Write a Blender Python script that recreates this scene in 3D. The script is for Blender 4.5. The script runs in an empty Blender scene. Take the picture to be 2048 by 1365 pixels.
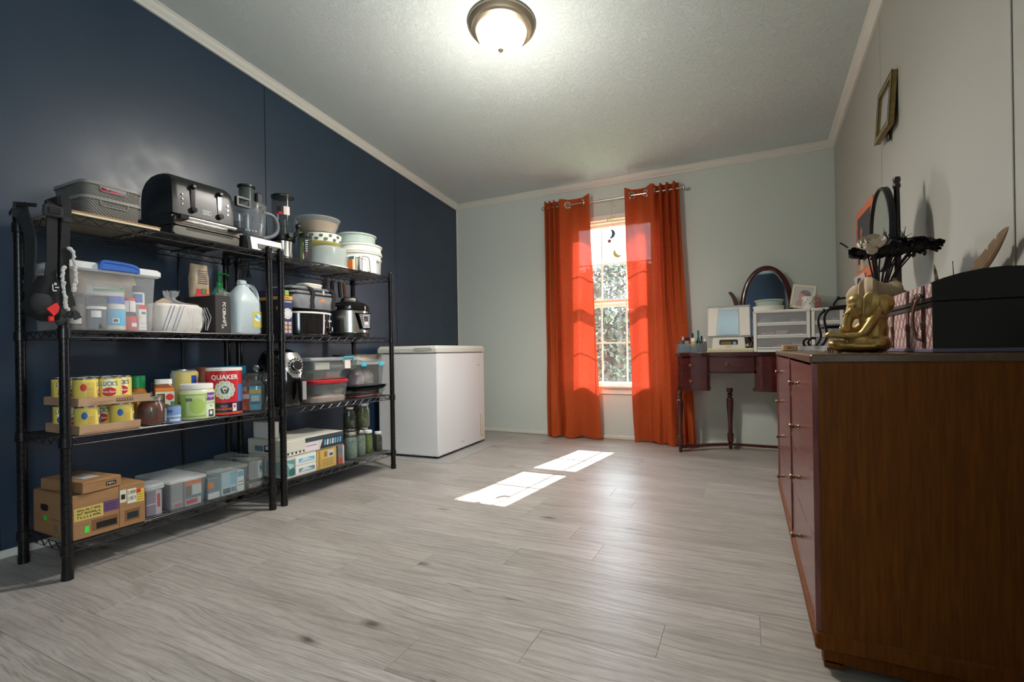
import bpy, math, random
from math import pi, sin, cos, radians as rad
from mathutils import Matrix, Vector
random.seed(7)
C = bpy.context.scene.collection
scene = bpy.context.scene

# ---------------------------------------------------------------- camera, world, sun, exposure
EYE = 0.81
cam_d = bpy.data.cameras.new('camera')
cam = bpy.data.objects.new('camera', cam_d); C.objects.link(cam)
cam_d.sensor_width = 36.0
cam_d.lens = 969.5 / 2048 * 36.0
cam_d.shift_y = 20.7 / 2048
cam_d.clip_start = 0.02
cam.matrix_world = Matrix(((0.8998, -0.0070-0.0000, 0.4361, 0), (0.4358, 0.0144-0.0000, -0.8999, 0), (0, 0, 0, EYE), (0, 0, 0, 1)))
def cam_matrix(yaw, roll):
    f = Vector((-sin(yaw), cos(yaw), 0)); r = Vector((cos(yaw), sin(yaw), 0)); u = Vector((0, 0, 1))
    r2 = cos(roll)*r + sin(roll)*u; u2 = cos(roll)*u - sin(roll)*r
    m = Matrix.Identity(4)
    for i in range(3):
        m[i][0] = r2[i]; m[i][1] = u2[i]; m[i][2] = -f[i]
    m[2][3] = EYE
    return m
cam.matrix_world = cam_matrix(0.451318, -0.016152)
scene.camera = cam
scene.view_settings.view_transform = 'Standard'
scene.view_settings.look = 'None'
scene.view_settings.gamma = 1.0
scene.view_settings.use_curve_mapping = False
scene.view_settings.exposure = 1.92

world = bpy.data.worlds.new('daylight'); scene.world = world
world.use_nodes = True
wb = world.node_tree.nodes['Background']
wb.inputs[0].default_value = (0.78, 0.91, 1.0, 1)
wb.inputs[1].default_value = 4.2
sun_d = bpy.data.lights.new('sun', 'SUN'); sun_d.energy = 10.0; sun_d.angle = 0.006; sun_d.color = (1.0, 0.95, 0.88)
sun = bpy.data.objects.new('sun', sun_d); C.objects.link(sun)
sun.rotation_euler = Vector((-0.112, -1.0, -0.885)).to_track_quat('-Z', 'Y').to_euler()
sun.location = (-0.5, 9, 8)

# ---------------------------------------------------------------- materials
MATS = {}
def srgb(*c):
    return tuple(((v/255)/12.92 if v/255 <= 0.04045 else ((v/255+0.055)/1.055)**2.4) for v in c)
def mat(name, col=(200, 200, 200), rough=0.5, metal=0.0, alpha=1.0, emit=None, estr=0.0, spec=0.5, coat=0.0, trans=0.0,
        noise=0.0, nscale=20.0, bump=0.0, bscale=200.0, nstretch=None, ior=1.45):
    if name in MATS: return MATS[name]
    m = bpy.data.materials.new(name); m.use_nodes = True
    nt = m.node_tree; b = nt.nodes['Principled BSDF']
    c = srgb(*col) + (1,)
    b.inputs['Base Color'].default_value = c
    b.inputs['Roughness'].default_value = rough
    b.inputs['Metallic'].default_value = metal
    b.inputs['Alpha'].default_value = alpha
    b.inputs['Specular IOR Level'].default_value = spec
    b.inputs['Coat Weight'].default_value = coat
    b.inputs['Coat Roughness'].default_value = 0.08
    b.inputs['Transmission Weight'].default_value = trans
    b.inputs['IOR'].default_value = ior
    if emit:
        b.inputs['Emission Color'].default_value = srgb(*emit) + (1,)
        b.inputs['Emission Strength'].default_value = estr
    if noise or bump:
        tc = nt.nodes.new('ShaderNodeTexCoord'); mp = nt.nodes.new('ShaderNodeMapping')
        nt.links.new(tc.outputs['Object'], mp.inputs['Vector'])
        if nstretch: mp.inputs['Scale'].default_value = nstretch
        if noise:
            n = nt.nodes.new('ShaderNodeTexNoise'); n.inputs['Scale'].default_value = nscale; n.inputs['Detail'].default_value = 5
            nt.links.new(mp.outputs['Vector'], n.inputs['Vector'])
            mx = nt.nodes.new('ShaderNodeMixRGB'); mx.blend_type = 'MULTIPLY'; mx.inputs['Color1'].default_value = c
            mx.inputs['Fac'].default_value = 1.0
            rp = nt.nodes.new('ShaderNodeValToRGB')
            rp.color_ramp.elements[0].position = 0.3; rp.color_ramp.elements[1].position = 0.7
            rp.color_ramp.elements[0].color = (1-noise,)*3 + (1,); rp.color_ramp.elements[1].color = (1, 1, 1, 1)
            nt.links.new(n.outputs['Fac'], rp.inputs['Fac']); nt.links.new(rp.outputs['Color'], mx.inputs['Color2'])
            nt.links.new(mx.outputs['Color'], b.inputs['Base Color'])
        if bump:
            n2 = nt.nodes.new('ShaderNodeTexNoise'); n2.inputs['Scale'].default_value = bscale; n2.inputs['Detail'].default_value = 3
            nt.links.new(mp.outputs['Vector'], n2.inputs['Vector'])
            bp = nt.nodes.new('ShaderNodeBump'); bp.inputs['Strength'].default_value = bump; bp.inputs['Distance'].default_value = 0.004
            nt.links.new(n2.outputs['Fac'], bp.inputs['Height']); nt.links.new(bp.outputs['Normal'], b.inputs['Normal'])
    MATS[name] = m
    return m
def clear(name, col, alpha, rough=0.12, spec=0.5):
    return mat(name, col, rough, alpha=alpha, spec=spec)
def glassy(name, tint, body=0.03, rough=0.05, refl=0.35):
    """thin clear wall: tinted see-through, mirror-like at grazing angles"""
    if name in MATS: return MATS[name]
    m = bpy.data.materials.new(name); m.use_nodes = True; nt = m.node_tree; nt.nodes.clear(); N = nt.nodes.new; L = nt.links.new
    out = N('ShaderNodeOutputMaterial'); tr = N('ShaderNodeBsdfTransparent'); tr.inputs[0].default_value = srgb(*tint)+(1,)
    gl = N('ShaderNodeBsdfGlossy'); gl.inputs['Roughness'].default_value = rough; gl.inputs['Color'].default_value = (0.9, 0.92, 0.92, 1)
    df = N('ShaderNodeBsdfDiffuse'); df.inputs[0].default_value = (0.75, 0.78, 0.78, 1)
    lw = N('ShaderNodeLayerWeight'); lw.inputs['Blend'].default_value = 0.35
    mu = N('ShaderNodeMath'); mu.operation = 'MULTIPLY_ADD'; mu.inputs[1].default_value = refl; mu.inputs[2].default_value = 0.03; L(lw.outputs['Facing'], mu.inputs[0])
    m1 = N('ShaderNodeMixShader'); m1.inputs[0].default_value = body; L(tr.outputs[0], m1.inputs[1]); L(df.outputs[0], m1.inputs[2])
    m2 = N('ShaderNodeMixShader'); L(mu.outputs[0], m2.inputs[0]); L(m1.outputs[0], m2.inputs[1]); L(gl.outputs[0], m2.inputs[2]); L(m2.outputs[0], out.inputs[0])
    MATS[name] = m; return m

# ---------------------------------------------------------------- mesh builder
class MB:
    def __init__(s, m=None):
        s.v = []; s.f = []; s.mi = []; s.sm = []; s.mats = []; s.M = Matrix.Identity(4); s.cur = m
    def _mi(s, m):
        m = m or s.cur
        if m not in s.mats: s.mats.append(m)
        return s.mats.index(m)
    def add(s, vs, fs, m=None, smooth=False):
        o = len(s.v); k = s._mi(m)
        for p in vs: s.v.append(tuple(s.M @ Vector(p)))
        for f in fs:
            s.f.append(tuple(o+i for i in f)); s.mi.append(k); s.sm.append(smooth)
        return s
    def box(s, lo, hi, m=None, bev=0.0):
        x0, y0, z0 = [min(a, b) for a, b in zip(lo, hi)]; x1, y1, z1 = [max(a, b) for a, b in zip(lo, hi)]
        if not bev:
            vs = [(x0,y0,z0),(x1,y0,z0),(x1,y1,z0),(x0,y1,z0),(x0,y0,z1),(x1,y0,z1),(x1,y1,z1),(x0,y1,z1)]
            return s.add(vs, [(0,3,2,1),(4,5,6,7),(0,1,5,4),(1,2,6,5),(2,3,7,6),(3,0,4,7)], m)
        b = min(bev, (x1-x0)/2.01, (y1-y0)/2.01, (z1-z0)/2.01)
        vs = []; idx = {}
        for ix, (X, sx) in enumerate(((x0, 1), (x1, -1))):
            for iy, (Y, sy) in enumerate(((y0, 1), (y1, -1))):
                for iz, (Z, sz) in enumerate(((z0, 1), (z1, -1))):
                    for a in range(3):
                        p = [X + sx*b, Y + sy*b, Z + sz*b]; p[a] = (X, Y, Z)[a]
                        idx[(ix, iy, iz, a)] = len(vs); vs.append(tuple(p))
        fs = []
        def q(*k): fs.append(tuple(idx[i] for i in k))
        for i in (0, 1):
            r = (lambda t: t) if i else (lambda t: t[::-1])
            q(*r([(i,0,0,0),(i,1,0,0),(i,1,1,0),(i,0,1,0)]))
            q(*r([(0,i,0,1),(0,i,1,1),(1,i,1,1),(1,i,0,1)]))
            q(*r([(0,0,i,2),(1,0,i,2),(1,1,i,2),(0,1,i,2)]))
        for i in (0, 1):
            for j in (0, 1):
                q((i,j,0,0),(i,j,0,1),(i,j,1,1),(i,j,1,0))
                q((i,0,j,0),(i,0,j,2),(i,1,j,2),(i,1,j,0))
                q((0,i,j,1),(0,i,j,2),(1,i,j,2),(1,i,j,1))
        for i in (0,1):
            for j in (0,1):
                for k in (0,1): q((i,j,k,0),(i,j,k,1),(i,j,k,2))
        return s.add(vs, fs, m)
    def loft(s, loops, m=None, cap0=True, cap1=True, smooth=True, close=False):
        n = len(loops[0]); vs = [p for l in loops for p in l]; fs = []
        L = len(loops)
        for i in range(L if close else L-1):
            a = i*n; b = ((i+1) % L)*n
            for j in range(n):
                k = (j+1) % n
                fs.append((a+j, a+k, b+k, b+j))
        if not close:
            if cap0: fs.append(tuple(range(n))[::-1])
            if cap1: fs.append(tuple((L-1)*n + j for j in range(n)))
        return s.add(vs, fs, m, smooth)
    def lathe(s, prof, c=(0,0,0), seg=24, m=None, axis='z', smooth=True, cap0=False, cap1=False, sx=1.0, sy=1.0):
        loops = []
        for r, z in prof:
            l = []
            for i in range(seg):
                a = 2*pi*i/seg; x, y = r*cos(a)*sx, r*sin(a)*sy
                if axis == 'z': p = (c[0]+x, c[1]+y, c[2]+z)
                elif axis == 'x': p = (c[0]+z, c[1]+x, c[2]+y)
                else: p = (c[0]+y, c[1]+z, c[2]+x)
                l.append(p)
            loops.append(l)
        return s.loft(loops, m, cap0, cap1, smooth)
    def cyl(s, c, r, h, seg=20, m=None, axis='z', r2=None):
        return s.lathe([(r, 0), (r if r2 is None else r2, h)], c, seg, m, axis, True, True, True)
    def sph(s, c, r, seg=16, m=None, sc=(1,1,1)):
        k = seg//2
        prof = [(max(r*sin(pi*i/k), 1e-5), -r*cos(pi*i/k)*sc[2]) for i in range(k+1)]
        return s.lathe(prof, c, seg, m, sx=sc[0], sy=sc[1])
    def tube(s, pts, r, seg=6, m=None, closed=False, cap=True, rr=None):
        P = [Vector(p) for p in pts]; n = len(P); loops = []; prev = None
        for i in range(n):
            if closed: t = P[(i+1) % n]-P[i-1]
            else: t = P[min(i+1, n-1)]-P[max(i-1, 0)]
            if t.length < 1e-9: t = Vector((0, 0, 1))
            t.normalize()
            if prev is None:
                a = Vector((0, 0, 1)) if abs(t.z) < 0.9 else Vector((1, 0, 0))
                u = t.cross(a).normalized()
            else:
                u = prev - t*prev.dot(t)
                u = u.normalized() if u.length > 1e-6 else t.orthogonal().normalized()
            prev = u; w = t.cross(u); R = rr[i] if rr else r
            loops.append([tuple(P[i]+R*(cos(2*pi*j/seg)*u+sin(2*pi*j/seg)*w)) for j in range(seg)])
        return s.loft(loops, m, cap and not closed, cap and not closed, True, closed)
    def prism(s, out, lo, hi, axis='z', m=None, smooth=False):
        def p(a, b, h): return (a, b, h) if axis == 'z' else ((h, a, b) if axis == 'x' else (a, h, b))
        n = len(out)
        vs = [p(a, b, lo) for a, b in out]+[p(a, b, hi) for a, b in out]
        fs = [tuple(range(n))[::-1], tuple(range(n, 2*n))]
        s.add(vs, fs, m, False)
        return s.add(vs, [(i, (i+1) % n, n+(i+1) % n, n+i) for i in range(n)], m, smooth)
    def quad(s, a, b, c, d, m=None): return s.add([a, b, c, d], [(0,1,2,3)], m)
    def arc(s, c, r, z0, z1, a0, a1, m=None, n=8):
        vs = []; 
        for i in range(n+1):
            a = a0+(a1-a0)*i/n
            vs += [(c[0]+r*cos(a), c[1]+r*sin(a), c[2]+z0), (c[0]+r*cos(a), c[1]+r*sin(a), c[2]+z1)]
        return s.add(vs, [(2*i, 2*i+2, 2*i+3, 2*i+1) for i in range(n)], m, True)
    def mesh(s, name):
        me = bpy.data.meshes.new(name)
        me.from_pydata(s.v, [], s.f)
        for m in s.mats: me.materials.append(m)
        me.polygons.foreach_set('material_index', s.mi)
        me.polygons.foreach_set('use_smooth', s.sm)
        me.update()
        if any(s.sm): me.set_sharp_from_angle(angle=rad(38))
        return me
def rr(w, d, r, z, cx=0, cy=0, n=4):
    """rounded rectangle loop, w along x, d along y"""
    r = max(min(r, w/2-1e-4, d/2-1e-4), 1e-4); out = []
    for (sx, sy, a0) in ((1, 1, 0), (-1, 1, pi/2), (-1, -1, pi), (1, -1, 1.5*pi)):
        for i in range(n+1):
            a = a0+pi/2*i/n
            out.append((cx+sx*(w/2-r)+r*cos(a), cy+sy*(d/2-r)+r*sin(a), z))
    return out
def obj(name, mb, parent=None, loc=None, rot=None):
    me = mb.mesh(name) if isinstance(mb, MB) else mb
    o = bpy.data.objects.new(name, me); C.objects.link(o)
    if parent is not None: o.parent = parent
    if loc: o.location = loc
    if rot: o.rotation_euler = rot
    return o
def tag(o, label, cat, group=None, kind=None):
    o['label'] = label; o['category'] = cat
    if group: o['group'] = group
    if kind: o['kind'] = kind
    return o
def thing(name, label, cat, loc=(0, 0, 0), rz=0.0, group=None):
    o = bpy.data.objects.new(name, None); C.objects.link(o)
    o.empty_display_size = 0.05
    o.location = loc; o.rotation_euler = (0, 0, rz)
    return tag(o, label, cat, group)
def struct(name, mb, parent=None):
    o = obj(name, mb, parent)
    if parent is None: o['kind'] = 'structure'
    return o
TXT = {}
def text_verts(body, size, bold=0.0, align='CENTER', space=1.0):
    k = (body, size, bold, align, space)
    if k not in TXT:
        cu = bpy.data.curves.new('t', 'FONT'); cu.body = body; cu.size = size; cu.align_x = align; cu.align_y = 'CENTER'
        cu.resolution_u = 3; cu.offset = bold*size; cu.space_character = space
        ob = bpy.data.objects.new('t', cu)
        me = bpy.data.meshes.new_from_object(ob)
        TXT[k] = ([tuple(v.co) for v in me.vertices], [tuple(p.vertices) for p in me.polygons])
        bpy.data.objects.remove(ob); bpy.data.meshes.remove(me); bpy.data.curves.remove(cu)
    return TXT[k]
def text(mb, body, size, o, u, v, m, bold=0.0, eps=0.0006, squash=1.0):
    """flat lettering: o centre, u reading direction, v up"""
    vs, fs = text_verts(body, size, bold)
    o = Vector(o); u = Vector(u); v = Vector(v); n = u.cross(v)
    mb.add([tuple(o+u*p[0]*squash+v*p[1]+n*eps) for p in vs], fs, m)
def strokes(mb, o, u, v, w, h, n, m, seed=1, eps=0.0006):
    """illegible print: n letter-like marks in a row"""
    r = random.Random(seed); o = Vector(o); u = Vector(u); v = Vector(v); nn = u.cross(v)*eps
    def bar(x0, y0, x1, y1, t):
        d = Vector((x1-x0, y1-y0)); l = d.length or 1; px_, py_ = -d.y/l*t/2, d.x/l*t/2
        mb.add([tuple(o+nn+u*a+v*b) for a, b in ((x0+px_, y0+py_), (x0-px_, y0-py_), (x1-px_, y1-py_), (x1+px_, y1+py_))], [(0, 1, 2, 3)], m)
    c = w/n
    for i in range(n):
        x = -w/2+c*(i+0.5); t = c*0.22; g = c*0.30; k = r.randrange(4); j = h*0.5*r.uniform(0.8, 1.0)
        bar(x-g, -j, x-g*(1 if k else 0.6), j, t)
        if k != 1: bar(x-g, j*(1 if k == 2 else 0.1), x+g, j*(0.9 if k == 2 else 0.2), t)
        if k in (0, 3): bar(x+g, -j, x+g*0.8, j*0.9, t)
        if k == 1: bar(x-g, -j*0.8, x+g, -j, t)
def text_cyl(mb, body, size, c, r, a, z, m, bold=0.0, eps=0.0006, squash=1.0):
    vs, fs = text_verts(body, size, bold)
    R = r+eps
    mb.add([(c[0]+R*cos(a+p[0]*squash/r), c[1]+R*sin(a+p[0]*squash/r), c[2]+z+p[1]) for p in vs], fs, m)

# ================================================================ the room
XL, XR, YF, YB = -2.737, 0.614, 4.357, -1.05
CZ0, SL = 2.354, 0.098                      # ceiling height at the window wall, and its rise towards the camera
def cz(y): return CZ0 + SL*(YF-y)

def wall_paint(name, col, rough, bump=0.15, blotch=0.0, spec=0.5):
    m = mat(name, col, rough, spec=spec)
    nt = m.node_tree; b = nt.nodes['Principled BSDF']
    g = nt.nodes.new('ShaderNodeNewGeometry')
    n = nt.nodes.new('ShaderNodeTexNoise'); n.inputs['Scale'].default_value = 160; n.inputs['Detail'].default_value = 3
    nt.links.new(g.outputs['Position'], n.inputs['Vector'])
    bp = nt.nodes.new('ShaderNodeBump'); bp.inputs['Strength'].default_value = bump; bp.inputs['Distance'].default_value = 0.002
    nt.links.new(n.outputs['Fac'], bp.inputs['Height']); nt.links.new(bp.outputs['Normal'], b.inputs['Normal'])
    if blotch:
        n2 = nt.nodes.new('ShaderNodeTexNoise'); n2.inputs['Scale'].default_value = 6; n2.inputs['Detail'].default_value = 8; n2.inputs['Roughness'].default_value = 0.65
        nt.links.new(g.outputs['Position'], n2.inputs['Vector'])
        r = nt.nodes.new('ShaderNodeMapRange'); r.inputs['From Min'].default_value = 0.3; r.inputs['From Max'].default_value = 0.7
        r.inputs['To Min'].default_value = rough-blotch; r.inputs['To Max'].default_value = rough+blotch
        nt.links.new(n2.outputs['Fac'], r.inputs['Value']); nt.links.new(r.outputs['Result'], b.inputs['Roughness'])
    return m
M_navy = wall_paint('navy wall paint', (24, 47, 68), 0.40, 0.10, 0.08, 1.0)
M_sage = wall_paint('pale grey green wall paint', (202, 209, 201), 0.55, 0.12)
M_sage_dark = wall_paint('darkened grey green wall paint', (164, 164, 155), 0.55, 0.12)  # far wall's paint, darkened to offset the lamp's brightness on this side
M_white = mat('white painted trim', (214, 212, 202), 0.45)
M_vinyl = mat('white vinyl frame', (226, 222, 212), 0.35)
M_dark = mat('dark gap', (14, 14, 16), 0.9)
M_ceil = mat('textured ceiling', (200, 208, 206), 0.85)
def ceiling_nodes():
    nt = M_ceil.node_tree; b = nt.nodes['Principled BSDF']
    g = nt.nodes.new('ShaderNodeNewGeometry')
    w = nt.nodes.new('ShaderNodeTexNoise'); w.inputs['Scale'].default_value = 9; w.inputs['Detail'].default_value = 2
    nt.links.new(g.outputs['Position'], w.inputs['Vector'])
    mx = nt.nodes.new('ShaderNodeMixRGB'); mx.inputs['Fac'].default_value = 0.22
    nt.links.new(g.outputs['Position'], mx.inputs['Color1']); nt.links.new(w.outputs['Color'], mx.inputs['Color2'])
    v = nt.nodes.new('ShaderNodeTexNoise'); v.inputs['Scale'].default_value = 26; v.inputs['Detail'].default_value = 5; v.inputs['Distortion'].default_value = 3.5
    nt.links.new(mx.outputs['Color'], v.inputs['Vector'])
    rp = nt.nodes.new('ShaderNodeValToRGB'); rp.color_ramp.elements[0].position = 0.50; rp.color_ramp.elements[1].position = 0.60
    nt.links.new(v.outputs['Fac'], rp.inputs['Fac'])
    bp = nt.nodes.new('ShaderNodeBump'); bp.inputs['Strength'].default_value = 0.5; bp.inputs['Distance'].default_value = 0.005
    nt.links.new(rp.outputs['Color'], bp.inputs['Height']); nt.links.new(bp.outputs['Normal'], b.inputs['Normal'])
ceiling_nodes()

# floor: every plank its own piece, grain and knots in the material
M_plank = mat('grey oak plank', (168, 160, 150), 0.38, spec=0.45)
def plank_nodes():
    nt = M_plank.node_tree; N = nt.nodes.new; L = nt.links.new; b = nt.nodes['Principled BSDF']
    g = N('ShaderNodeNewGeometry'); oi = N('ShaderNodeObjectInfo')
    off = N('ShaderNodeVectorMath'); off.operation = 'MULTIPLY_ADD'
    cmb = N('ShaderNodeCombineXYZ'); 
    for i in range(3): L(oi.outputs['Random'], cmb.inputs[i])
    L(cmb.outputs[0], off.inputs[0]); off.inputs[1].default_value = (37, 53, 19); L(g.outputs['Position'], off.inputs[2])
    und = N('ShaderNodeTexNoise'); und.inputs['Scale'].default_value = 2.6; und.inputs['Detail'].default_value = 3; L(off.outputs[0], und.inputs['Vector'])
    usc = N('ShaderNodeMath'); usc.operation = 'MULTIPLY'; usc.inputs[1].default_value = 0.05; L(und.outputs['Fac'], usc.inputs[0])
    ucb = N('ShaderNodeCombineXYZ'); L(usc.outputs[0], ucb.inputs[1])
    off0 = off; off = N('ShaderNodeVectorMath'); off.operation = 'ADD'; L(off0.outputs[0], off.inputs[0]); L(ucb.outputs[0], off.inputs[1])
    def noise(scale, stretch, det=5, dist=0.0, rgh=0.55):
        mp = N('ShaderNodeMapping'); mp.inputs['Scale'].default_value = stretch
        L(off.outputs[0], mp.inputs['Vector'])
        n = N('ShaderNodeTexNoise'); n.inputs['Scale'].default_value = scale; n.inputs['Detail'].default_value = det
        n.inputs['Distortion'].default_value = dist; n.inputs['Roughness'].default_value = rgh
        L(mp.outputs[0], n.inputs['Vector']); return n.outputs['Fac']
    def ramp(x, stops):
        r = N('ShaderNodeValToRGB'); e = r.color_ramp.elements
        while len(e) < len(stops): e.new(0.5)
        for k, (p, c) in enumerate(stops): e[k].position = p; e[k].color = c + (1,)
        L(x, r.inputs['Fac']); return r.outputs['Color']
    def mul(a, c, f=1.0):
        m = N('ShaderNodeMixRGB'); m.blend_type = 'MULTIPLY'; m.inputs['Fac'].default_value = f
        L(a, m.inputs['Color1']); L(c, m.inputs['Color2']); return m.outputs['Color']
    base = ramp(oi.outputs['Random'], [(0.0, srgb(164, 159, 152)), (0.35, srgb(170, 165, 159)), (0.7, srgb(179, 174, 168)), (1.0, srgb(168, 161, 153))])
    big = ramp(noise(2.2, (1.0, 3.5, 1), 4), [(0.3, (0.78, 0.77, 0.76)), (0.7, (1.06, 1.06, 1.06))])
    grain = ramp(noise(20, (0.30, 8, 1), 7, 1.3), [(0.32, (0.68, 0.67, 0.66)), (0.56, (1, 1, 1))])
    fine = ramp(noise(120, (0.2, 5, 1), 4), [(0.3, (0.80, 0.80, 0.80)), (0.6, (1.03, 1.03, 1.03))])
    # cathedral figure: rings of a stretched, warped distance
    mp = N('ShaderNodeMapping'); mp.inputs['Scale'].default_value = (0.9, 5.5, 1); L(off.outputs[0], mp.inputs['Vector'])
    wv = N('ShaderNodeTexWave'); wv.wave_type = 'BANDS'; wv.bands_direction = 'Y'; wv.inputs['Scale'].default_value = 1.7
    wv.inputs['Distortion'].default_value = 14.0; wv.inputs['Detail'].default_value = 2.0; wv.inputs['Detail Scale'].default_value = 0.8
    L(mp.outputs[0], wv.inputs['Vector'])
    wave = ramp(wv.outputs['Fac'], [(0.0, (0.84, 0.83, 0.82)), (0.35, (1.02, 1.02, 1.02)), (1.0, (1.0, 1.0, 1.0))])
    # knots and cracks
    kn = N('ShaderNodeMapping'); kn.inputs['Scale'].default_value = (1.0, 2.4, 0.001); L(off.outputs[0], kn.inputs['Vector'])
    vo = N('ShaderNodeTexVoronoi'); vo.inputs['Scale'].default_value = 2.1; L(kn.outputs[0], vo.inputs['Vector'])
    wob = N('ShaderNodeMath'); wob.operation = 'MULTIPLY_ADD'; wob.inputs[1].default_value = 0.10
    L(noise(12, (1, 3, 1), 3), wob.inputs[0]); L(vo.outputs['Distance'], wob.inputs[2])
    knot = ramp(wob.outputs[0], [(0.075, (0.30, 0.28, 0.27)), (0.12, (0.72, 0.71, 0.70)), (0.17, (1, 1, 1))])
    crack = ramp(noise(5.0, (0.5, 9, 1), 3, 1.5), [(0.27, (0.42, 0.40, 0.39)), (0.315, (1, 1, 1))])
    c = mul(mul(mul(mul(mul(mul(base, big), grain, 0.9), fine, 0.9), wave, 1.0), knot), crack)
    L(c, b.inputs['Base Color'])
    bp = N('ShaderNodeBump'); bp.inputs['Strength'].default_value = 0.12; bp.inputs['Distance'].default_value = 0.001
    L(grain, bp.inputs['Height']); L(bp.outputs['Normal'], b.inputs['Normal'])
plank_nodes()

mb = MB(M_dark); mb.box((XL-0.1, YB-0.1, -0.12), (XR+0.1, YF+0.1, -0.0075))
floor = struct('floor', mb)
PW, PL = 0.168, 1.17
plank_me = {}
rnd = random.Random(11)
row = 0; y = YB
while y < YF-0.005:
    w = min(PW, YF-y)
    x = XL - rnd.choice((0.15, 0.45, 0.75, 1.0, 0.3, 0.6))
    while x < XR-0.003:
        x0, x1 = max(x, XL), min(x+PL, XR); x += PL
        if x1-x0 < 0.02: continue
        key = (round(x1-x0, 3), round(w, 3))
        if key not in plank_me:
            b = MB(M_plank); b.box((0, 0.0002, -0.007), (key[0]-0.0005, key[1]-0.0002, 0), bev=0.0006)
            plank_me[key] = b.mesh('plank')
        obj('plank', plank_me[key], floor, (x0, y, 0))
    y += PW; row += 1

# window opening
WX0, WX1, WZ0, WZ1 = -1.470, -0.708, 0.470, 1.990
mb = MB(M_sage); T = 0.13
top = cz(YF)+0.15
mb.box((XL-0.1, YF, -0.1), (WX0, YF+T, top)); mb.box((WX1, YF, -0.1), (XR+0.1, YF+T, top))
mb.box((WX0, YF, -0.1), (WX1, YF+T, WZ0)); mb.box((WX0, YF, WZ1), (WX1, YF+T, top))
struct('wall_far', mb)
# blue left wall: four panels with open seams
mb = MB(M_dark); mb.box((XL-0.1, YB, -0.1), (XL-0.006, YF, cz(YB)+0.2)); wl = struct('wall_left', mb)
ys = [YB, 0.858, 2.098, 3.359, YF]
for a, b_ in zip(ys, ys[1:]):
    q = MB(M_navy); g = 0.0022
    q.prism([(a+g, -0.01), (b_-g, -0.01), (b_-g, cz(b_)+0.05), (a+g, cz(a)+0.05)], XL-0.006, XL, 'x'); obj('wall_panel', q, wl)
# right wall, with an unseen window added behind the camera for fill light
VY0, VY1, VZ0_, VZ1_ = -0.95, -0.15, 0.75, 2.05
mb = MB(M_sage_dark)
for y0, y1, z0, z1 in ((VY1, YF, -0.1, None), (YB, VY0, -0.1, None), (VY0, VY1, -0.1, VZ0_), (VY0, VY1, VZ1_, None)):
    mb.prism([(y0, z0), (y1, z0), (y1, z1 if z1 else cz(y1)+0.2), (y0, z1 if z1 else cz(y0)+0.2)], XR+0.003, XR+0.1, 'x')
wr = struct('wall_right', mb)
mb = MB(M_vinyl)
for a in ((VY0-0.045, VZ0_-0.045, VY0, VZ1_+0.045), (VY1, VZ0_-0.045, VY1+0.045, VZ1_+0.045), (VY0, VZ1_, VY1, VZ1_+0.045), (VY0, VZ0_-0.045, VY1, VZ0_), (VY0, 1.385, VY1, 1.42)): mb.box((XR-0.014, a[0], a[1]), (XR+0.03, a[2], a[3]), bev=0.003)
struct('added_fill_window', mb)
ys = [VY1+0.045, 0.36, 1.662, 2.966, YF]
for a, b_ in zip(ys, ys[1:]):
    q = MB(M_sage_dark); q.prism([(a+0.001, -0.01), (b_-0.001, -0.01), (b_-0.001, cz(b_)+0.05), (a+0.001, cz(a)+0.05)], XR, XR+0.003, 'x'); obj('wall_panel', q, wr)
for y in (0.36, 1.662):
    q = MB(M_sage_dark); q.box((XR-0.004, y-0.007, 0), (XR, y+0.007, cz(y)-0.01), bev=0.0015); obj('seam_batten', q, wr)
q = MB(M_sage_dark); q.box((XR-0.0015, 2.963, 0), (XR, 2.969, cz(2.966)-0.01)); obj('seam_batten', q, wr)
# wall behind the camera with an added doorway, its unseen door shut to keep light out
M_hall = mat('hall paint', (190, 188, 178), 0.6)
mb = MB(M_navy); DX0, DX1, DZ = -1.15, -0.25, 2.05
mb.box((XL-0.1, YB-0.1, -0.1), (DX0, YB, cz(YB)+0.2)); mb.box((DX1, YB-0.1, -0.1), (XR+0.1, YB, cz(YB)+0.2)); mb.box((DX0, YB-0.1, DZ), (DX1, YB, cz(YB)+0.2))
struct('wall_back', mb)
q = MB(M_white); q.box((DX0+0.004, YB-0.07, 0.006), (DX1-0.004, YB-0.03, DZ-0.004), bev=0.003); struct('added_door', q)
q = MB(M_white)
for a in ((DX0-0.06, 0, DX0, DZ+0.06), (DX1, 0, DX1+0.06, DZ+0.06), (DX0, DZ, DX1, DZ+0.06)): q.box((a[0], YB, a[1]), (a[2], YB+0.015, a[3]), bev=0.003)
struct('trim_5', q)
# ceiling slab, sloped
mb = MB(M_ceil)
mb.prism([(YB-0.1, cz(YB-0.1)), (YF+T, cz(YF+T)), (YF+T, cz(YF+T)+0.08), (YB-0.1, cz(YB-0.1)+0.08)], XL-0.1, XR+0.1, 'x')
struct('ceiling', mb)
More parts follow.
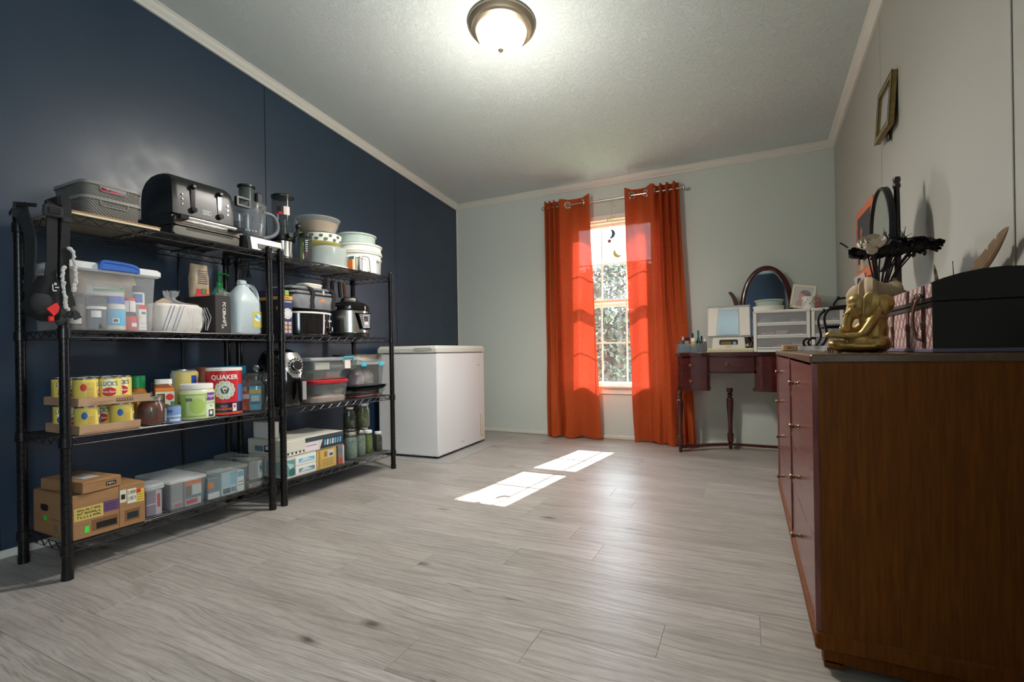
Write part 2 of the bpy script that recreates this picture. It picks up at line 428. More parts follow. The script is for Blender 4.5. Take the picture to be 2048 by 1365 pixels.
# crown mouldings and baseboards
CR = [(0, 0), (0.046, 0), (0.046, -0.006), (0.040, -0.010), (0.034, -0.014), (0.030, -0.026), (0.020, -0.036), (0.014, -0.040), (0.012, -0.055), (0, -0.055)]
q = MB(M_white); q.loft([[(x, YF-d, cz(YF)+h+0.004) for d, h in CR] for x in (XL, XR)], smooth=False); struct('trim_1', q)
q = MB(M_white); q.loft([[(XL+d, y, cz(y)+h+0.004) for d, h in CR] for y in (YB, YF)], smooth=False); struct('trim_2', q)
q = MB(M_white); q.loft([[(XR-d, y, cz(y)+h+0.004) for d, h in CR] for y in (YF, YB)], smooth=False); struct('trim_3', q)
for nm, lo, hi in (('baseboard_far', (XL, YF-0.012, 0), (XR, YF, 0.032)), ('baseboard_left', (XL, YB, 0), (XL+0.012, YF-0.012, 0.034)), ('baseboard_right', (XR-0.012, YB, 0), (XR, YF-0.012, 0.034))):
    q = MB(M_white); q.box(lo, hi, bev=0.004); struct(nm, q)
q = MB(M_white); q.box((XL, YF-0.012, 0.034), (XL+0.012, YF, cz(YF)-0.05), bev=0.003); struct('trim_4', q)

# ---- window
M_glass = mat('window glass', (235, 245, 248), 0.02, alpha=0.05, spec=0.5)
mb = MB(M_vinyl); W = 0.045                                           # casing on the room side
y0 = YF-0.016
mb.box((WX0-W, y0, WZ0-0.01), (WX0, YF, WZ1+W), bev=0.003); mb.box((WX1, y0, WZ0-0.01), (WX1+W, YF, WZ1+W), bev=0.003)
mb.box((WX0, y0, WZ1), (WX1, YF, WZ1+W), bev=0.003)
win = struct('window_1', mb)
q = MB(M_vinyl); q.box((WX0-W-0.02, YF-0.045, WZ0-0.004), (WX1+W+0.02, YF+0.05, WZ0+0.016), bev=0.004); obj('window_sill', q, win)
q = MB(M_vinyl); q.box((WX0-W, YF-0.014, WZ0-0.062), (WX1+W, YF, WZ0-0.006), bev=0.003); obj('apron', q, win)
q = MB(M_vinyl)
for a in ((WX0, YF+0.02, WZ0+0.016, WX0+0.018, YF+T, WZ1), (WX1-0.018, YF+0.02, WZ0+0.016, WX1, YF+T, WZ1), (WX0, YF+0.02, WZ1-0.018, WX1, YF+T, WZ1)):
    q.box(a[:3], a[3:])
obj('jamb', q, win)
def sash(nm, z0, z1, yc, mz, lowrail=0.028):
    q = MB(M_vinyl); s = 0.028; a, b_ = WX0+0.018, WX1-0.018
    q.box((a, yc-0.014, z0), (a+s, yc+0.014, z1), bev=0.003); q.box((b_-s, yc-0.014, z0), (b_, yc+0.014, z1), bev=0.003)
    q.box((a+s, yc-0.014, z0), (b_-s, yc+0.014, z0+lowrail), bev=0.003); q.box((a+s, yc-0.014, z1-s), (b_-s, yc+0.014, z1), bev=0.003)
    so = obj(nm, q, win)
    for x in (-1.203, -0.975):
        m_ = MB(M_vinyl); m_.box((x-0.006, yc-0.005, z0+s), (x+0.006, yc+0.005, z1-s), bev=0.002); obj('muntin', m_, so)
    m_ = MB(M_vinyl); m_.box((a+s, yc-0.006, mz-0.006), (b_-s, yc+0.004, mz+0.006), bev=0.002); obj('muntin', m_, so)
    m_ = MB(M_glass); m_.box((a+s-0.004, yc-0.0015, z0+s-0.004), (b_-s+0.004, yc+0.0015, z1-s+0.004)); obj('pane', m_, so)
sash('lower_sash', WZ0+0.016, 1.270, YF+0.045, 0.872)
sash('upper_sash', 1.205, WZ1-0.018, YF+0.078, 1.603, 0.045)

# ---- outdoors: pale sky from the world, grass and overexposed trees
M_grass = mat('grass', (120, 130, 85), 0.9, noise=0.4, nscale=4)
q = MB(M_grass); q.box((-16, YF+T+0.2, -0.7), (14, 34, -0.5)); struct('ground', q)
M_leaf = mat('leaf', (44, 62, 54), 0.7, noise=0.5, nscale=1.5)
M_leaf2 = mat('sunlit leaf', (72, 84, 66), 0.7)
M_bark = mat('bark', (110, 100, 88), 0.9, noise=0.4, nscale=8)
def leaves(n, cx, cy, z0, z1, rx, ry, seed):
    r = random.Random(seed); q = MB(M_leaf)
    for i in range(n):
        u = r.uniform(0, 2*pi); h = r.random(); k = (1-(2*h-1)**2)**0.35*r.random()**0.4
        x = cx+rx*k*cos(u)*(0.8+0.2*r.random()); y = cy+ry*k*sin(u); z = z0+(z1-z0)*h
        s = r.uniform(0.035, 0.085); a = Vector((r.uniform(-1, 1), r.uniform(-1, 1), r.uniform(-1, 1))).normalized(); b = a.orthogonal().normalized()
        p = Vector((x, y, z))
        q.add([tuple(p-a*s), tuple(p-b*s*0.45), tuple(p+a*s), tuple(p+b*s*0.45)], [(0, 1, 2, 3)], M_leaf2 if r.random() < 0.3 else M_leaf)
    return q
for i, (tx, ty, h, rx, lab) in enumerate(((-5.2, 13.6, 3.7, 2.0, 'leafy pale green tree outside, seen behind the left curtain'),
                                          (-2.6, 11.0, 3.25, 1.9, 'bushy hazy green tree outside, in the gap between the curtains'),
                                          (0.1, 13.4, 3.5, 1.9, 'leafy tree outside, seen through the right curtain'))):
    t = thing('tree', lab, 'tree', (tx, ty, -0.5))
    q = MB(M_bark); q.tube([(0, 0, 0), (0.03, 0, 0.9), (-0.03, 0.05, h-0.2)], 0.09, 8, rr=[0.12, 0.09, 0.04]); obj('trunk', q, t)
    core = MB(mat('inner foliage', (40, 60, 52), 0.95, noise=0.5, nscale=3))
    rr_ = random.Random(40+i)
    for k in range(26):
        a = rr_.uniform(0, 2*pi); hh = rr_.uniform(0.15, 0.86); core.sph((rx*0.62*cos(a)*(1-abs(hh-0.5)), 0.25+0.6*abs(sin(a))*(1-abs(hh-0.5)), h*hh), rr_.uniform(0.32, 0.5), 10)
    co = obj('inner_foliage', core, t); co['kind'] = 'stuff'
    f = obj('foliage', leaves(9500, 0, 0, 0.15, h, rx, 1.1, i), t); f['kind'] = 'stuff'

# ---- ceiling light
M_nickel = mat('brushed nickel', (158, 146, 128), 0.38, 0.9)
M_lamp = mat('lit frosted glass', (255, 244, 220), 0.35, emit=(255, 232, 190), estr=0.75)
lx, ly = -1.15, 2.31; tilt = math.atan(SL)
lamp = thing('ceiling_light', 'round nickel flush ceiling light with a lit frosted glass dome', 'ceiling light', (lx, ly, cz(ly)))
lamp.rotation_euler = (-tilt, 0, 0)
q = MB(M_nickel); q.lathe([(0.172, 0), (0.180, -0.006), (0.180, -0.016), (0.170, -0.026), (0.160, -0.032), (0.156, -0.044), (0.143, -0.050), (0.136, -0.050), (0.134, -0.030)], seg=48); obj('trim_ring', q, lamp)
q = MB(M_lamp); q.lathe([(0.135, -0.040), (0.133, -0.054), (0.128, -0.072), (0.115, -0.098), (0.092, -0.122), (0.062, -0.138), (0.03, -0.146), (0.001, -0.148)], seg=48); obj('glass_dome', q, lamp)
q = MB(M_nickel); q.lathe([(0.014, -0.143), (0.015, -0.150), (0.010, -0.155), (0.006, -0.162), (0.0005, -0.166)], seg=16); obj('finial', q, lamp)
fill_point_d = bpy.data.lights.new('fill_point', 'POINT'); fill_point_d.energy = 7.5; fill_point_d.color = (1.0, 0.94, 0.86); fill_point_d.shadow_soft_size = 0.09
fill_point = bpy.data.objects.new('fill_point', fill_point_d); C.objects.link(fill_point); fill_point.parent = lamp; fill_point.location = (0, 0, -0.58)  # unseen light added well below the lamp to even out the ceiling
spot_d = bpy.data.lights.new('bulb_down', 'SPOT'); spot_d.energy = 42; spot_d.spot_size = rad(164); spot_d.spot_blend = 0.85; spot_d.color = (1.0, 0.94, 0.86); spot_d.shadow_soft_size = 0.1
spot = bpy.data.objects.new('bulb_down', spot_d); C.objects.link(spot); spot.parent = lamp; spot.location = (0, 0, -0.18)

# ================================================================ wire shelving racks
M_post = mat('black epoxy post', (26, 25, 26), 0.28, 0.3)
M_wire = mat('black epoxy wire', (52, 52, 54), 0.28, 0.6)
SZ = (0.126, 0.518, 0.918, 1.348)                  # tops of the four shelves
RXF, RXB = -2.250, -2.600
def post_mesh():
    q = MB(M_post); pr = [(0.0185, 0.0), (0.0185, 0.03), (0.0165, 0.031)]
    z = 0.05
    while z < 1.36:
        pr += [(0.0165, z-0.0016), (0.0154, z-0.0008), (0.0154, z+0.0008), (0.0165, z+0.0016)]; z += 0.0254
    pr += [(0.0165, 1.366), (0.0175, 1.367), (0.0175, 1.374), (0.014, 1.380)]
    q.lathe(pr, seg=14, cap0=True, cap1=True); return q.mesh('post')
def shelf_mesh(y0, y1):
    q = MB(M_wire); x0, x1 = RXB, RXF; h = 0.030
    for z in (-0.002, -h):
        q.tube([(x0, y0, z), (x1, y0, z), (x1, y1, z), (x0, y1, z)], 0.0030, 6, closed=True)
    def zig(a, b, n):
        A, B = Vector(a), Vector(b); pts = []
        for i in range(n+1):
            p = A.lerp(B, i/n); p.z = -0.004 if i % 2 == 0 else -h+0.002; pts.append(tuple(p))
        q.tube(pts, 0.0019, 5)
    zig((x1, y0+0.02, 0), (x1, y1-0.02, 0), 26); zig((x0, y0+0.02, 0), (x0, y1-0.02, 0), 26)
    zig((x0+0.02, y0, 0), (x1-0.02, y0, 0), 10); zig((x0+0.02, y1, 0), (x1-0.02, y1, 0), 10)
    for k in (1, 2):
        yy = y0+(y1-y0)*k/3; q.tube([(x0, yy, -0.007), (x1, yy, -0.007)], 0.003, 6)
        zig((x0+0.02, yy, 0), (x1-0.02, yy, 0), 10)
    n = 14
    for i in range(1, n):
        x = x0+(x1-x0)*i/n; q.tube([(x, y0, -0.002), (x, y1, -0.002)], 0.0017, 5)
    return q.mesh('shelf')
PM = post_mesh()
q = MB(M_post); q.lathe([(0.0172, -0.036), (0.0215, -0.034), (0.0200, 0.002), (0.0172, 0.004)], seg=14); SLEEVE = q.mesh('corner_sleeve')
def rack(y0, y1, label):
    t = thing('wire_shelving_rack', label, 'shelving', ((RXB+RXF)/2, (y0+y1)/2, 0), 0, 'black wire shelving racks')
    ox, oy = -(RXB+RXF)/2, -(y0+y1)/2
    for x in (RXB, RXF):
        for y in (y0, y1): obj('post', PM, t, (x+ox, y+oy, 0))
    sm = shelf_mesh(y0, y1)
    for z in SZ:
        s = obj('shelf', sm, t, (ox, oy, z))
        for x in (RXB, RXF):
            for y in (y0, y1): obj('corner_sleeve', SLEEVE, s, (x, y, 0))
    return t
rack(0.882, 1.735, 'black four-shelf wire rack nearest the camera, with bean cans and a blue-handled tote')
rack(1.806, 2.700, 'black four-shelf wire rack beside the white freezer, with the slow cooker and air fryer')

# ================================================================ chest freezer
M_frz = mat('white enamel', (222, 223, 224), 0.35, spec=0.5)
M_frz2 = mat('freezer lid plastic', (205, 205, 196), 0.45)
M_seal = mat('grey gasket', (120, 120, 116), 0.7)
fz = thing('chest_freezer', 'white chest freezer with a recessed lid grip in the far left corner', 'freezer', (-2.105, 3.045, 0), rad(3.0))
D, L_ = 0.55, 0.800                                     # depth (local -x) and length (local y)
q = MB(M_frz); q.box((-D, 0, 0.018), (0, L_, 0.806), bev=0.008); obj('body', q, fz)
q = MB(M_seal); q.box((-D+0.01, 0.008, 0.805), (-0.008, L_-0.008, 0.812)); obj('gasket', q, fz)
q = MB(M_frz2); q.loft([rr(D+0.010, L_+0.012, 0.015, 0.812, -D/2, L_/2), rr(D+0.010, L_+0.012, 0.015, 0.842, -D/2, L_/2), rr(D-0.012, L_-0.010, 0.025, 0.864, -D/2, L_/2)], smooth=False); lid = obj('lid', q, fz)
M_rec = mat('recess shade', (168, 168, 158), 0.5)
q = MB(M_rec)
q.prism([(-0.215, 0.829), (-0.20, 0.849), (-0.052, 0.849), (-0.035, 0.829)], -0.0075, -0.004, 'y'); q.box((-0.20, -0.010, 0.826), (-0.05, -0.004, 0.830)); obj('grip_recess', q, lid)
q = MB(M_seal); strokes(q, (0.0003, L_-0.112, 0.695), (0, 1, 0), (0, 0, 1), 0.055, 0.012, 6, M_seal, 3); obj('badge', q, fz)
M_stain = mat('yellowed adhesive', (222, 200, 150), 0.6, noise=0.4, nscale=30)
q = MB(M_stain); q.box((0, L_-0.095, 0.06), (0.0006, L_-0.080, 0.255)); q.box((0, L_-0.095, 0.06), (0.0007, L_-0.045, 0.072)); q.box((0, L_-0.055, 0.07), (0.0006, L_-0.048, 0.23)); obj('label_residue', q, fz)
q = MB(M_frz2); q.cyl((0, 0.385, 0.085), 0.012, 0.004, 16, axis='x'); q.box((0.003, 0.381, 0.070), (0.010, 0.389, 0.092), bev=0.002); obj('drain_plug', q, fz)
q = MB(M_dark)
for x in (-0.05, -D+0.05):
    for y in (0.05, L_-0.05): q.cyl((x, y, 0), 0.018, 0.02, 12)
obj('feet', q, fz)
M_mat = mat('grey vinyl mat', (158, 158, 156), 0.5, noise=0.12, nscale=8)
q = MB(M_mat); q.M = Matrix.Translation((-2.105, 3.045, 0)) @ Matrix.Rotation(rad(3.0), 4, 'Z')
q.box((-0.52, -0.10, 0), (0.15, 1.05, 0.0022), bev=0.0007)
tag(obj('floor_mat', q), 'thin grey vinyl mat on the floor under the freezer', 'mat')

# ================================================================ curtains and rod
M_curt = bpy.data.materials.new('burnt orange curtain cloth'); M_curt.use_nodes = True
def curtain_nodes():
    nt = M_curt.node_tree; nt.nodes.clear(); N = nt.nodes.new; L = nt.links.new
    out = N('ShaderNodeOutputMaterial'); d = N('ShaderNodeBsdfDiffuse'); t = N('ShaderNodeBsdfTranslucent'); tr = N('ShaderNodeBsdfTransparent')
    tc = N('ShaderNodeTexCoord'); 
    def weave(stretch):
        mp = N('ShaderNodeMapping'); mp.inputs['Scale'].default_value = stretch; L(tc.outputs['Object'], mp.inputs['Vector'])
        n = N('ShaderNodeTexNoise'); n.inputs['Scale'].default_value = 60; n.inputs['Detail'].default_value = 3; L(mp.outputs[0], n.inputs['Vector']); return n.outputs['Fac']
    a = N('ShaderNodeMath'); a.operation = 'MULTIPLY'; L(weave((1, 1, 12)), a.inputs[0]); L(weave((12, 12, 1)), a.inputs[1])
    def tint(c0, c1):
        r = N('ShaderNodeValToRGB'); r.color_ramp.elements[0].position = 0.15; r.color_ramp.elements[1].position = 0.36
        r.color_ramp.elements[0].color = c0+(1,); r.color_ramp.elements[1].color = c1+(1,); L(a.outputs[0], r.inputs['Fac']); return r.outputs['Color']
    L(tint(srgb(184, 78, 40), srgb(224, 106, 58)), d.inputs['Color']); L(tint(srgb(112, 32, 21), srgb(142, 48, 33)), t.inputs['Color'])
    m1 = N('ShaderNodeMixShader'); m1.inputs[0].default_value = 0.34; L(d.outputs[0], m1.inputs[1]); L(t.outputs[0], m1.inputs[2])
    m2 = N('ShaderNodeMixShader'); m2.inputs[0].default_value = 0.010; L(m1.outputs[0], m2.inputs[1]); L(tr.outputs[0], m2.inputs[2])
    L(m2.outputs[0], out.inputs['Surface'])
curtain_nodes()
M_chrome = mat('polished chrome', (215, 215, 212), 0.14, 1.0)
ROY, ROZ = YF-0.085, 2.155
def spline(pts, n):
    out = []
    for i in range(len(pts)-1):
        p0 = pts[max(i-1, 0)]; p1 = pts[i]; p2 = pts[i+1]; p3 = pts[min(i+2, len(pts)-1)]
        for k in range(n):
            t = k/n
            out.append(tuple(0.5*((2*b)+(-a+c)*t+(2*a-5*b+4*c-d)*t*t+(-a+3*b-3*c+d)*t**3) for a, b, c, d in zip(p0, p1, p2, p3)))
    out.append(tuple(pts[-1])); return out
def curtain(label, top, bot, zt, zb, grom, seed):
    """top / bot: plan outline (x, y offset from the rod) at the heading and at the hem"""
    t = thing('curtain', label, 'curtain', (top[0][0], ROY, 0), 0, 'orange curtain panels')
    A = spline(top, 10); B = spline(bot, 10); n = len(A); rows = 40; q = MB(M_curt); vs = []; r = random.Random(seed); ph = r.random()*6
    for j in range(rows+1):
        s = j/rows; k = s**1.25; z = zt+(zb-zt)*s
        for i in range(n):
            x = A[i][0]*(1-k)+B[i][0]*k; y = A[i][1]*(1-k)+B[i][1]*k
            y += 0.006*sin(3.1*s*pi+i*0.21+ph)*s; x += 0.004*sin(5*s*pi+i*0.3+ph)*s
            dz = 0
            if j == 0: dz = 0.012*abs(A[i][1])/0.05
            if j == rows: dz = 0.008*sin(i*0.25+ph)+0.004
            vs.append((x-top[0][0], y, z+dz))
    fs = [(j*n+i, j*n+i+1, (j+1)*n+i+1, (j+1)*n+i) for j in range(rows) for i in range(n-1)]
    q.add(vs, fs, M_curt, True); cl = obj('cloth', q, t)
    q = MB(M_curt)                                                  # the double hem
    m_ = 2
    # grommets: rings square to the cloth where the rod passes
    for gx, ang in grom:
        g = MB(M_chrome); g.M = Matrix.Translation((gx-top[0][0], 0, ROZ)) @ Matrix.Rotation(ang, 4, 'Z')
        g.lathe([(0.021, -0.003), (0.032, -0.003), (0.034, 0), (0.032, 0.003), (0.021, 0.003), (0.019, 0), (0.021, -0.003)], seg=24, axis='x'); obj('grommet', g, t)
    return t
F = 0.038
curtain('left burnt orange grommet curtain panel, hanging near the freezer',
        [(-1.705, 0.01), (-1.688, -F), (-1.668, F), (-1.646, -F), (-1.625, F), (-1.603, -F), (-1.582, F), (-1.545, -0.030), (-1.49, -0.012), (-1.435, 0.030), (-1.385, 0.034), (-1.325, -0.004), (-1.275, -0.040), (-1.252, -0.048)],
        [(-1.705, 0.01), (-1.692, -0.030), (-1.672, -0.010), (-1.650, -0.050), (-1.610, -0.062), (-1.575, -0.040), (-1.558, 0.030), (-1.535, 0.000), (-1.512, -0.050), (-1.445, -0.030), (-1.38, 0.020), (-1.31, 0.010), (-1.23, -0.030), (-1.170, -0.050)],
        2.205, 0.010, [(-1.474, -0.93), (-1.334, 0.80), (-1.562, 0.5), (-1.614, 0.28), (-1.657, 0.28)], 3)
curtain('right burnt orange grommet curtain panel, hanging beside the vanity table',
        [(-0.938, -0.050), (-0.905, -0.020), (-0.855, 0.030), (-0.805, 0.030), (-0.755, -0.010), (-0.715, -0.046), (-0.690, -0.030), (-0.668, F), (-0.640, -F), (-0.614, F), (-0.588, -F), (-0.560, F), (-0.532, -F), (-0.508, 0.020), (-0.492, -0.01)],
        [(-0.885, -0.045), (-0.855, -0.030), (-0.805, 0.010), (-0.755, 0.025), (-0.722, -0.020), (-0.680, -0.050), (-0.635, -0.030), (-0.605, -0.080), (-0.560, -0.095), (-0.525, -0.060), (-0.500, 0.030), (-0.475, -0.030), (-0.445, 0.030), (-0.415, -0.02), (-0.385, 0.010)],
        2.205, 0.008, [(-0.885, -0.785), (-0.768, 0.9), (-0.680, -0.31), (-0.627, -0.33), (-0.574, -0.35)], 5)
t = thing('curtain_rod', 'thin silver curtain rod with ball ends above the window', 'curtain rod', (-1.085, ROY, ROZ))
q = MB(M_chrome); q.cyl((-0.615, 0, 0), 0.0065, 1.23, 12, axis='x'); obj('rod', q, t)
for x in (-0.630, 0.630):
    q = MB(M_chrome); q.sph((x, 0, 0), 0.016, 16); q.cyl((x*0.976-0.006, 0, 0), 0.009, 0.012, 12, axis='x'); obj('ball_finial', q, t)
for x in (-0.565, 0.565):
    q = MB(M_chrome); q.tube([(x, 0.085, 0.012), (x, 0.03, 0.012), (x, 0.006, 0.0)], 0.004, 8); q.box((x-0.008, 0.081, -0.02), (x+0.008, 0.085, 0.03), bev=0.001); obj('bracket', q, t)

# ================================================================ dresser
def wood(name, c0, c1, rough=0.4, vert='z', coat=0.0, speck=0.0):
    m = mat(name, c0, rough, coat=coat)
    nt = m.node_tree; N = nt.nodes.new; L = nt.links.new; b = nt.nodes['Principled BSDF']
    tc = N('ShaderNodeTexCoord'); mp = N('ShaderNodeMapping'); L(tc.outputs['Object'], mp.inputs['Vector'])
    mp.inputs['Scale'].default_value = {'z': (14, 14, 0.9), 'y': (14, 0.9, 14), 'x': (0.9, 14, 14)}[vert]
    n = N('ShaderNodeTexNoise'); n.inputs['Scale'].default_value = 9; n.inputs['Detail'].default_value = 6; n.inputs['Distortion'].default_value = 0.6
    L(mp.outputs[0], n.inputs['Vector'])
    r = N('ShaderNodeValToRGB'); r.color_ramp.elements[0].position = 0.32; r.color_ramp.elements[1].position = 0.68
    r.color_ramp.elements[0].color = srgb(*c0)+(1,); r.color_ramp.elements[1].color = srgb(*c1)+(1,); L(n.outputs['Fac'], r.inputs['Fac']); L(r.outputs['Color'], b.inputs['Base Color'])
    return m
M_side = wood('brown veneer', (94, 50, 8), (116, 64, 12), 0.55); M_side.node_tree.nodes['Principled BSDF'].inputs['Specular IOR Level'].default_value = 0.2
M_top = wood('dark brown top', (78, 58, 40), (96, 72, 50), 0.28, 'y')
M_front = wood('mahogany drawer front', (100, 58, 56), (126, 78, 74), 0.24, 'z')  # mauve of the glossy glare mixed into the wood's base colour
M_brass = mat('aged brass', (148, 130, 104), 0.30, 1.0)
DXF, DY0, DY1, DZT = 0.146, 1.427, 3.040, 0.790
dr = thing('dresser', 'long brown wooden dresser with small brass knobs against the right wall', 'dresser', (0.38, 2.233, 0))
ox, oy = -0.38, -2.233
def dbox(mb, lo, hi, bev=0.0, m=None): mb.box((lo[0]+ox, lo[1]+oy, lo[2]), (hi[0]+ox, hi[1]+oy, hi[2]), m, bev)
DXB = XR-0.018
q = MB(M_side); dbox(q, (DXF+0.012, DY0, 0.094), (DXB, DY0+0.020, 0.768)); dbox(q, (DXF+0.012, DY1-0.02, 0.094), (DXB, DY1, 0.768)); dbox(q, (DXB-0.012, DY0+0.02, 0.094), (DXB, DY1-0.02, 0.768)); dbox(q, (DXF+0.015, DY0+0.02, 0.094), (DXB-0.012, DY1-0.02, 0.12)); obj('carcass', q, dr)
q = MB(M_front); 
for a, b_ in ((DY0, DY0+0.022), (2.163, 2.199), (DY1-0.022, DY1)): dbox(q, (DXF, a, 0.094), (DXF+0.014, b_, 0.768), 0.002)
for z in (0.750, 0.6275, 0.4715, 0.300, 0.094): dbox(q, (DXF+0.004, DY0+0.02, z-0.004), (DXF+0.016, DY1-0.02, z+0.010))
obj('face_frame', q, dr)
q = MB(M_top); dbox(q, (DXF-0.004, DY0-0.003, 0.768), (DXB, DY1+0.003, DZT), 0.004); obj('top', q, dr)
q = MB(M_side); dbox(q, (DXF-0.002, DY0-0.006, 0.050), (DXB, DY1+0.004, 0.094), 0.005); obj('base_moulding', q, dr)
q = MB(M_side); dbox(q, (DXF+0.018, DY0+0.012, 0.014), (DXB-0.01, DY1-0.012, 0.050)); 
for y in (DY0+0.012, DY1-0.062): dbox(q, (DXF+0.018, y, 0.0), (DXF+0.06, y+0.05, 0.02), 0.002); dbox(q, (DXB-0.06, y, 0.0), (DXB-0.01, y+0.05, 0.02), 0.002)
obj('plinth', q, dr)
knob_mb = MB(M_brass); knob_mb.lathe([(0.010, 0), (0.010, -0.002), (0.006, -0.004), (0.0045, -0.007), (0.0075, -0.010), (0.0045, -0.013), (0.0045, -0.016), (0.0100, -0.029), (0.0090, -0.031), (0.0005, -0.0315)], seg=14, axis='x'); KNOB = knob_mb.mesh('knob')
ZD = [(0.6375, 0.746), (0.4815, 0.6235), (0.310, 0.4675), (0.104, 0.296)]
for (a, b_) in ((DY0+0.024, 2.161), (2.201, DY1-0.024)):
    for z0, z1 in ZD:
        q = MB(M_front); yc = (a+b_)/2
        n = 10; vs = []                                            # front with a shallow bow
        out = []
        for i in range(n+1):
            s = i/n; yy = a+(b_-a)*s; out.append((DXF+0.003+0.003*(2*s-1)**2+ox, yy+oy))
        out2 = out+[(DXF+0.020+ox, b_+oy), (DXF+0.020+ox, a+oy)]
        q.prism(out2, z0, z1, 'z'); d_ = obj('drawer', q, dr)
        for yk in (yc,):
            k = obj('knob', KNOB, d_, (DXF+0.004+ox, yk+oy, (z0+z1)/2))

# ================================================================ kidney vanity table
M_mah = wood('dark mahogany', (58, 20, 18), (84, 32, 28), 0.22, 'x', 0.4)
M_mahv = wood('dark mahogany upright', (52, 17, 15), (80, 30, 26), 0.22, 'z', 0.4)
M_wknob = mat('wooden knob', (112, 62, 38), 0.3, coat=0.4)
VX0, VX1, VYF, VYB, VZ = -0.510, 0.590, 3.950, 4.325, 0.775
vx = 0.04
va = thing('vanity_table', 'dark mahogany kidney vanity table with turned legs and an oval mirror', 'vanity', (vx, 4.14, 0))
def kid(inset=0.0):
    """kidney outline, front recessed in the middle"""
    pts = []; x0, x1 = VX0+inset-vx, VX1-inset-vx; f = VYF+inset-4.14; b = VYB-inset-4.14
    pts += [(x0+0.18, b), (x0+0.125, b-0.10), (x0+0.03, b-0.125), (x0, (f+b)/2-0.02), (x0+0.005, f+0.06), (x0+0.05, f+0.012), (x0+0.12, f), (x0+0.20, f+0.004)]
    pts += [(x0+0.245, f+0.022+0.010), (x0+0.262, f+0.040), (x1-0.262-0.0, f+0.040), (x1-0.245, f+0.032), (x1-0.20, f+0.004), (x1-0.12, f), (x1-0.05, f+0.012), (x1-0.005, f+0.06), (x1, (f+b)/2), (x1-0.02, b-0.08), (x1-0.10, b)]
    return pts[::-1]
q = MB(M_mah); q.prism(kid(0.006), 0.742, 0.752, 'z'); q.prism(kid(-0.008), 0.752, 0.768, 'z'); q.prism(kid(-0.002), 0.768, VZ, 'z'); obj('top', q, va)
def bank(xa, xb, nm, flip):
    q = MB(M_mah); f = VYF+0.016-4.14; b = (VYB-0.05 if flip else 4.185)-4.14; a, c = xa-vx, xb-vx
    out = [(a, b), (a, f+0.10), (a+0.012, f+0.045), (a+0.05, f+0.010), (a+0.11, f), (c-0.015, f+0.006), (c, f+0.02), (c, b)]
    if flip: out = [(-p[0]+(a+c), p[1]) for p in out][::-1]
    q.prism(out, 0.498, 0.742, 'z', smooth=False); bo = obj('drawer_bank', q, va)
    q = MB(M_mah); cx_ = (a+c)/2; cy_ = (f+b)/2
    q.prism([(cx_+(p[0]-cx_)*1.05, cy_+(p[1]-cy_)*1.045) for p in out], 0.485, 0.498, 'z'); obj('base_moulding', q, bo)
    for z0, z1 in ((0.504, 0.612), (0.622, 0.738)):
        q = MB(M_mah)
        ff = [p for p in out if p[1] < f+0.06]
        ff = [(p[0], p[1]-0.004) for p in ff]
        q.prism(ff+[(ff[-1][0], f+0.08), (ff[0][0], f+0.08)], z0, z1, 'z'); d_ = obj('drawer', q, bo)
        k = MB(M_wknob); k.lathe([(0.006, 0), (0.006, -0.012), (0.014, -0.018), (0.015, -0.026), (0.010, -0.032), (0.0005, -0.034)], seg=14, axis='y')
        obj('knob', k, bo, (cx_-0.005 if not flip else cx_+0.005-0.06, f-0.003, (z0+z1)/2))
bank(VX0+0.008, VX0+0.245, 'left', False); bank(VX1-0.542, VX1-0.008, 'right', False)
q = MB(M_mah); q.box((VX0+0.245-vx, VYF+0.05-4.14, 0.628), (VX1-0.542-vx, VYF+0.066-4.14, 0.742), bev=0.002); cd = obj('center_drawer', q, va)
k = MB(M_wknob); k.lathe([(0.006, 0), (0.006, -0.012), (0.014, -0.018), (0.015, -0.026), (0.010, -0.032), (0.0005, -0.034)], seg=14, axis='y'); obj('knob', k, cd, (-0.139-vx, VYF+0.05-4.14, 0.687))
q = MB(M_mah); q.box((VX0+0.245-vx, VYF+0.066-4.14, 0.618), (VX1-0.542-vx, VYB-0.05-4.14, 0.628)); obj('drawer_bottom', q, va)
LEG = MB(M_mahv); LEG.lathe([(0.008, 0), (0.012, 0.004), (0.013, 0.05), (0.016, 0.055), (0.023, 0.06), (0.024, 0.125), (0.020, 0.130), (0.014, 0.137), (0.018, 0.145), (0.016, 0.16), (0.017, 0.22), (0.022, 0.30), (0.026, 0.375), (0.024, 0.405), (0.014, 0.418), (0.020, 0.428), (0.022, 0.436), (0.013, 0.446), (0.021, 0.456), (0.024, 0.487)], seg=18, cap0=True)
LEGM = LEG.mesh('leg')
for x, y, s in ((-0.478, 3.985, 1), (-0.128, 4.245, 1), (0.235, 4.245, 1), (0.540, 3.985, 1)):
    obj('leg', LEGM, va, (x-vx, y-4.14, 0.0))
q = MB(M_mahv)                                                      # low curved stretcher that links the legs
for a, b_ in (((-0.478, 3.985), (-0.128, 4.245)), ((0.540, 3.985), (0.235, 4.245))):
    P0, P1 = Vector(a+(0,)), Vector(b_+(0,)); mid = Vector((P0.x*0.45+P1.x*0.55, P0.y*0.25+P1.y*0.75, 0)); pts = []
    for i in range(13):
        s = i/12; p = P0*(1-s)**2+mid*2*s*(1-s)+P1*s*s; pts.append((p.x, p.y))
    L1 = []; L2 = []
    for i, p in enumerate(pts):
        d = Vector(pts[min(i+1, 12)])-Vector(pts[max(i-1, 0)]); nrm = Vector((-d.y, d.x)).normalized()*0.018
        L1.append((p[0]+nrm.x-vx, p[1]+nrm.y-4.14)); L2.append((p[0]-nrm.x-vx, p[1]-nrm.y-4.14))
    q.prism(L1+L2[::-1], 0.030, 0.050, 'z')
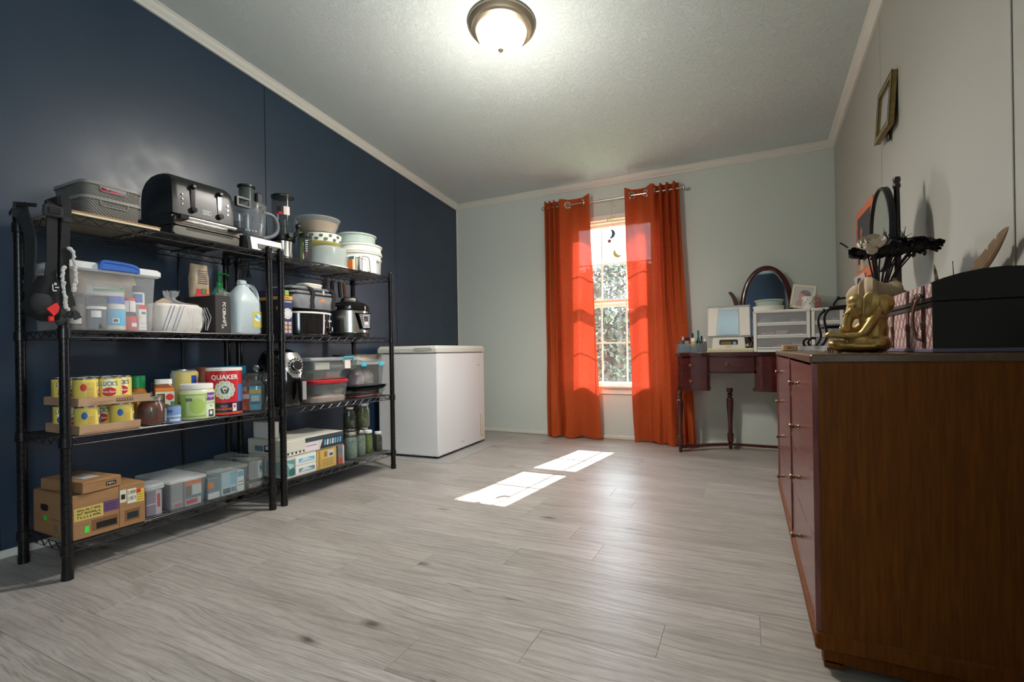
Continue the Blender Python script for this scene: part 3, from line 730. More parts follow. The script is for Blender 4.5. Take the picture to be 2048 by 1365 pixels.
q.box((-0.128-vx, 4.228-4.14, 0.030), (0.235-vx, 4.262-4.14, 0.050)); obj('stretcher', q, va)
# oval mirror with scrolled arms
M_mirror = mat('mirror glass', (225, 230, 230), 0.03, 1.0)
mxc, mzc, mw, mh = 0.142-vx, 1.115, 0.168, 0.315
my = 4.262-4.14
tiltm = Matrix.Translation((mxc, my, mzc)) @ Matrix.Rotation(rad(-4), 4, 'X') @ Matrix.Rotation(rad(0), 4, 'Z')
def oval_ring(q, w, h, tw, td, n=56):
    loops = []
    prof = [(-tw/2, 0.5*td), (-tw/2, -0.3*td), (-tw*0.25, -0.5*td), (tw*0.25, -0.45*td), (tw/2, -0.2*td), (tw/2, 0.5*td)]
    for i in range(n):
        a = 2*pi*i/n; nx, nz = cos(a)/w, sin(a)/h; l = math.hypot(nx, nz); nx /= l; nz /= l
        loops.append([(w*cos(a)+nx*o, d, h*sin(a)+nz*o) for o, d in prof])
    q.loft(loops, close=True)
q = MB(M_mahv); q.M = tiltm; oval_ring(q, mw, mh, 0.036, 0.030); mf = obj('mirror_frame', q, va)
q = MB(M_mirror); q.M = tiltm; n = 48; q.add([(mw*cos(2*pi*i/n), 0.004, mh*sin(2*pi*i/n)) for i in range(n)], [tuple(range(n))[::-1]]); q.M = Matrix.Identity(4); obj('mirror_glass', q, mf)
q = MB(M_mahv); q.M = tiltm; q.add([(mw*1.02*cos(2*pi*i/n), 0.012, mh*1.02*sin(2*pi*i/n)) for i in range(n)], [tuple(range(n))]); obj('mirror_back', q, mf)
for s in (-1, 1):
    q = MB(M_mahv); c = mxc
    pl = [(0.13, 0.78), (0.16, 0.86), (0.195, 0.96), (0.205, 1.06), (0.212, 1.14), (0.228, 1.205), (0.252, 1.245), (0.268, 1.252)]
    wd = [0.030, 0.030, 0.028, 0.026, 0.030, 0.030, 0.024, 0.010]
    Lp = spline([(a, b_, w_) for (a, b_), w_ in zip(pl, wd)], 5); o1 = []; o2 = []
    for i, (a, b_, w_) in enumerate(Lp):
        d = Vector(Lp[min(i+1, len(Lp)-1)][:2])-Vector(Lp[max(i-1, 0)][:2]); nn = Vector((-d.y, d.x)).normalized()*w_/2
        o1.append((c+s*(a+nn.x), b_+nn.y)); o2.append((c+s*(a-nn.x), b_-nn.y))
    q.prism(o1+o2[::-1], my-0.002, my+0.020, 'y'); obj('mirror_arm', q, va)

# ================================================================ things on the first rack
def P_(c, rough=0.5, **k): return mat('paint %d %d %d %.2f' % (c+(rough,)) + ''.join(sorted(k)), c, rough, **k)
M_txtw = mat('white print', (232, 230, 224), 0.6); M_txtk = mat('black print', (20, 20, 22), 0.6)
M_blackp = mat('black plastic', (22, 22, 23), 0.35); M_blackg = mat('glossy black', (12, 12, 13), 0.12, coat=0.5)
M_matteb = mat('satin black metal', (30, 31, 32), 0.33, 0.2)
M_steel = mat('brushed steel', (196, 194, 188), 0.26, 1.0)
M_card = mat('brown cardboard', (158, 118, 78), 0.85, noise=0.18, nscale=12, nstretch=(1, 1, 6))
M_card2 = mat('light cardboard', (184, 148, 116), 0.85, noise=0.18, nscale=12)
M_clear = clear('clear plastic', (225, 232, 235), 0.12, 0.15)
M_clear2 = glassy('cloudy plastic', (222, 228, 230), 0.10, 0.16, 0.22)
M_clear3 = clear('frosted plastic', (226, 232, 232), 0.34, 0.3)
M_jar = glassy('jar glass', (226, 238, 234), 0.03, 0.05, 0.35)
M_whitep = mat('white plastic', (226, 226, 220), 0.38)
def front(mb, x, y0, y1, z0, z1, m, t=0.0006):
    """thin printed patch on a face that looks along +x"""
    mb.box((x, y0, z0), (x+t, y1, z1), m)
def tub(t, w, d, h, r, m, taper=0.94, wall=0.003, rim=0.006, name='body', z0=0.0, rimm=None):
    """open container: w along x, d along y"""
    q = MB(m)
    q.loft([rr(w*taper, d*taper, r, z0), rr(w*taper+0.001, d*taper+0.001, r, z0+0.004), rr(w, d, r, z0+h)], cap1=False)
    b = obj(name, q, t)
    if rim:
        q = MB(rimm or m); q.loft([rr(w+rim, d+rim, r+rim/2, z0+h-0.004), rr(w+rim, d+rim, r+rim/2, z0+h+0.001), rr(w-0.004, d-0.004, r-0.001, z0+h+0.001), rr(w-0.004, d-0.004, r-0.001, z0+h-0.004)], close=True); obj('rim', q, t)
    return b
def carton(name, label, cat, lo, hi, m=None, rz=0.0, group=None, seam=True):
    """closed cardboard box; local origin at the base centre"""
    t = thing(name, label, cat, ((lo[0]+hi[0])/2, (lo[1]+hi[1])/2, lo[2]), rz, group)
    w, d, h = hi[0]-lo[0], hi[1]-lo[1], hi[2]-lo[2]
    q = MB(m or M_card); q.box((-w/2, -d/2, 0), (w/2, d/2, h), bev=0.0025); obj('body', q, t)
    return t, w/2, d/2, h

# ---- top shelf
zt = SZ[3]+0.001
t = thing('cutting_board', 'pale thin cutting board, lower of two on the top shelf under the woven baskets', 'board', (-2.42, 1.063, zt))
q = MB(mat('pale board', (214, 200, 172), 0.6)); q.loft([rr(0.30, 0.31, 0.02, 0), rr(0.32, 0.33, 0.025, 0.004), rr(0.32, 0.33, 0.025, 0.011)], smooth=False); obj('board', q, t)
t = thing('cutting_board', 'brown thin board lying on the pale board under the woven baskets', 'board', (-2.42, 1.060, zt+0.0115))
q = MB(wood('oak board', (142, 104, 66), (176, 134, 88), 0.5, 'y')); q.box((-0.158, -0.163, 0), (0.158, 0.163, 0.007), bev=0.002); obj('board', q, t)

M_weave = mat('grey woven plastic', (120, 118, 110), 0.55)
def weave_nodes():
    nt = M_weave.node_tree; N = nt.nodes.new; L = nt.links.new; b = nt.nodes['Principled BSDF']
    tc = N('ShaderNodeTexCoord'); w1 = N('ShaderNodeTexWave'); w1.bands_direction = 'Z'; w1.inputs['Scale'].default_value = 62
    w2 = N('ShaderNodeTexWave'); w2.bands_direction = 'DIAGONAL'; w2.inputs['Scale'].default_value = 48; w2.inputs['Distortion'].default_value = 1.0
    L(tc.outputs['Object'], w1.inputs['Vector']); L(tc.outputs['Object'], w2.inputs['Vector'])
    mx = N('ShaderNodeMath'); mx.operation = 'MULTIPLY'; L(w1.outputs['Fac'], mx.inputs[0]); L(w2.outputs['Fac'], mx.inputs[1])
    r = N('ShaderNodeValToRGB'); r.color_ramp.elements[0].position = 0.05; r.color_ramp.elements[1].position = 0.5
    r.color_ramp.elements[0].color = srgb(70, 68, 63)+(1,); r.color_ramp.elements[1].color = srgb(140, 138, 130)+(1,)
    L(mx.outputs[0], r.inputs['Fac']); L(r.outputs['Color'], b.inputs['Base Color'])
    bp = N('ShaderNodeBump'); bp.inputs['Distance'].default_value = 0.002; bp.inputs['Strength'].default_value = 0.7; L(mx.outputs[0], bp.inputs['Height']); L(bp.outputs['Normal'], b.inputs['Normal'])
weave_nodes()
M_rimg = mat('smooth grey plastic', (128, 127, 120), 0.45)
def basket(label, x, y, z, open_slot):
    t = thing('storage_basket', label, 'basket', (x, y, z), 0, 'grey woven storage baskets')
    w, d, h, r = 0.245, 0.205, 0.072, 0.03
    def loop(k, zz, off=0.0):
        W, D = w*k-off*2, d*k-off*2; L_ = rr(W, D, r, zz)
        # extra points on the front (+x) side so that a hand slot can be cut
        ext = [(W/2, yy, zz) for yy in (-0.052, -0.045, 0.045, 0.052)]
        return L_[:0]+[(W/2, 0.0, zz)]+[(W/2, 0.045, zz), (W/2, 0.052, zz)]+L_+[(W/2, -0.052, zz), (W/2, -0.045, zz)]
    zs = [0, 0.003, 0.042, 0.062, h]; ks = [0.93, 0.94, 0.975, 0.99, 1.0]
    for nm, off, flip in (('body', 0.0, False), ('lining', 0.003, True)):
        q = MB(M_weave if not flip else P_((52, 50, 47))); loops = [loop(k, zz+(0.002 if flip else 0), off) for k, zz in zip(ks, zs)]; n = len(loops[0])  # inner wall coloured darker than the weave so the inside reads as shaded
        vs = [p for l in loops for p in l]; fs = []
        for i in range(len(loops)-1):
            for j in range(n):
                k2 = (j+1) % n
                if open_slot and i == 2 and j in (0, n-1): continue
                f = (i*n+j, i*n+k2, (i+1)*n+k2, (i+1)*n+j); fs.append(f[::-1] if flip else f)
        fs.append(tuple(range(n)) if flip else tuple(range(n))[::-1])
        q.add(vs, fs, None, True)
        obj(nm, q, t)
    q = MB(M_rimg); q.loft([rr(w+0.006, d+0.006, r+0.003, h-0.010), rr(w+0.006, d+0.006, r+0.003, h+0.002), rr(w-0.006, d-0.006, r-0.002, h+0.002), rr(w-0.006, d-0.006, r-0.002, h-0.010)], close=True); obj('rim', q, t)
    q = MB(M_rimg); xf = w/2*0.985+0.0015
    q.tube([(xf, -0.047, 0.064), (xf-0.001, -0.047, 0.048), (xf-0.001, -0.040, 0.041), (xf-0.001, 0.040, 0.041), (xf-0.001, 0.047, 0.048), (xf, 0.047, 0.064)], 0.0026, 6); obj('handle_rim', q, t)
    q = MB(M_rimg); q.tube([(0.02+0.03*cos(a), 0.05+0.0*a, h+0.012*sin(a)) for a in [pi*i/10 for i in range(11)]] if False else [(-0.06, -0.10, h), (-0.06, -0.085, h+0.014), (-0.06, -0.06, h+0.012), (-0.06, -0.045, h)], 0.003, 6); obj('wire_loop', q, t)
    return t
zb = zt+0.0190
basket('lower grey woven plastic basket, with another basket nested on it', -2.395, 1.058, zb, False)
basket('upper grey woven plastic basket with an open hand slot showing something pink', -2.395, 1.058, zb+0.058, True)
M_pink = mat('pink plastic', (236, 92, 120), 0.4); M_dpink = mat('dark pink plastic', (170, 30, 64), 0.4)
t = thing('hair_brush', 'pink plastic piece glimpsed through the hand slot of the upper basket', 'brush', (-2.300, 1.062, zb+0.084))
q = MB(M_pink); q.tube([(0, -0.01, 0.022), (0.004, 0.02, 0.016), (0.006, 0.05, 0.012)], 0.013, 10); obj('handle', q, t)
q = MB(M_dpink); q.sph((0, -0.035, 0.022), 0.02, 12, sc=(1, 1.2, 0.7)); obj('head', q, t)

# contact grill
t = thing('contact_grill', 'black and steel contact grill with a chrome handle bar, under the toaster', 'grill', (-2.39, 1.432, zt))
yl, yr, xf, xb = -0.158, 0.158, 0.118, -0.165
q = MB(M_matteb); q.loft([[(xb, y, 0.008), (xf-0.004, y, 0.008), (xf, y, 0.046), (xb, y, 0.052)] for y in (yl, yr)], smooth=False); obj('lower_body', q, t)
q = MB(M_matteb); q.loft([[(xb, y, 0.054), (xf, y, 0.050), (xf-0.004, y, 0.092), (xf-0.03, y, 0.099), (xb, y, 0.099)] for y in (yl, yr)], smooth=False); up = obj('upper_body', q, t)
def rframe(q, x, y0, y1, z0, z1, r, w, m, th=0.004):
    L0 = [(p[0], p[1]) for p in rr(y1-y0, z1-z0, r, 0, (y0+y1)/2, (z0+z1)/2)]
    L1 = [(p[0], p[1]) for p in rr(y1-y0-2*w, z1-z0-2*w, max(r-w, 0.001), 0, (y0+y1)/2, (z0+z1)/2)]
    q.loft([[(x, a, b) for a, b in L0], [(x+th, a, b) for a, b in L0], [(x+th, a, b) for a, b in L1], [(x, a, b) for a, b in L1]], m, close=True, smooth=False)
q = MB(M_chrome); q.prism([(p[0], p[1]) for p in rr(0.300, 0.040, 0.012, 0, 0, 0.071)], xf-0.002, xf+0.003, 'x'); obj('steel_front', q, up)
q = MB(M_chrome); q.prism([(p[0], p[1]) for p in rr(0.306, 0.038, 0.012, 0, 0, 0.026)], xf-0.004, xf+0.002, 'x'); lo_ = obj('steel_front', q, t)
q = MB(M_blackp); q.box((xf+0.001, -0.10, 0.034), (xf+0.0032, 0.12, 0.043)); obj('drip_slot', q, t)
q = MB(M_chrome); q.cyl((xf+0.036, -0.112, 0.080), 0.0085, 0.226, 16, axis='y'); hb = obj('handle_bar', q, t)
q = MB(M_blackp)
q.loft([[(xf, y, 0.070), (xf+0.044, y, 0.072), (xf+0.046, y, 0.090), (xf, y, 0.094)] for y in (-0.146, -0.112)], smooth=False); obj('handle_bracket', q, hb)
q = MB(M_blackp); q.loft([[(xf, y, 0.070), (xf+0.044, y, 0.072), (xf+0.046, y, 0.090), (xf, y, 0.094)] for y in (0.114, 0.150)], smooth=False); obj('handle_bracket', q, hb)
q = MB(M_blackp); q.box((0.02, yl-0.006, 0.028), (0.045, yl+0.004, 0.072), bev=0.003); q.cyl((0.033, yl-0.009, 0.05), 0.012, 0.006, 14, axis='y'); obj('hinge', q, t)
for x in (xb+0.02, xf-0.03):
    for y in (yl+0.02, yr-0.02):
        q = MB(M_blackp); q.cyl((x, y, 0), 0.008, 0.009, 10); obj('foot', q, t)
# toaster, standing on the grill
t = thing('toaster', 'matte black four-slot toaster with two levers, on top of the contact grill', 'toaster', (-2.405, 1.425, zt+0.1005))
xf = 0.122; prof = [(-0.125, 0.004), (-0.124, 0.105), (-0.114, 0.150), (-0.090, 0.180), (-0.050, 0.196), (0.0, 0.200), (0.048, 0.196), (0.086, 0.182), (0.108, 0.162), (0.118, 0.130), (0.121, 0.06), (xf, 0.004)]
loops = []
for y, k in ((-0.142, 0.90), (-0.136, 0.97), (-0.118, 1.0), (0.118, 1.0), (0.136, 0.97), (0.142, 0.90)):
    loops.append([((x-0.0)*(0.97+0.03*k), y, 0.004+(z-0.004)*(k if z > 0.05 else 1)) for x, z in prof])
q = MB(M_matteb); q.loft(loops, smooth=True); obj('shell', q, t)
q = MB(M_blackp); q.box((-0.115, -0.130, 0), (0.112, 0.130, 0.006)); obj('base', q, t)
q = MB(M_blackg)
for x in (-0.055, 0.02):
    for y in (-0.062, 0.062): q.box((x-0.014, y-0.052, 0.192), (x+0.014, y+0.052, 0.2002))
sl = obj('bread_slot', q, t); sl['kind'] = 'stuff'
for y in (-0.054, 0.072):
    q = MB(M_blackg); q.box((xf-0.014, y-0.013, 0.034), (xf+0.0012, y+0.013, 0.132), bev=0.004); s_ = obj('lever_track', q, t)
    q = MB(M_blackp); q.box((xf-0.010, y-0.010, 0.132), (xf+0.018, y+0.010, 0.150), bev=0.004); obj('lever', q, s_)
    q = MB(M_blackg); q.cyl((xf, y, 0.034), 0.013, 0.014, 20, axis='x'); q.cyl((xf+0.013, y, 0.034), 0.010, 0.003, 20, axis='x'); obj('dial', q, s_)
for y in (-0.100, 0.112):
    for z in (0.052, 0.074, 0.096):
        q = MB(M_chrome); q.cyl((xf-0.001, y, z), 0.0042, 0.003, 12, axis='x'); obj('button', q, t)
q = MB(M_txtw); rframe(q, xf+0.0004, -0.012, 0.030, 0.026, 0.046, 0.004, 0.0012, M_txtw, 0.0006)
text(q, 'BLACK+', 0.0085, (xf+0.0005, 0.009, 0.0405), (0, 1, 0), (0, 0, 1), M_txtw, 0.02); text(q, 'DECKER', 0.0085, (xf+0.0005, 0.009, 0.0318), (0, 1, 0), (0, 0, 1), M_txtw, 0.02); obj('badge', q, t)

# food processor
M_smk = mat('smoky grey', (96, 96, 110), 0.2, alpha=0.6)
def oval(mb, c, r, a, z, wa, hz, m, n=20):
    vs = [(c[0]+r*cos(a), c[1]+r*sin(a), c[2]+z)]
    for s in (0.35, 0.7, 1.0): vs += [(c[0]+r*cos(a+s*wa*cos(2*pi*i/n)), c[1]+r*sin(a+s*wa*cos(2*pi*i/n)), c[2]+z+s*hz*sin(2*pi*i/n)) for i in range(n)]
    fs = [(0, 1+i, 1+(i+1) % n) for i in range(n)]
    for k in (0, 1): fs += [(1+k*n+i, 1+(k+1)*n+i, 1+(k+1)*n+(i+1) % n, 1+k*n+(i+1) % n) for i in range(n)]
    mb.add(vs, fs, m)
t = thing('food_processor', 'food processor with a clear handled bowl on a silver sloped base', 'food processor', (-2.40, 1.730, zt))
q = MB(M_blackp); q.loft([rr(0.19, 0.175, 0.03, 0, 0, -0.01), rr(0.185, 0.17, 0.03, 0.045, 0, -0.01), rr(0.16, 0.15, 0.04, 0.085, 0, -0.01)]); obj('motor_base', q, t)
q = MB(M_whitep if False else mat('silver plastic', (186, 184, 178), 0.32, 0.5))
q.loft([[(0.080, y, 0.012), (0.125, y, 0.010), (0.112, y, 0.068+0.006), (0.082, y, 0.078)] for y in (-0.070, -0.055, 0.095, 0.112)], smooth=False); pn = obj('front_panel', q, t)
q = MB(M_blackp); q.loft([[(0.119, y, 0.018), (0.1265, y, 0.018), (0.1205, y, 0.044), (0.113, y, 0.044)] for y in (-0.035, 0.098)], smooth=False); obj('button_strip', q, pn)
q = MB(M_clear2); q.lathe([(0.070, 0.088), (0.074, 0.092), (0.080, 0.13), (0.086, 0.19), (0.088, 0.255)], seg=32); bw = obj('bowl', q, t)
q = MB(mat('smoky grey', (96, 96, 110), 0.2, alpha=0.6)); q.lathe([(0.071, 0.100), (0.079, 0.165)], seg=32); q.cyl((0, 0, 0.09), 0.022, 0.12, 16); obj('blade_hub', q, bw)
q = MB(M_txtw)
for i in range(4):
    for j in range(2): oval(q, (0, 0, 0), 0.0775+0.0004*j, -0.75+i*0.20, 0.118, (0.055, 0.030)[j], (0.0045, 0.0022)[j], M_txtw if j == 0 else M_smk, 8-2*(i % 2))
obj('bowl_marks', q, bw)
q = MB(M_clear2); q.lathe([(0.090, 0.250), (0.091, 0.266), (0.080, 0.274), (0.045, 0.280), (0.0005, 0.281)], seg=32); ld = obj('lid', q, t)
q = MB(mat('smoky chute', (70, 84, 82), 0.15, alpha=0.72)); q.lathe([(0.038, 0.280), (0.037, 0.365)], (-0.005, -0.005, 0), 24, sx=1.0, sy=1.0, cap1=True); obj('feed_chute', q, ld)
q = MB(M_blackp); q.lathe([(0.037, 0.358), (0.044, 0.362), (0.043, 0.371), (0.030, 0.374), (0.0005, 0.374)], (-0.005, -0.005, 0), 24); obj('chute_rim', q, ld)
q = MB(M_blackp); q.box((-0.02, 0.040, 0.268), (0.020, 0.078, 0.348), bev=0.006); obj('interlock', q, ld)
q = MB(M_blackp); rframe(q, 0.060, -0.118, -0.040, 0.228, 0.278, 0.006, 0.010, M_blackp, 0.02); obj('clip_handle', q, ld)
q = MB(mat('grey handle', (104, 106, 112), 0.3, alpha=0.75)); q.tube(spline([(0.02, 0.075, 0.245), (0.03, 0.125, 0.238), (0.035, 0.150, 0.205), (0.035, 0.150, 0.155), (0.03, 0.118, 0.120), (0.02, 0.072, 0.105)], 6), 0.011, 10); obj('handle', q, t)
q = MB(M_blackp); q.tube(spline([(0.005, 0.080, 0.262), (0.012, 0.135, 0.250), (0.018, 0.166, 0.210), (0.018, 0.166, 0.16), (0.012, 0.13, 0.115)], 6), 0.006, 8); obj('handle_trim', q, t)

# black soft carrier hanging over the corner post
M_fab = mat('black webbing', (28, 28, 29), 0.85, bump=0.4, bscale=900); M_fab2 = mat('dark grey fabric', (44, 45, 46), 0.9, bump=0.3, bscale=600)
M_red = mat('red fabric', (206, 38, 34), 0.7); M_rope = mat('white fluffy cord', (208, 206, 202), 0.9, bump=1.0, bscale=400)
hx = -2.225
t = thing('baby_carrier', 'black strap harness with buckles, red patches and white cord, hung on the left rack post', 'harness', (hx, 0.86, 0.93))
def strap(q, pts, w, th, m=None, wdir=(0, 1, 0)):
    P = spline(pts, 6); L_ = []
    W = Vector(wdir)
    for i, p in enumerate(P):
        d = (Vector(P[min(i+1, len(P)-1)])-Vector(P[max(i-1, 0)])).normalized(); s_ = (W-d*W.dot(d)).normalized(); nn = d.cross(s_)*th/2; s_ = s_*w/2; p = Vector(p)
        L_.append([tuple(p+s_+nn), tuple(p-s_+nn), tuple(p-s_-nn), tuple(p+s_-nn)])
    q.loft(L_, m, smooth=False)
def L(x, y, z): return (x-hx, y-0.86, z-0.93)
# measured on the plane just in front of the posts
q = MB(M_fab); strap(q, [L(-2.34, 0.875, 1.36), L(-2.285, 0.866, 1.385), L(-2.222, 0.845, 1.352), L(-2.205, 0.836, 1.27), L(-2.20, 0.832, 1.16), L(-2.20, 0.826, 1.09)], 0.030, 0.006); st = obj('shoulder_strap', q, t)
q = MB(M_fab2); q.box(L(-2.206, 0.810, 1.312), L(-2.192, 0.866, 1.352), bev=0.004); q.box(L(-2.198, 0.820, 1.320), L(-2.188, 0.856, 1.344), M_blackp, bev=0.003); obj('buckle', q, st)
q = MB(M_fab); strap(q, [L(-2.34, 0.905, 1.37), L(-2.28, 0.895, 1.390), L(-2.215, 0.882, 1.36), L(-2.20, 0.872, 1.27), L(-2.20, 0.868, 1.18), L(-2.203, 0.870, 1.08), L(-2.20, 0.885, 1.0)], 0.026, 0.006); st2 = obj('shoulder_strap', q, t)
q = MB(M_fab2); q.box(L(-2.206, 0.862, 1.300), L(-2.194, 0.892, 1.318), bev=0.003); obj('slider', q, st2)
q = MB(M_fab2); strap(q, [L(-2.54, 0.86, 1.36), L(-2.50, 0.855, 1.385), L(-2.45, 0.85, 1.34), L(-2.40, 0.85, 1.25), L(-2.42, 0.852, 1.15), L(-2.45, 0.855, 1.06)], 0.07, 0.006, None, (1, 0, 0)); obj('waist_belt', q, t)
q = MB(M_fab); strap(q, [L(-2.59, 0.853, 1.38), L(-2.50, 0.846, 1.40), L(-2.40, 0.84, 1.385), L(-2.33, 0.84, 1.372)], 0.014, 0.003, None, (0, 0, 1)); obj('loop_strap', q, t)
q = MB(M_fab); q.box(L(-2.33, 0.860, 1.358), L(-2.22, 0.900, 1.402), bev=0.008); obj('folded_pad', q, t)
q = MB(M_fab)                                                       # seat panel: a soft bag shape
q.loft([rr(0.05, 0.045, 0.02, L(0,0,1.10)[2], 0.01, -0.035), rr(0.09, 0.075, 0.02, L(0,0,1.05)[2], -0.02, -0.030), rr(0.12, 0.090, 0.03, L(0,0,1.00)[2], -0.04, -0.032), rr(0.11, 0.080, 0.03, L(0,0,0.965)[2], -0.03, -0.030), rr(0.05, 0.05, 0.02, L(0,0,0.945)[2], -0.02, -0.02)]); pan = obj('seat_panel', q, t)
q = MB(M_fab2); q.sph(L(-2.215, 0.812, 1.005), 0.040, 16, sc=(0.55, 0.9, 1.0)); obj('pocket', q, pan)
q = MB(M_red); q.prism([(-0.050, 0.055), (-0.032, 0.070), (-0.022, 0.078), (-0.014, 0.062), (-0.018, 0.045), (-0.030, 0.030)], 0.034, 0.042, 'x', smooth=False); q.box((0.030, -0.044, 0.010), (0.040, -0.028, 0.030), bev=0.003); obj('red_patch', q, pan)
q = MB(M_txtw); q.box((0.030, -0.030, 0.118), (0.034, -0.028, 0.142)); q.box((0.030, -0.030, 0.118), (0.034, -0.018, 0.122)); q.box((0.030, -0.022, 0.130), (0.034, -0.012, 0.134)); q.box((0.030, -0.024, 0.140), (0.034, -0.018, 0.148)); obj('emblem', q, pan)
q = MB(M_fab2); strap(q, [L(-2.22, 0.855, 0.99), L(-2.205, 0.875, 0.965), L(-2.20, 0.892, 0.975), L(-2.20, 0.905, 0.955)], 0.022, 0.010); strap(q, [L(-2.21, 0.868, 1.0), L(-2.205, 0.862, 0.95), L(-2.21, 0.845, 0.935)], 0.020, 0.008); obj('webbing_tail', q, t)
def fluffy(pts):
    rnd_ = random.Random(len(pts)*7+int(pts[0][2]*100)); S = spline(pts, 7); q = MB(M_rope)
    for p in S: q.sph((p[0]+rnd_.uniform(-.002, .002), p[1]+rnd_.uniform(-.002, .002), p[2]), 0.0065*rnd_.uniform(0.8, 1.15), 8)
    return q
o = obj('fluffy_cord', fluffy([L(-2.188, 0.876, 1.206), L(-2.186, 0.886, 1.196), L(-2.186, 0.891, 1.15), L(-2.186, 0.894, 1.11), L(-2.186, 0.890, 1.075), L(-2.186, 0.886, 1.055)]), t); o['kind'] = 'stuff'
o = obj('fluffy_cord', fluffy([L(-2.185, 0.862, 1.135), L(-2.183, 0.856, 1.125), L(-2.183, 0.856, 1.08), L(-2.183, 0.859, 1.04), L(-2.183, 0.862, 1.005), L(-2.183, 0.868, 0.985)]), t); o['kind'] = 'stuff'

# ---- second shelf
zs = SZ[2]+0.001
# lidded tote with a blue handle
TX, TY, TW, TD, TH = -2.425, 1.058, 0.290, 0.310, 0.262
M_tote = clear('tote plastic', (226, 228, 230), 0.25, 0.2)
t = thing('storage_tote', 'clear plastic storage tote with a white rim and a blue handle', 'storage tote', (TX, TY, zs))
q = MB(M_tote); q.loft([rr(TW*0.92, TD*0.92, 0.02, 0), rr(TW*0.93, TD*0.93, 0.02, 0.004), rr(TW, TD, 0.02, TH-0.02)], cap1=False); obj('body', q, t)
M_rimw = clear('milky rim', (232, 234, 232), 0.85, 0.3)
q = MB(M_rimw); q.loft([rr(TW+0.010, TD+0.012, 0.02, TH-0.034), rr(TW+0.030, TD+0.036, 0.026, TH-0.026), rr(TW+0.030, TD+0.036, 0.026, TH-0.008), rr(TW+0.012, TD+0.016, 0.02, TH), rr(TW-0.02, TD-0.02, 0.02, TH)], cap0=False); obj('lid', q, t)
q = MB(mat('blue plastic', (52, 98, 178), 0.38)); hp = spline([(0, -0.058, TH-0.026), (0.004, -0.054, TH+0.002), (0.006, -0.03, TH+0.006), (0.006, 0.03, TH+0.004), (0.004, 0.064, TH-0.004), (0, 0.070, TH-0.026)], 5)
q.M = Matrix.Translation((TW/2+0.012, 0, 0)); strap(q, hp, 0.036, 0.010, None, (1, 0, 0)); q.box((0.012, -0.058, TH-0.028), (0.020, 0.070, TH+0.004), bev=0.004); obj('handle', q, t)
M_bag = mat('cloudy bag film', (206, 198, 186), 0.35, alpha=0.55, noise=0.3, nscale=20)
def rc_(x, y, z): return (x, y, z)
fx = TX+0.105
def bottle(name, label, cat, x, y, z, r, h, mb_, mc, lab=None, txt=None, group=None, capr=0.9, caph=0.22, neck=0.0, rz=None):
    """round jar or bottle with cap; label band faces the camera"""
    a = math.atan2(-y, -x) if rz is None else rz
    t = thing(name, label, cat, (x, y, z), a, group)
    hb_ = h*(1-caph)
    q = MB(mb_)
    if neck: q.lathe([(r*0.92, 0), (r, 0.004), (r, hb_*0.62), (r*0.85, hb_*0.75), (neck, hb_*0.92), (neck, hb_)], seg=20, cap0=True, cap1=True)
    else: q.lathe([(r*0.94, 0), (r, 0.004), (r, hb_*0.9), (r*0.93, hb_*0.96), (r*0.88, hb_)], seg=20, cap0=True, cap1=True)
    obj('body', q, t)
    rc2 = (neck*1.15 if neck else r*capr)
    q = MB(mc); q.lathe([(rc2, hb_-0.001), (rc2, h-0.003), (rc2-0.003, h), (0.0005, h)], seg=20, cap0=True); obj('cap', q, t)
    if lab:
        q = MB()
        for m_, z0, z1, a0, a1 in lab: q.arc((0, 0, 0), r+0.0006+0.0003*len(q.f)/64, z0*h, z1*h, a0, a1, m_, 10)
        if txt:
            for s_, sz, aa, zz, m_ in txt: text_cyl(q, s_, sz, (0, 0, 0), r+0.0014, aa, zz*h, m_, 0.01)
        obj('label', q, t)
    return t
W_ = P_((228, 226, 220)); BLU = P_((58, 96, 180)); LBL = P_((92, 178, 214)); RED = P_((204, 40, 46)); DGR = P_((60, 64, 70)); GRN = P_((70, 128, 84)); YEL = P_((226, 200, 84)); ORG = P_((226, 122, 44)); NAVY = P_((26, 34, 74)); CRM = P_((226, 214, 178)); BRN = P_((98, 66, 44)); PUR = P_((110, 56, 150)); LGR = P_((150, 186, 90)); TEA = P_((38, 128, 150)); CHAR = P_((38, 40, 46))
zi = zs+0.005
bottle('spice_bottle', 'dark bottle with a black cap at the left end inside the clear tote', 'bottle', fx-0.005, 0.948, zi, 0.030, 0.125, P_((74, 58, 42)), CHAR, [(W_, 0.15, 0.42, -0.9, 0.6)])
bottle('supplement_jar', 'charcoal jar with a black lid and white band in the clear tote', 'jar', fx, 1.012, zi, 0.031, 0.128, P_((70, 76, 84)), CHAR, [(W_, 0.62, 0.70, -1.5, 1.5), (W_, 0.36, 0.56, -0.5, 0.5)])
bottle('supplement_jar', 'white jar with a blue lid and sky blue label in the clear tote', 'jar', fx, 1.078, zi, 0.032, 0.135, P_((214, 208, 190)), BLU, [(LBL, 0.12, 0.62, -1.5, 1.5), (W_, 0.20, 0.34, -0.35, 0.35), (DGR, 0.23, 0.31, -0.22, 0.22)])
bottle('supplement_jar', 'small red jar at the bottom of the tote beside the white and red box', 'jar', fx, 1.130, zi, 0.022, 0.075, RED, DGR, [(W_, 0.2, 0.4, 0.2, 1.2)])
bottle('supplement_jar', 'white jar with a red lid standing on the red jar in the tote', 'jar', fx, 1.128, zi+0.0755, 0.021, 0.060, W_, RED, [(RED, 0.05, 0.7, -0.06, 0.06)])
t, a_, b_, h_ = carton('product_box', 'white box with a red top band standing in the right end of the tote', 'box', (fx-0.045, 1.153, zi), (fx+0.005, 1.174, zi+0.108), W_) if False else carton('product_box', 'white box with a red top band standing in the right end of the tote', 'box', (fx-0.03, 1.151, zi), (fx+0.020, 1.176+0.006, zi+0.108), W_)
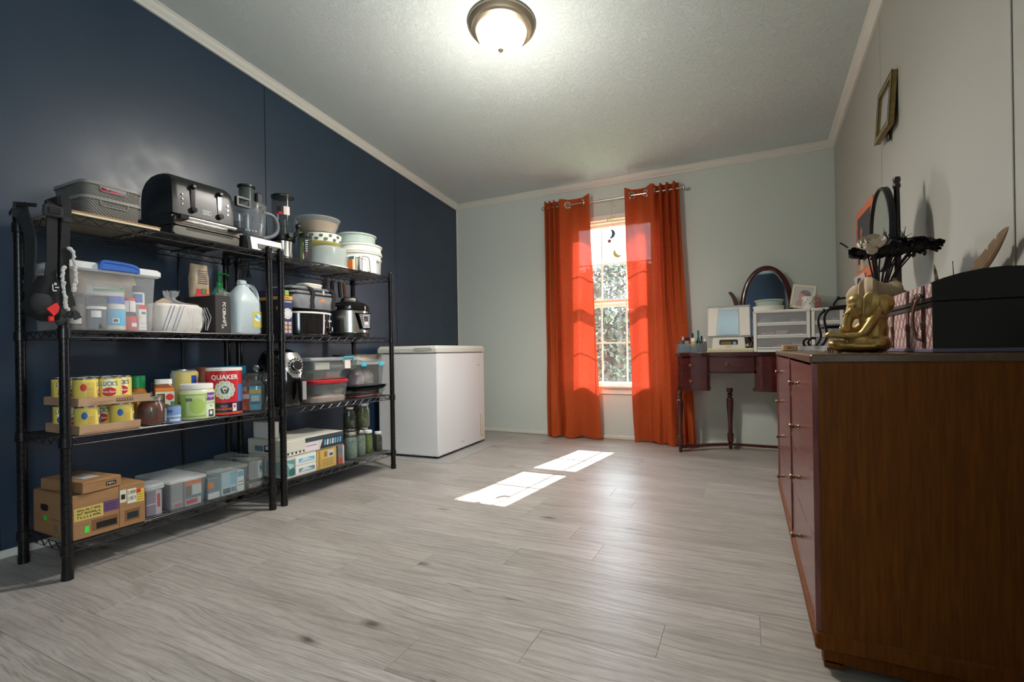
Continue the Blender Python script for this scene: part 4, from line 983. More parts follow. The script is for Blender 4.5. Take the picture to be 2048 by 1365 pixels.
q = MB(); front(q, a_, -b_, b_, h_*0.83, h_, RED); front(q, a_, -b_*0.3, b_*0.7, h_*0.64, h_*0.72, DGR); front(q, a_, -b_*0.7, -b_*0.3, h_*0.45, h_*0.56, YEL); front(q, a_, -b_*0.7, b_*0.7, h_*0.26, h_*0.29, P_((200, 170, 170))); front(q, a_, -b_*0.5, b_*0.6, h_*0.1, h_*0.13, P_((200, 170, 170))); obj('label', q, t)
bottle('supplement_jar', 'jar with a charcoal lid and blue label on the red-topped box in the tote', 'jar', fx-0.005, 1.163, zi+0.109, 0.022, 0.080, P_((200, 206, 206)), CHAR, [(BLU, 0.1, 0.55, -0.9, 0.7), (W_, 0.0, 0.1, -1, 1)], caph=0.34)
def pouch(name, label, cat, x, y, z, w, d, h, m, strip=None, seed=1):
    """soft filled bag: rounded pillow, w along x, d along y"""
    r = random.Random(seed); t = thing(name, label, cat, (x, y, z)); q = MB(m); loops = []
    for s_, k in ((0, 0.72), (0.06, 0.92), (0.3, 1.0), (0.6, 0.97), (0.82, 0.8), (0.95, 0.5), (1.0, 0.3)):
        l = rr(w*k*(1 if s_ < 0.8 else 0.75), d*(0.9+0.1*k), w*k*0.35, h*s_, 0, 0, 4)
        loops.append([(p[0]+r.uniform(-1, 1)*w*0.03, p[1]+r.uniform(-1, 1)*d*0.015, p[2]+r.uniform(-1, 1)*h*0.015) for p in l])
    q.loft(loops); obj('bag', q, t); return t
t = pouch('flour_bag', 'white bag with a green stripe lying across the jars in the tote', 'bag', fx-0.05, 1.055, zi+0.136, 0.09, 0.140, 0.055, P_((214, 208, 196)), seed=4)
q = MB(); q.M = Matrix.Translation((0.0435, 0, 0)) ; q.quad((0.004, -0.05, 0.018), (0.004, 0.06, 0.024), (0.000, 0.06, 0.040), (0.000, -0.05, 0.030), GRN); obj('stripe', q, t)
pouch('snack_bag', 'crinkled tan bag filling the top of the clear tote', 'bag', fx-0.075, 1.06, zi+0.135, 0.10, 0.235, 0.108, mat('tan film', (196, 168, 140), 0.4, noise=0.5, nscale=14), seed=9)
t, a_, b_, h_ = carton('snack_box', 'pale pink box standing at the left end of the tote behind the dark bottle', 'box', (fx-0.09, 0.927, zi), (fx-0.045, 0.965, zi+0.215), P_((206, 170, 150)))
q = MB(); front(q, a_, -b_*0.2, b_*0.8, h_*0.25, h_*0.85, P_((214, 210, 196))); front(q, a_, b_*0.2, b_*0.9, h_*0.5, h_*0.56, LBL); obj('label', q, t)

# white bundle in a clear plastic bag
M_film = mat('clear bag film', (222, 224, 226), 0.14, alpha=0.22, spec=0.7)
t = thing('plate_bundle', 'white paper bundle with blue stripes wrapped in a clear plastic bag', 'bundle', (-2.40, 1.318, zs))
q = MB(mat('off white paper', (216, 208, 198), 0.7)); q.loft([rr(0.22, 0.185, 0.03, 0.002), rr(0.235, 0.20, 0.03, 0.03), rr(0.235, 0.20, 0.03, 0.115), rr(0.21, 0.18, 0.03, 0.128)]); b0 = obj('paper_stack', q, t)
M_bstr = P_((108, 124, 150))
for o_ in (-0.070, -0.055, -0.030, -0.015):
    q = MB(M_bstr); q.add([(0.1185, o_-0.018, 0.006), (0.1185, o_-0.014, 0.006), (0.1188, o_+0.024, 0.118), (0.1188, o_+0.020, 0.118)], [(0, 1, 2, 3)]); obj('stripe', q, b0)
rn = random.Random(3); q = MB(M_film); loops = []
for s_, w_, d_ in ((0.0, 0.22, 0.20), (0.10, 0.25, 0.225), (0.45, 0.265, 0.238), (0.8, 0.25, 0.228), (0.95, 0.20, 0.19), (1.0, 0.12, 0.12), (1.06, 0.05, 0.05), (1.18, 0.03, 0.03), (1.30, 0.05, 0.045), (1.42, 0.06, 0.05)):
    l = rr(w_, d_, w_*0.35, 0.138*s_, 0.0, 0.014*min(s_*2, 1)+0.004, 6)
    loops.append([(p[0]+rn.uniform(-1, 1)*0.007, p[1]+rn.uniform(-1, 1)*0.007, max(p[2]+rn.uniform(-1, 1)*0.004, 0.001)) for p in l])
q.loft(loops, cap1=False, smooth=True); obj('plastic_bag', q, t)
q = MB(M_film)
for k in range(9):
    y = 0.02+k*0.012; q.tube([(0.122+0.003*rn.random(), y+rn.uniform(-.01, .01), 0.012), (0.128, y+0.006, 0.06+0.02*rn.random()), (0.115, y-0.006, 0.12)], 0.0022, 5)
f_ = obj('bag_fold', q, t); f_['kind'] = 'stuff'
q = MB(P_((170, 150, 126))); q.prism([(-0.07, 0.126), (-0.02, 0.130), (0.01, 0.144), (-0.03, 0.158), (-0.06, 0.140)], 0.02, 0.026, 'x'); obj('paper_flap', q, t)

# black carton, pale carton, bag of chips, green pump bottle
t, a_, b_, h_ = carton('electronics_box', 'matte black box with white compliance marks, beside the wrapped bundle', 'box', (-2.52, 1.462, zs), (-2.275, 1.540, zs+0.183), mat('black carton', (48, 44, 42), 0.6), rz=0.0)
q = MB(M_txtw)
for s_, z_, sz in (('FC', 0.140, 0.021), ('C\u0404', 0.112, 0.021), ('RoHS', 0.076, 0.021), ('UK', 0.045, 0.015), ('CA', 0.034, 0.015)):
    if s_ in ('FC', 'RoHS') or s_.startswith('C\u0404'): text(q, 'CE' if '\u0404' in s_ else s_, sz, (a_, 0.004, z_), (0, 0, -1), (0, 1, 0), M_txtw, 0.01)
    else: text(q, s_, sz, (a_, 0.010 if s_ == 'UK' else -0.004, z_), (0, 0, -1), (0, 1, 0), M_txtw, 0.01)
obj('print', q, t)
t, a_, b_, h_ = carton('paper_carton', 'tall cream box with tiny dots behind the water jug', 'box', (-2.495, 1.606, zs), (-2.42, 1.680, zs+0.222), P_((220, 212, 198)))
q = MB(M_txtk)
for z_ in (0.02, 0.05, 0.08, 0.11, 0.14, 0.17, 0.20): q.box((a_, -b_+0.010, z_), (a_+0.0005, -b_+0.014, z_+0.004))
obj('print', q, t)
t = pouch('chip_bag', 'beige snack bag with red and green print, lying upright on the black box', 'bag', -2.46, 1.500, zs+0.1845, 0.055, 0.085, 0.165, mat('snack film', (198, 176, 148), 0.35, noise=0.25, nscale=30), seed=12)
q = MB(); q.M = Matrix.Translation((0.028, 0, 0))
for k in range(7): q.box((0.001, -0.022, 0.068+k*0.010), (0.0022, 0.026, 0.071+k*0.010), DGR)
q.box((0.001, -0.036, 0.004), (0.003, 0.034, 0.014), RED); q.box((0.001, -0.030, 0.018), (0.003, -0.008, 0.040), RED); q.box((0.001, -0.004, 0.020), (0.003, 0.014, 0.044), GRN); q.box((0.001, 0.018, 0.018), (0.003, 0.032, 0.042), ORG); obj('print', q, t)
t = thing('soap_bottle', 'clear pump bottle with a bright green pump head behind the snack bag', 'bottle', (-2.532, 1.652, zs+0.0))
q = MB(clear('pale green plastic', (120, 190, 150), 0.5, 0.15)); q.loft([rr(0.045, 0.07, 0.02, 0), rr(0.05, 0.075, 0.02, 0.01), rr(0.05, 0.075, 0.02, 0.235), rr(0.028, 0.028, 0.013, 0.262)]); obj('body', q, t)
q = MB(); q.box((0.0255, -0.028, 0.06), (0.0262, 0.030, 0.20), P_((190, 220, 210))); q.box((0.0262, -0.028, 0.14), (0.0268, -0.01, 0.20), BLU); q.box((0.0262, -0.01, 0.08), (0.0268, 0.02, 0.12), RED); obj('label', q, t)
q = MB(P_((24, 150, 66), 0.35)); q.lathe([(0.017, 0.262), (0.018, 0.282), (0.008, 0.288), (0.006, 0.325), (0.012, 0.327), (0.012, 0.340), (0.0005, 0.342)], seg=16); q.tube([(0, 0, 0.334), (0.004, 0.03, 0.334), (0.006, 0.052, 0.326)], 0.006, 8); obj('pump', q, t)

# gallon jug
t = thing('water_jug', 'translucent gallon water jug with a yellow label, cap off', 'jug', (-2.345, 1.648, zs))
M_jug = clear('milky jug plastic', (208, 222, 226), 0.72, 0.32)
q = MB(M_jug); q.loft([rr(0.118, 0.136, 0.03, 0, n=5), rr(0.130, 0.150, 0.03, 0.008, n=5), rr(0.130, 0.150, 0.032, 0.155, n=5), rr(0.126, 0.146, 0.034, 0.175, n=5), rr(0.095, 0.112, 0.04, 0.210, n=5), rr(0.055, 0.062, 0.026, 0.244, n=5), rr(0.040, 0.040, 0.0199, 0.256, n=5), rr(0.040, 0.040, 0.0199, 0.262, n=5)]); jb = obj('body', q, t)
q = MB(M_jug); q.lathe([(0.021, 0.258), (0.025, 0.260), (0.025, 0.266), (0.021, 0.268), (0.021, 0.276), (0.023, 0.278), (0.018, 0.280), (0.018, 0.262)], seg=20); obj('neck', q, t)
q = MB(M_jug); q.tube(spline([(0.005, 0.022, 0.252), (0.01, 0.048, 0.250), (0.012, 0.066, 0.226), (0.012, 0.076, 0.19), (0.012, 0.072, 0.160)], 5), 0.012, 10); obj('handle', q, t)
q = MB(); q.box((0.0655, 0.012, 0.035), (0.0662, 0.062, 0.118), P_((196, 184, 92))); q.lathe([(0.0005, 0), (0.019, 0)], (0.0668, 0.040, 0.086), 20, W_, axis='x'); q.lathe([(0.0005, 0), (0.010, 0)], (0.0672, 0.032, 0.092), 16, LBL, axis='x'); q.lathe([(0.0005, 0), (0.009, 0)], (0.0672, 0.049, 0.082), 16, P_((150, 190, 210)), axis='x'); obj('label', q, t)

# ---- third shelf: trays of bean cans
zc = SZ[1]+0.001
M_canl = mat('yellow can label', (226, 204, 96), 0.45); M_can = mat('tin', (190, 190, 186), 0.25, 1.0)
GT = P_((70, 110, 74)); CRT = P_((240, 234, 206)); REDO = P_((196, 42, 30)); BLUO = P_((40, 92, 156))
def oval(mb, c, r, a, z, wa, hz, m, n=20):
    vs = [(c[0]+r*cos(a), c[1]+r*sin(a), c[2]+z)]
    for s in (0.35, 0.7, 1.0): vs += [(c[0]+r*cos(a+s*wa*cos(2*pi*i/n)), c[1]+r*sin(a+s*wa*cos(2*pi*i/n)), c[2]+z+s*hz*sin(2*pi*i/n)) for i in range(n)]
    fs = [(0, 1+i, 1+(i+1) % n) for i in range(n)]
    for k in (0, 1): fs += [(1+k*n+i, 1+(k+1)*n+i, 1+(k+1)*n+(i+1) % n, 1+k*n+(i+1) % n) for i in range(n)]
    mb.add(vs, fs, m)
def can_mesh(oc, word):
    R, Hc = 0.0385, 0.104
    q = MB(M_can); q.lathe([(R-0.002, 0), (R, 0.002), (R, 0.006), (R-0.001, 0.008), (R-0.001, Hc-0.008), (R, Hc-0.006), (R, Hc-0.001), (R-0.003, Hc-0.001), (R-0.004, Hc-0.004), (0.0005, Hc-0.004)], seg=28, cap0=True); A = q.mesh('tin')
    q = MB(M_canl); n = 28; q.arc((0, 0, 0), R+0.0002, 0.008, Hc-0.008, -pi, pi, M_canl, 28)
    oval(q, (0, 0, 0), R+0.0006, 0, 0.044, 0.60, 0.018, oc); text_cyl(q, word, 0.013, (0, 0, 0), R+0.001, 0, 0.044, M_txtw, 0.01, squash=0.75)
    oval(q, (0, 0, 0), R+0.0004, 0, 0.072, 0.62, 0.024, CRT); text_cyl(q, "LUCK'S", 0.024, (0, 0, 0), R+0.001, 0, 0.075, GT, 0.02, squash=0.72)
    q.arc((0, 0, 0), R+0.0005, 0.014, Hc-0.014, 1.15, 1.75, M_txtw, 5)
    for k in range(7): q.arc((0, 0, 0), R+0.0008, 0.018+k*0.011, 0.021+k*0.011, 1.2, 1.7, P_((120, 120, 124)), 5)
    q.arc((0, 0, 0), R+0.0005, 0.020, Hc-0.020, -1.95, -0.95, P_((206, 180, 84)), 5); oval(q, (0, 0, 0), R+0.0008, -1.85, 0.066, 0.25, 0.014, oc)
    for k in range(5): q.arc((0, 0, 0), R+0.0009, 0.028+k*0.008, 0.030+k*0.008, -1.6, -1.05, P_((150, 120, 60)), 4)
    B = q.mesh('label'); return A, B
canR = can_mesh(REDO, 'Pinto Beans'); canB = can_mesh(BLUO, 'Beans')
def add_can(kind, x, y, z, a, label):
    t = thing('bean_can', label, 'can', (x, y, z), a, 'canned beans in the two trays'); obj('tin', kind[0], t); obj('label', kind[1], t)
def tray(label, lo, hi, h, pr):
    t = thing('can_tray', label, 'tray', ((lo[0]+hi[0])/2, (lo[1]+hi[1])/2, lo[2])); w, d = (hi[0]-lo[0])/2, (hi[1]-lo[1])/2
    q = MB(M_card2); k = 0.005
    q.box((-w, -d, 0), (w, d, 0.003)); obj('base', q, t)
    q = MB(M_card2); q.loft([[(w-0.004, -d, 0), (w, -d, 0), (w+0.004, -d+0.0, h), (w, -d, h)], [(w-0.004, d, 0), (w, d, 0), (w+0.004, d, h), (w, d, h)]], smooth=False); obj('front_flap', q, t)
    q = MB(M_card2); q.box((-w, -d-0.001, 0), (w-0.001, -d+0.003, h)); obj('side_flap', q, t)
    q = MB(M_card2); q.box((-w, d-0.003, 0), (w-0.001, d+0.001, h)); obj('side_flap', q, t)
    q = MB(M_card2); q.box((-w, -d, 0), (-w+0.003, d, h)); obj('back_flap', q, t)
    q = MB(); pr(q, w+0.0022, d, h); obj('print', q, t)
M_cprint = P_((96, 66, 46))
def pr1(q, x, d, h):
    front(q, x, 0.0, 0.058, h*0.3, h*0.68, M_cprint); 
    for k in range(6): front(q, x+0.0003, 0.004+k*0.009, 0.009+k*0.009, h*0.4, h*0.6, M_card2)
    for k in range(3): front(q, x-0.0002, -0.085, -0.02+0.01*k, h*(0.25+0.2*k), h*(0.28+0.2*k), P_((130, 98, 72)))
def pr2(q, x, d, h):
    front(q, x-0.001, -0.03, 0.024, h*0.45, h*0.75, P_((196, 200, 206)))
    for k in range(3): front(q, x-0.0014, 0.03, 0.10, h*(0.40+0.18*k), h*(0.45+0.18*k), P_((132, 98, 70)))
    front(q, x-0.001, -0.09, 0.10, h*0.16, h*0.20, P_((176, 96, 60)))
tray('lower cardboard tray of bean cans on the third shelf', (-2.530, 0.930, zc), (-2.268, 1.135, zc), 0.034, pr2)
ZL = zc+0.004
cols = (0.971, 1.0485, 1.126-0.033+0.001)
lowset = [(0, -2.312, canB, 0.95), (2, -2.312, canB, 1.0), (0, -2.396, canR, -0.5), (1, -2.396, canR, -0.45), (2, -2.396, canB, 0.9), (0, -2.478, canB, -0.6), (1, -2.478, canR, 0.2), (2, -2.478, canR, 1.2)]
cols = (0.9735, 1.0525, 1.0925)
placed = []
def canlab(tray_, row, pos): return '%s can in the %s tray, %s' % (('yellow-labelled bean',) + (tray_,) + (pos,)) if False else 'yellow-labelled bean can in the %s cardboard tray, %s row, %s' % (tray_, row, pos)
rows = [(-2.312, 'front'), (-2.396, 'middle'), (-2.4785, 'back')]
for (x, rn_) in rows:
    ks = ((0.9735, 'left'), (1.0915, 'right')) if rn_ == 'front' else ((0.9735, 'left'), (1.0530, 'right'))
    for j, (y, pos) in enumerate(ks):
        kind = canB if (rn_, pos) in (('front', 'left'), ('front', 'right'), ('back', 'left')) else canR
        add_can(kind, x, y, ZL, {'front': 1.25, 'middle': -0.35, 'back': -0.5}[rn_], canlab('lower', rn_, pos))
ZU = ZL+0.1045
tray('upper cardboard tray of bean cans, resting on the cans of the lower tray', (-2.530, 0.926, ZU), (-2.262, 1.170, ZU), 0.031, pr1)
for (x, rn_) in rows:
    ks = ((0.970, 'left'), (1.049, 'middle')) if rn_ == 'front' else ((0.970, 'left'), (1.0475, 'middle'), (1.1105+0.0145-0.014, 'right'))
    for y, pos in ks:
        ang = {('front', 'left'): 1.30, ('front', 'middle'): -0.45}.get((rn_, pos), -0.30)
        if rn_ == 'middle' and pos == 'right': y = 1.1255 - 0.0005
        if rn_ == 'back' and pos == 'right': y = 1.125
        add_can(canR, x, y, ZU+0.004, ang, canlab('upper', rn_, pos))

# jars, bottles and canisters
t = thing('sauce_bottle', 'amber bottle with a tall green cap, behind the salsa jar', 'bottle', (-2.428, 1.208, zc))
q = MB(clear('amber syrup', (168, 106, 34), 0.9, 0.1)); q.lathe([(0.036, 0), (0.042, 0.004), (0.042, 0.085), (0.040, 0.115), (0.028, 0.145), (0.022, 0.160)], seg=24, cap0=True, cap1=True); obj('body', q, t)
q = MB(P_((20, 130, 74), 0.35)); q.lathe([(0.0265, 0.156), (0.0265, 0.206), (0.024, 0.209), (0.0005, 0.209)], seg=32, cap0=True); obj('cap', q, t)
t = thing('salsa_jar', 'squat glass jar of red brown salsa with a silver lid', 'jar', (-2.320, 1.205, zc), -0.4)
q = MB(mat('red brown salsa', (150, 62, 30), 0.35, noise=0.5, nscale=60)); q.lathe([(0.036, 0.004), (0.044, 0.012), (0.046, 0.055), (0.044, 0.080), (0.036, 0.096), (0.033, 0.100), (0.0005, 0.100)], seg=24, cap0=True); obj('contents', q, t)
q = MB(M_jar); q.lathe([(0.038, 0), (0.047, 0.008), (0.049, 0.055), (0.047, 0.082), (0.038, 0.098), (0.036, 0.112)], seg=24, cap0=True); obj('glass', q, t)
q = MB(M_jar)
for k in range(4): q.box((0.046, -0.026+k*0.014, 0.035), (0.0505, -0.018+k*0.014, 0.075), bev=0.002)
e_ = obj('embossing', q, t); e_['kind'] = 'stuff'
q = MB(M_steel); q.lathe([(0.039, 0.104), (0.040, 0.106), (0.040, 0.120), (0.037, 0.123), (0.0005, 0.123)], seg=32, cap0=True); obj('lid', q, t)
bottle('fruit_can', 'small blue patterned can beside the salsa jar', 'can', -2.284, 1.275, zc, 0.027, 0.078, P_((116, 146, 190)), M_can, [(P_((190, 204, 222)), 0.35, 0.45, -1.2, 1.2), (P_((60, 90, 150)), 0.6, 0.75, -1.0, -0.2), (P_((214, 220, 230)), 0.12, 0.24, -0.6, 0.9)], caph=0.04, capr=0.97)
bottle('spice_jar', 'slim spice jar with a grey lid behind the green-capped bottle', 'jar', -2.455, 1.296, zc, 0.024, 0.172, P_((196, 188, 170)), DGR, [(W_, 0.1, 0.72, -1.2, 1.2)]+[(DGR, 0.15+0.08*k, 0.17+0.08*k, -0.8, 0.6) for k in range(6)])
t = thing('spice_jar', 'square spice bottle with a white lid and tomato label', 'jar', (-2.388, 1.290, zc), -0.35)
q = MB(P_((126, 82, 52), 0.25)); q.loft([rr(0.066, 0.070, 0.014, 0), rr(0.070, 0.076, 0.014, 0.006), rr(0.070, 0.076, 0.014, 0.155), rr(0.056, 0.060, 0.02, 0.170)]); obj('body', q, t)
q = MB(W_); q.loft([rr(0.056, 0.064, 0.02, 0.168), rr(0.056, 0.064, 0.02, 0.190)]); obj('cap', q, t)
q = MB(); x = 0.0352
front(q, x, -0.034, 0.036, 0.004, 0.135, P_((196, 206, 180))); front(q, x+0.0004, -0.034, 0.034, 0.136, 0.152, ORG); front(q, x+0.0005, -0.03, 0.0, 0.066, 0.126, P_((76, 52, 38)))
q.lathe([(0.0005, 0), (0.015, 0)], (x+0.001, 0.018, 0.110), 18, RED, axis='x'); q.lathe([(0.0005, 0), (0.016, 0)], (x+0.001, 0.002, 0.070), 18, P_((120, 44, 30)), axis='x', sy=0.6); front(q, x+0.0006, 0.020, 0.036, 0.01, 0.09, P_((60, 120, 90))); obj('label', q, t)
t = thing('coconut_oil_tub', 'wide jar with a white lid and green coconut oil label', 'jar', (-2.335, 1.405, zc), -0.42)
R = 0.0735
q = MB(mat('pale oil jar', (206, 208, 170), 0.3)); q.lathe([(R-0.006, 0), (R, 0.006), (R, 0.125), (R-0.008, 0.138), (R-0.014, 0.142)], seg=32, cap0=True, cap1=True); obj('body', q, t)
q = MB(W_); q.lathe([(R-0.006, 0.140), (R-0.006, 0.160), (R-0.009, 0.163), (0.0005, 0.163)], seg=32, cap0=True); obj('lid', q, t)
q = MB(); c0 = (0, 0, 0)
q.arc(c0, R+0.0004, 0.012, 0.118, -1.6, 1.5, LGR, 22); q.arc(c0, R+0.0007, 0.020, 0.112, -0.7, 0.35, P_((196, 212, 140)), 10); oval(q, c0, R+0.001, -0.1, 0.062, 0.42, 0.036, P_((172, 200, 100))); q.arc(c0, R+0.001, 0.086, 0.122, 0.45, 1.05, PUR, 6)
text_cyl(q, 'Organic', 0.017, c0, R+0.0016, 0.75, 0.106, M_txtw, 0.01); q.arc(c0, R+0.001, 0.012, 0.084, 0.38, 1.1, P_((216, 226, 196)), 6); text_cyl(q, 'COCONUT', 0.012, c0, R+0.0016, 0.74, 0.074, GT, 0.01); text_cyl(q, 'OIL', 0.012, c0, R+0.0016, 0.74, 0.060, GT, 0.01)
q.arc(c0, R+0.0014, 0.010, 0.042, 0.55, 0.95, NAVY, 5); oval(q, c0, R+0.0018, 0.72, 0.028, 0.12, 0.010, W_); q.arc(c0, R+0.001, 0.030, 0.085, -1.35, -1.1, GRN, 4); q.arc(c0, R+0.001, 0.085, 0.1, -0.75, -0.35, P_((120, 120, 116)), 4); obj('label', q, t)
bottle('formula_can', 'pale yellow can with a small blue oval badge behind the coconut oil jar', 'can', -2.480, 1.436, zc, 0.058, 0.232, P_((206, 204, 196)), M_can, [(P_((222, 202, 120)), 0.04, 0.93, -0.75, 1.3), (P_((40, 70, 140)), 0.1, 0.45, -1.3, -0.85), (W_, 0.46, 0.80, 0.55, 1.15), (P_((36, 74, 160)), 0.66, 0.86, 0.48, 0.95)], None, caph=0.03, capr=0.99)
bottle('cocoa_can', 'brown can with an oval cream label between the yellow can and the oats', 'can', -2.515, 1.552, zc, 0.046, 0.236, P_((142, 76, 44)), P_((150, 70, 50)), None, caph=0.06)
# oats canister
t = thing('oats_canister', 'red and navy cardboard oats canister with a white lid', 'canister', (-2.370, 1.563, zc), -0.50)
R = 0.0785
q = MB(P_((196, 34, 40), 0.4)); q.lathe([(R, 0.002), (R, 0.222)], seg=36, cap0=True, cap1=True); obj('body', q, t)
q = MB(W_); q.lathe([(R+0.002, 0.218), (R+0.002, 0.230), (R-0.004, 0.233), (R-0.006, 0.231), (0.0005, 0.231)], seg=36, cap0=True); obj('lid', q, t)
q = MB(); Rn = P_((24, 28, 62), 0.4)
q.arc(c0, R+0.0004, 0.004, 0.014, -pi, pi, P_((206, 70, 44)), 36); q.arc(c0, R+0.0004, 0.014, 0.062, -pi, pi, Rn, 36)
text_cyl(q, 'QUAKER', 0.031, c0, R+0.001, -0.06, 0.186, M_txtw, 0.025)
oval(q, c0, R+0.0006, -0.06, 0.124, 0.60, 0.046, P_((196, 206, 200)))
for k in range(10):
    a = 2*pi*k/10; oval(q, c0, R+0.0010, -0.06+0.46*cos(a), 0.124+0.036*sin(a), 0.085, 0.0075, P_((206, 178, 120)), 4)
    oval(q, c0, R+0.0008, -0.06+0.58*cos(a+0.31), 0.124+0.0445*sin(a+0.31), 0.05, 0.005, P_((40, 74, 100)), 4)
def pent(rw, rh, m, e): q.add([(cos(-0.06+rw*sin(2*pi*i/5))*(R+e), sin(-0.06+rw*sin(2*pi*i/5))*(R+e), 0.124+rh*cos(2*pi*i/5)) for i in range(5)], [(0, 4, 3, 2, 1) if False else (0, 1, 2, 3, 4)], m)
pent(0.32, 0.026, P_((214, 222, 216)), 0.0014); pent(0.26, 0.0215, P_((30, 66, 84)), 0.0018); oval(q, c0, R+0.0022, -0.06, 0.125, 0.085, 0.010, P_((232, 190, 120))); oval(q, c0, R+0.0026, -0.045, 0.122, 0.05, 0.006, P_((30, 66, 84)))
for s_, z_, m_, sz in (('OLD', 0.044, ORG, 0.015), ('FASHIONED', 0.030, ORG, 0.015), ('', 0.054, M_txtw, 0.006)): text_cyl(q, s_, sz, c0, R+0.001, -0.10, z_, m_, 0.01)
q.arc(c0, R+0.0008, 0.018, 0.056, 0.36, 0.62, W_, 4); oval(q, c0, R+0.0012, 0.49, 0.042, 0.06, 0.008, RED)
q.arc(c0, R+0.0006, 0.064, 0.15, 0.75, 1.3, P_((60, 110, 170)), 5); q.arc(c0, R+0.0006, 0.064, 0.10, -1.3, -0.85, P_((40, 70, 110)), 5); obj('label', q, t)
t, a_, b_, h_ = carton('cereal_box', 'teal box with a yellow spot behind the oats canister', 'box', (-2.560, 1.600, zc), (-2.470, 1.755, zc+0.236), TEA)
q = MB(); q.lathe([(0.0005, 0), (0.03, 0)], (a_+0.001, -0.03, 0.20), 20, YEL, axis='x'); front(q, a_, -b_, b_, 0.03, 0.12, P_((150, 200, 214))); front(q, a_, -b_, b_, 0.0, 0.03, P_((190, 50, 90))); obj('label', q, t)
# glass cookie jar
t = thing('cookie_jar', 'clear glass jar with a knobbed glass lid and packets inside', 'jar', (-2.345, 1.722, zc))
M_jg = glassy('cookie jar glass', (222, 234, 232), 0.04, 0.04, 0.55)
q = MB(M_jg); q.lathe([(0.052, 0), (0.057, 0.004), (0.068, 0.05), (0.075, 0.10), (0.074, 0.130), (0.065, 0.155), (0.055, 0.165), (0.054, 0.180), (0.060, 0.184)], seg=32, cap0=True); obj('glass', q, t)
q = MB(M_jg); q.lathe([(0.062, 0.184), (0.064, 0.190), (0.058, 0.197), (0.030, 0.203), (0.012, 0.206), (0.009, 0.212)], seg=32, cap0=True); q.sph((0, 0, 0.226), 0.017, 14); obj('lid', q, t)
t2 = thing('yeast_packet', 'yellow and blue packet standing inside the glass cookie jar', 'packet', (-2.325, 1.700, zc+0.006), -0.5)
q = MB(LBL); q.box((-0.004, -0.028, 0), (0.004, 0.028, 0.125), bev=0.002); obj('sachet', q, t2); q = MB(); front(q, 0.004, -0.028, 0.028, 0.085, 0.108, YEL); front(q, 0.004, -0.02, 0.018, 0.04, 0.076, W_); front(q, 0.0044, -0.022, 0.022, 0.03, 0.045, TEA); obj('label', q, t2)
t2 = thing('yeast_packet', 'orange packet leaning on the left inside the glass cookie jar', 'packet', (-2.350, 1.666, zc+0.006), -0.9)
q = MB(P_((206, 96, 70))); q.box((-0.003, -0.020, 0), (0.003, 0.020, 0.10), bev=0.002); obj('sachet', q, t2); q = MB(); front(q, 0.003, -0.016, 0.016, 0.06, 0.085, W_); obj('label', q, t2)

# ---- bottom shelf
z4 = SZ[0]+0.001
t, a_, b_, h_ = carton('mailing_box', 'large brown cardboard box with a hand hole and printed panels', 'box', (-2.562, 0.900, z4), (-2.268, 1.148, z4+0.168), M_card)
M_bk = P_((24, 22, 20)); M_cd = P_((120, 84, 52))
q = MB(); x = a_
front(q, x, -b_+0.010, -0.022, 0.070, 0.118, P_((196, 176, 96))); front(q, x+0.0003, -0.022, 0.030, 0.080, 0.122, P_((96, 66, 104)))
for k, (n_, zz) in enumerate(((9, 0.108), (7, 0.095), (8, 0.082))): strokes(q, (x+0.0004, -0.066, zz), (0, 1, 0), (0, 0, 1), 0.078, 0.009, n_, M_bk, 11+k)
for k in range(3): front(q, x+0.0006, -0.018, 0.02, 0.088+k*0.010, 0.091+k*0.010, P_((60, 36, 70)))
front(q, x, 0.034, 0.056, 0.100, 0.150, P_((206, 204, 184))); front(q, x+0.0004, 0.038, 0.052, 0.112, 0.132, M_bk); front(q, x, 0.060, 0.092, 0.090, 0.148, P_((216, 210, 190))); strokes(q, (x+0.0004, 0.076, 0.134), (0, 1, 0), (0, 0, 1), 0.028, 0.016, 4, M_bk, 21); strokes(q, (x+0.0004, 0.076, 0.110), (0, 1, 0), (0, 0, 1), 0.028, 0.018, 5, M_bk, 22)
front(q, x, 0.093, b_-0.004, 0.088, 0.140, P_((206, 184, 70))); front(q, x+0.0003, 0.093, 0.108, 0.125, 0.140, RED)
for k in range(3): front(q, x+0.0005, 0.096, b_-0.008, 0.096+k*0.010, 0.099+k*0.010, P_((150, 120, 50)))
front(q, x, -0.060, 0.026, 0.018, 0.062, M_cd); front(q, x+0.0004, -0.045, 0.022, 0.024, 0.048, M_bk); front(q, x, 0.050, 0.104, 0.020, 0.066, M_cd); front(q, x+0.0004, 0.058, 0.098, 0.028, 0.054, P_((30, 40, 38)))
front(q, x+0.0006, -0.082, -0.068, 0.020, 0.044, P_((70, 220, 70))); obj('print', q, t)
q = MB(); y = -b_-0.0006
q.box((0.06, y, 0.098), (0.115, y+0.0006, 0.122), P_((30, 18, 12))) if False else q.prism([(p[0], p[1]) for p in rr(0.060, 0.026, 0.0125, 0, -0.055, 0.105)], y, y+0.0006, 'y', P_((34, 20, 14)))
q.box((-0.060, y, 0.056), (-0.036, y+0.0006, 0.074), P_((70, 220, 70))); q.box((0.0, y, 0.060), (0.06, y+0.0006, 0.070), M_cd); q.box((0.02, y, 0.02), (0.05, y+0.0006, 0.05), P_((110, 96, 66))); obj('side_print', q, t)
q = MB(P_((120, 86, 54))); q.box((a_-0.0005, 0.0305, 0.0), (a_+0.0008, 0.0325, h_)); q.box((-a_, 0.030, h_-0.001), (a_, 0.033, h_+0.0006)); obj('flap_seam', q, t)
t, a_, b_, h_ = carton('parcel_box', 'small flat brown box with a white address label, on the large cardboard box', 'box', (-2.52, 0.918, z4+0.170), (-2.262, 1.052, z4+0.214), M_card, rz=rad(6))
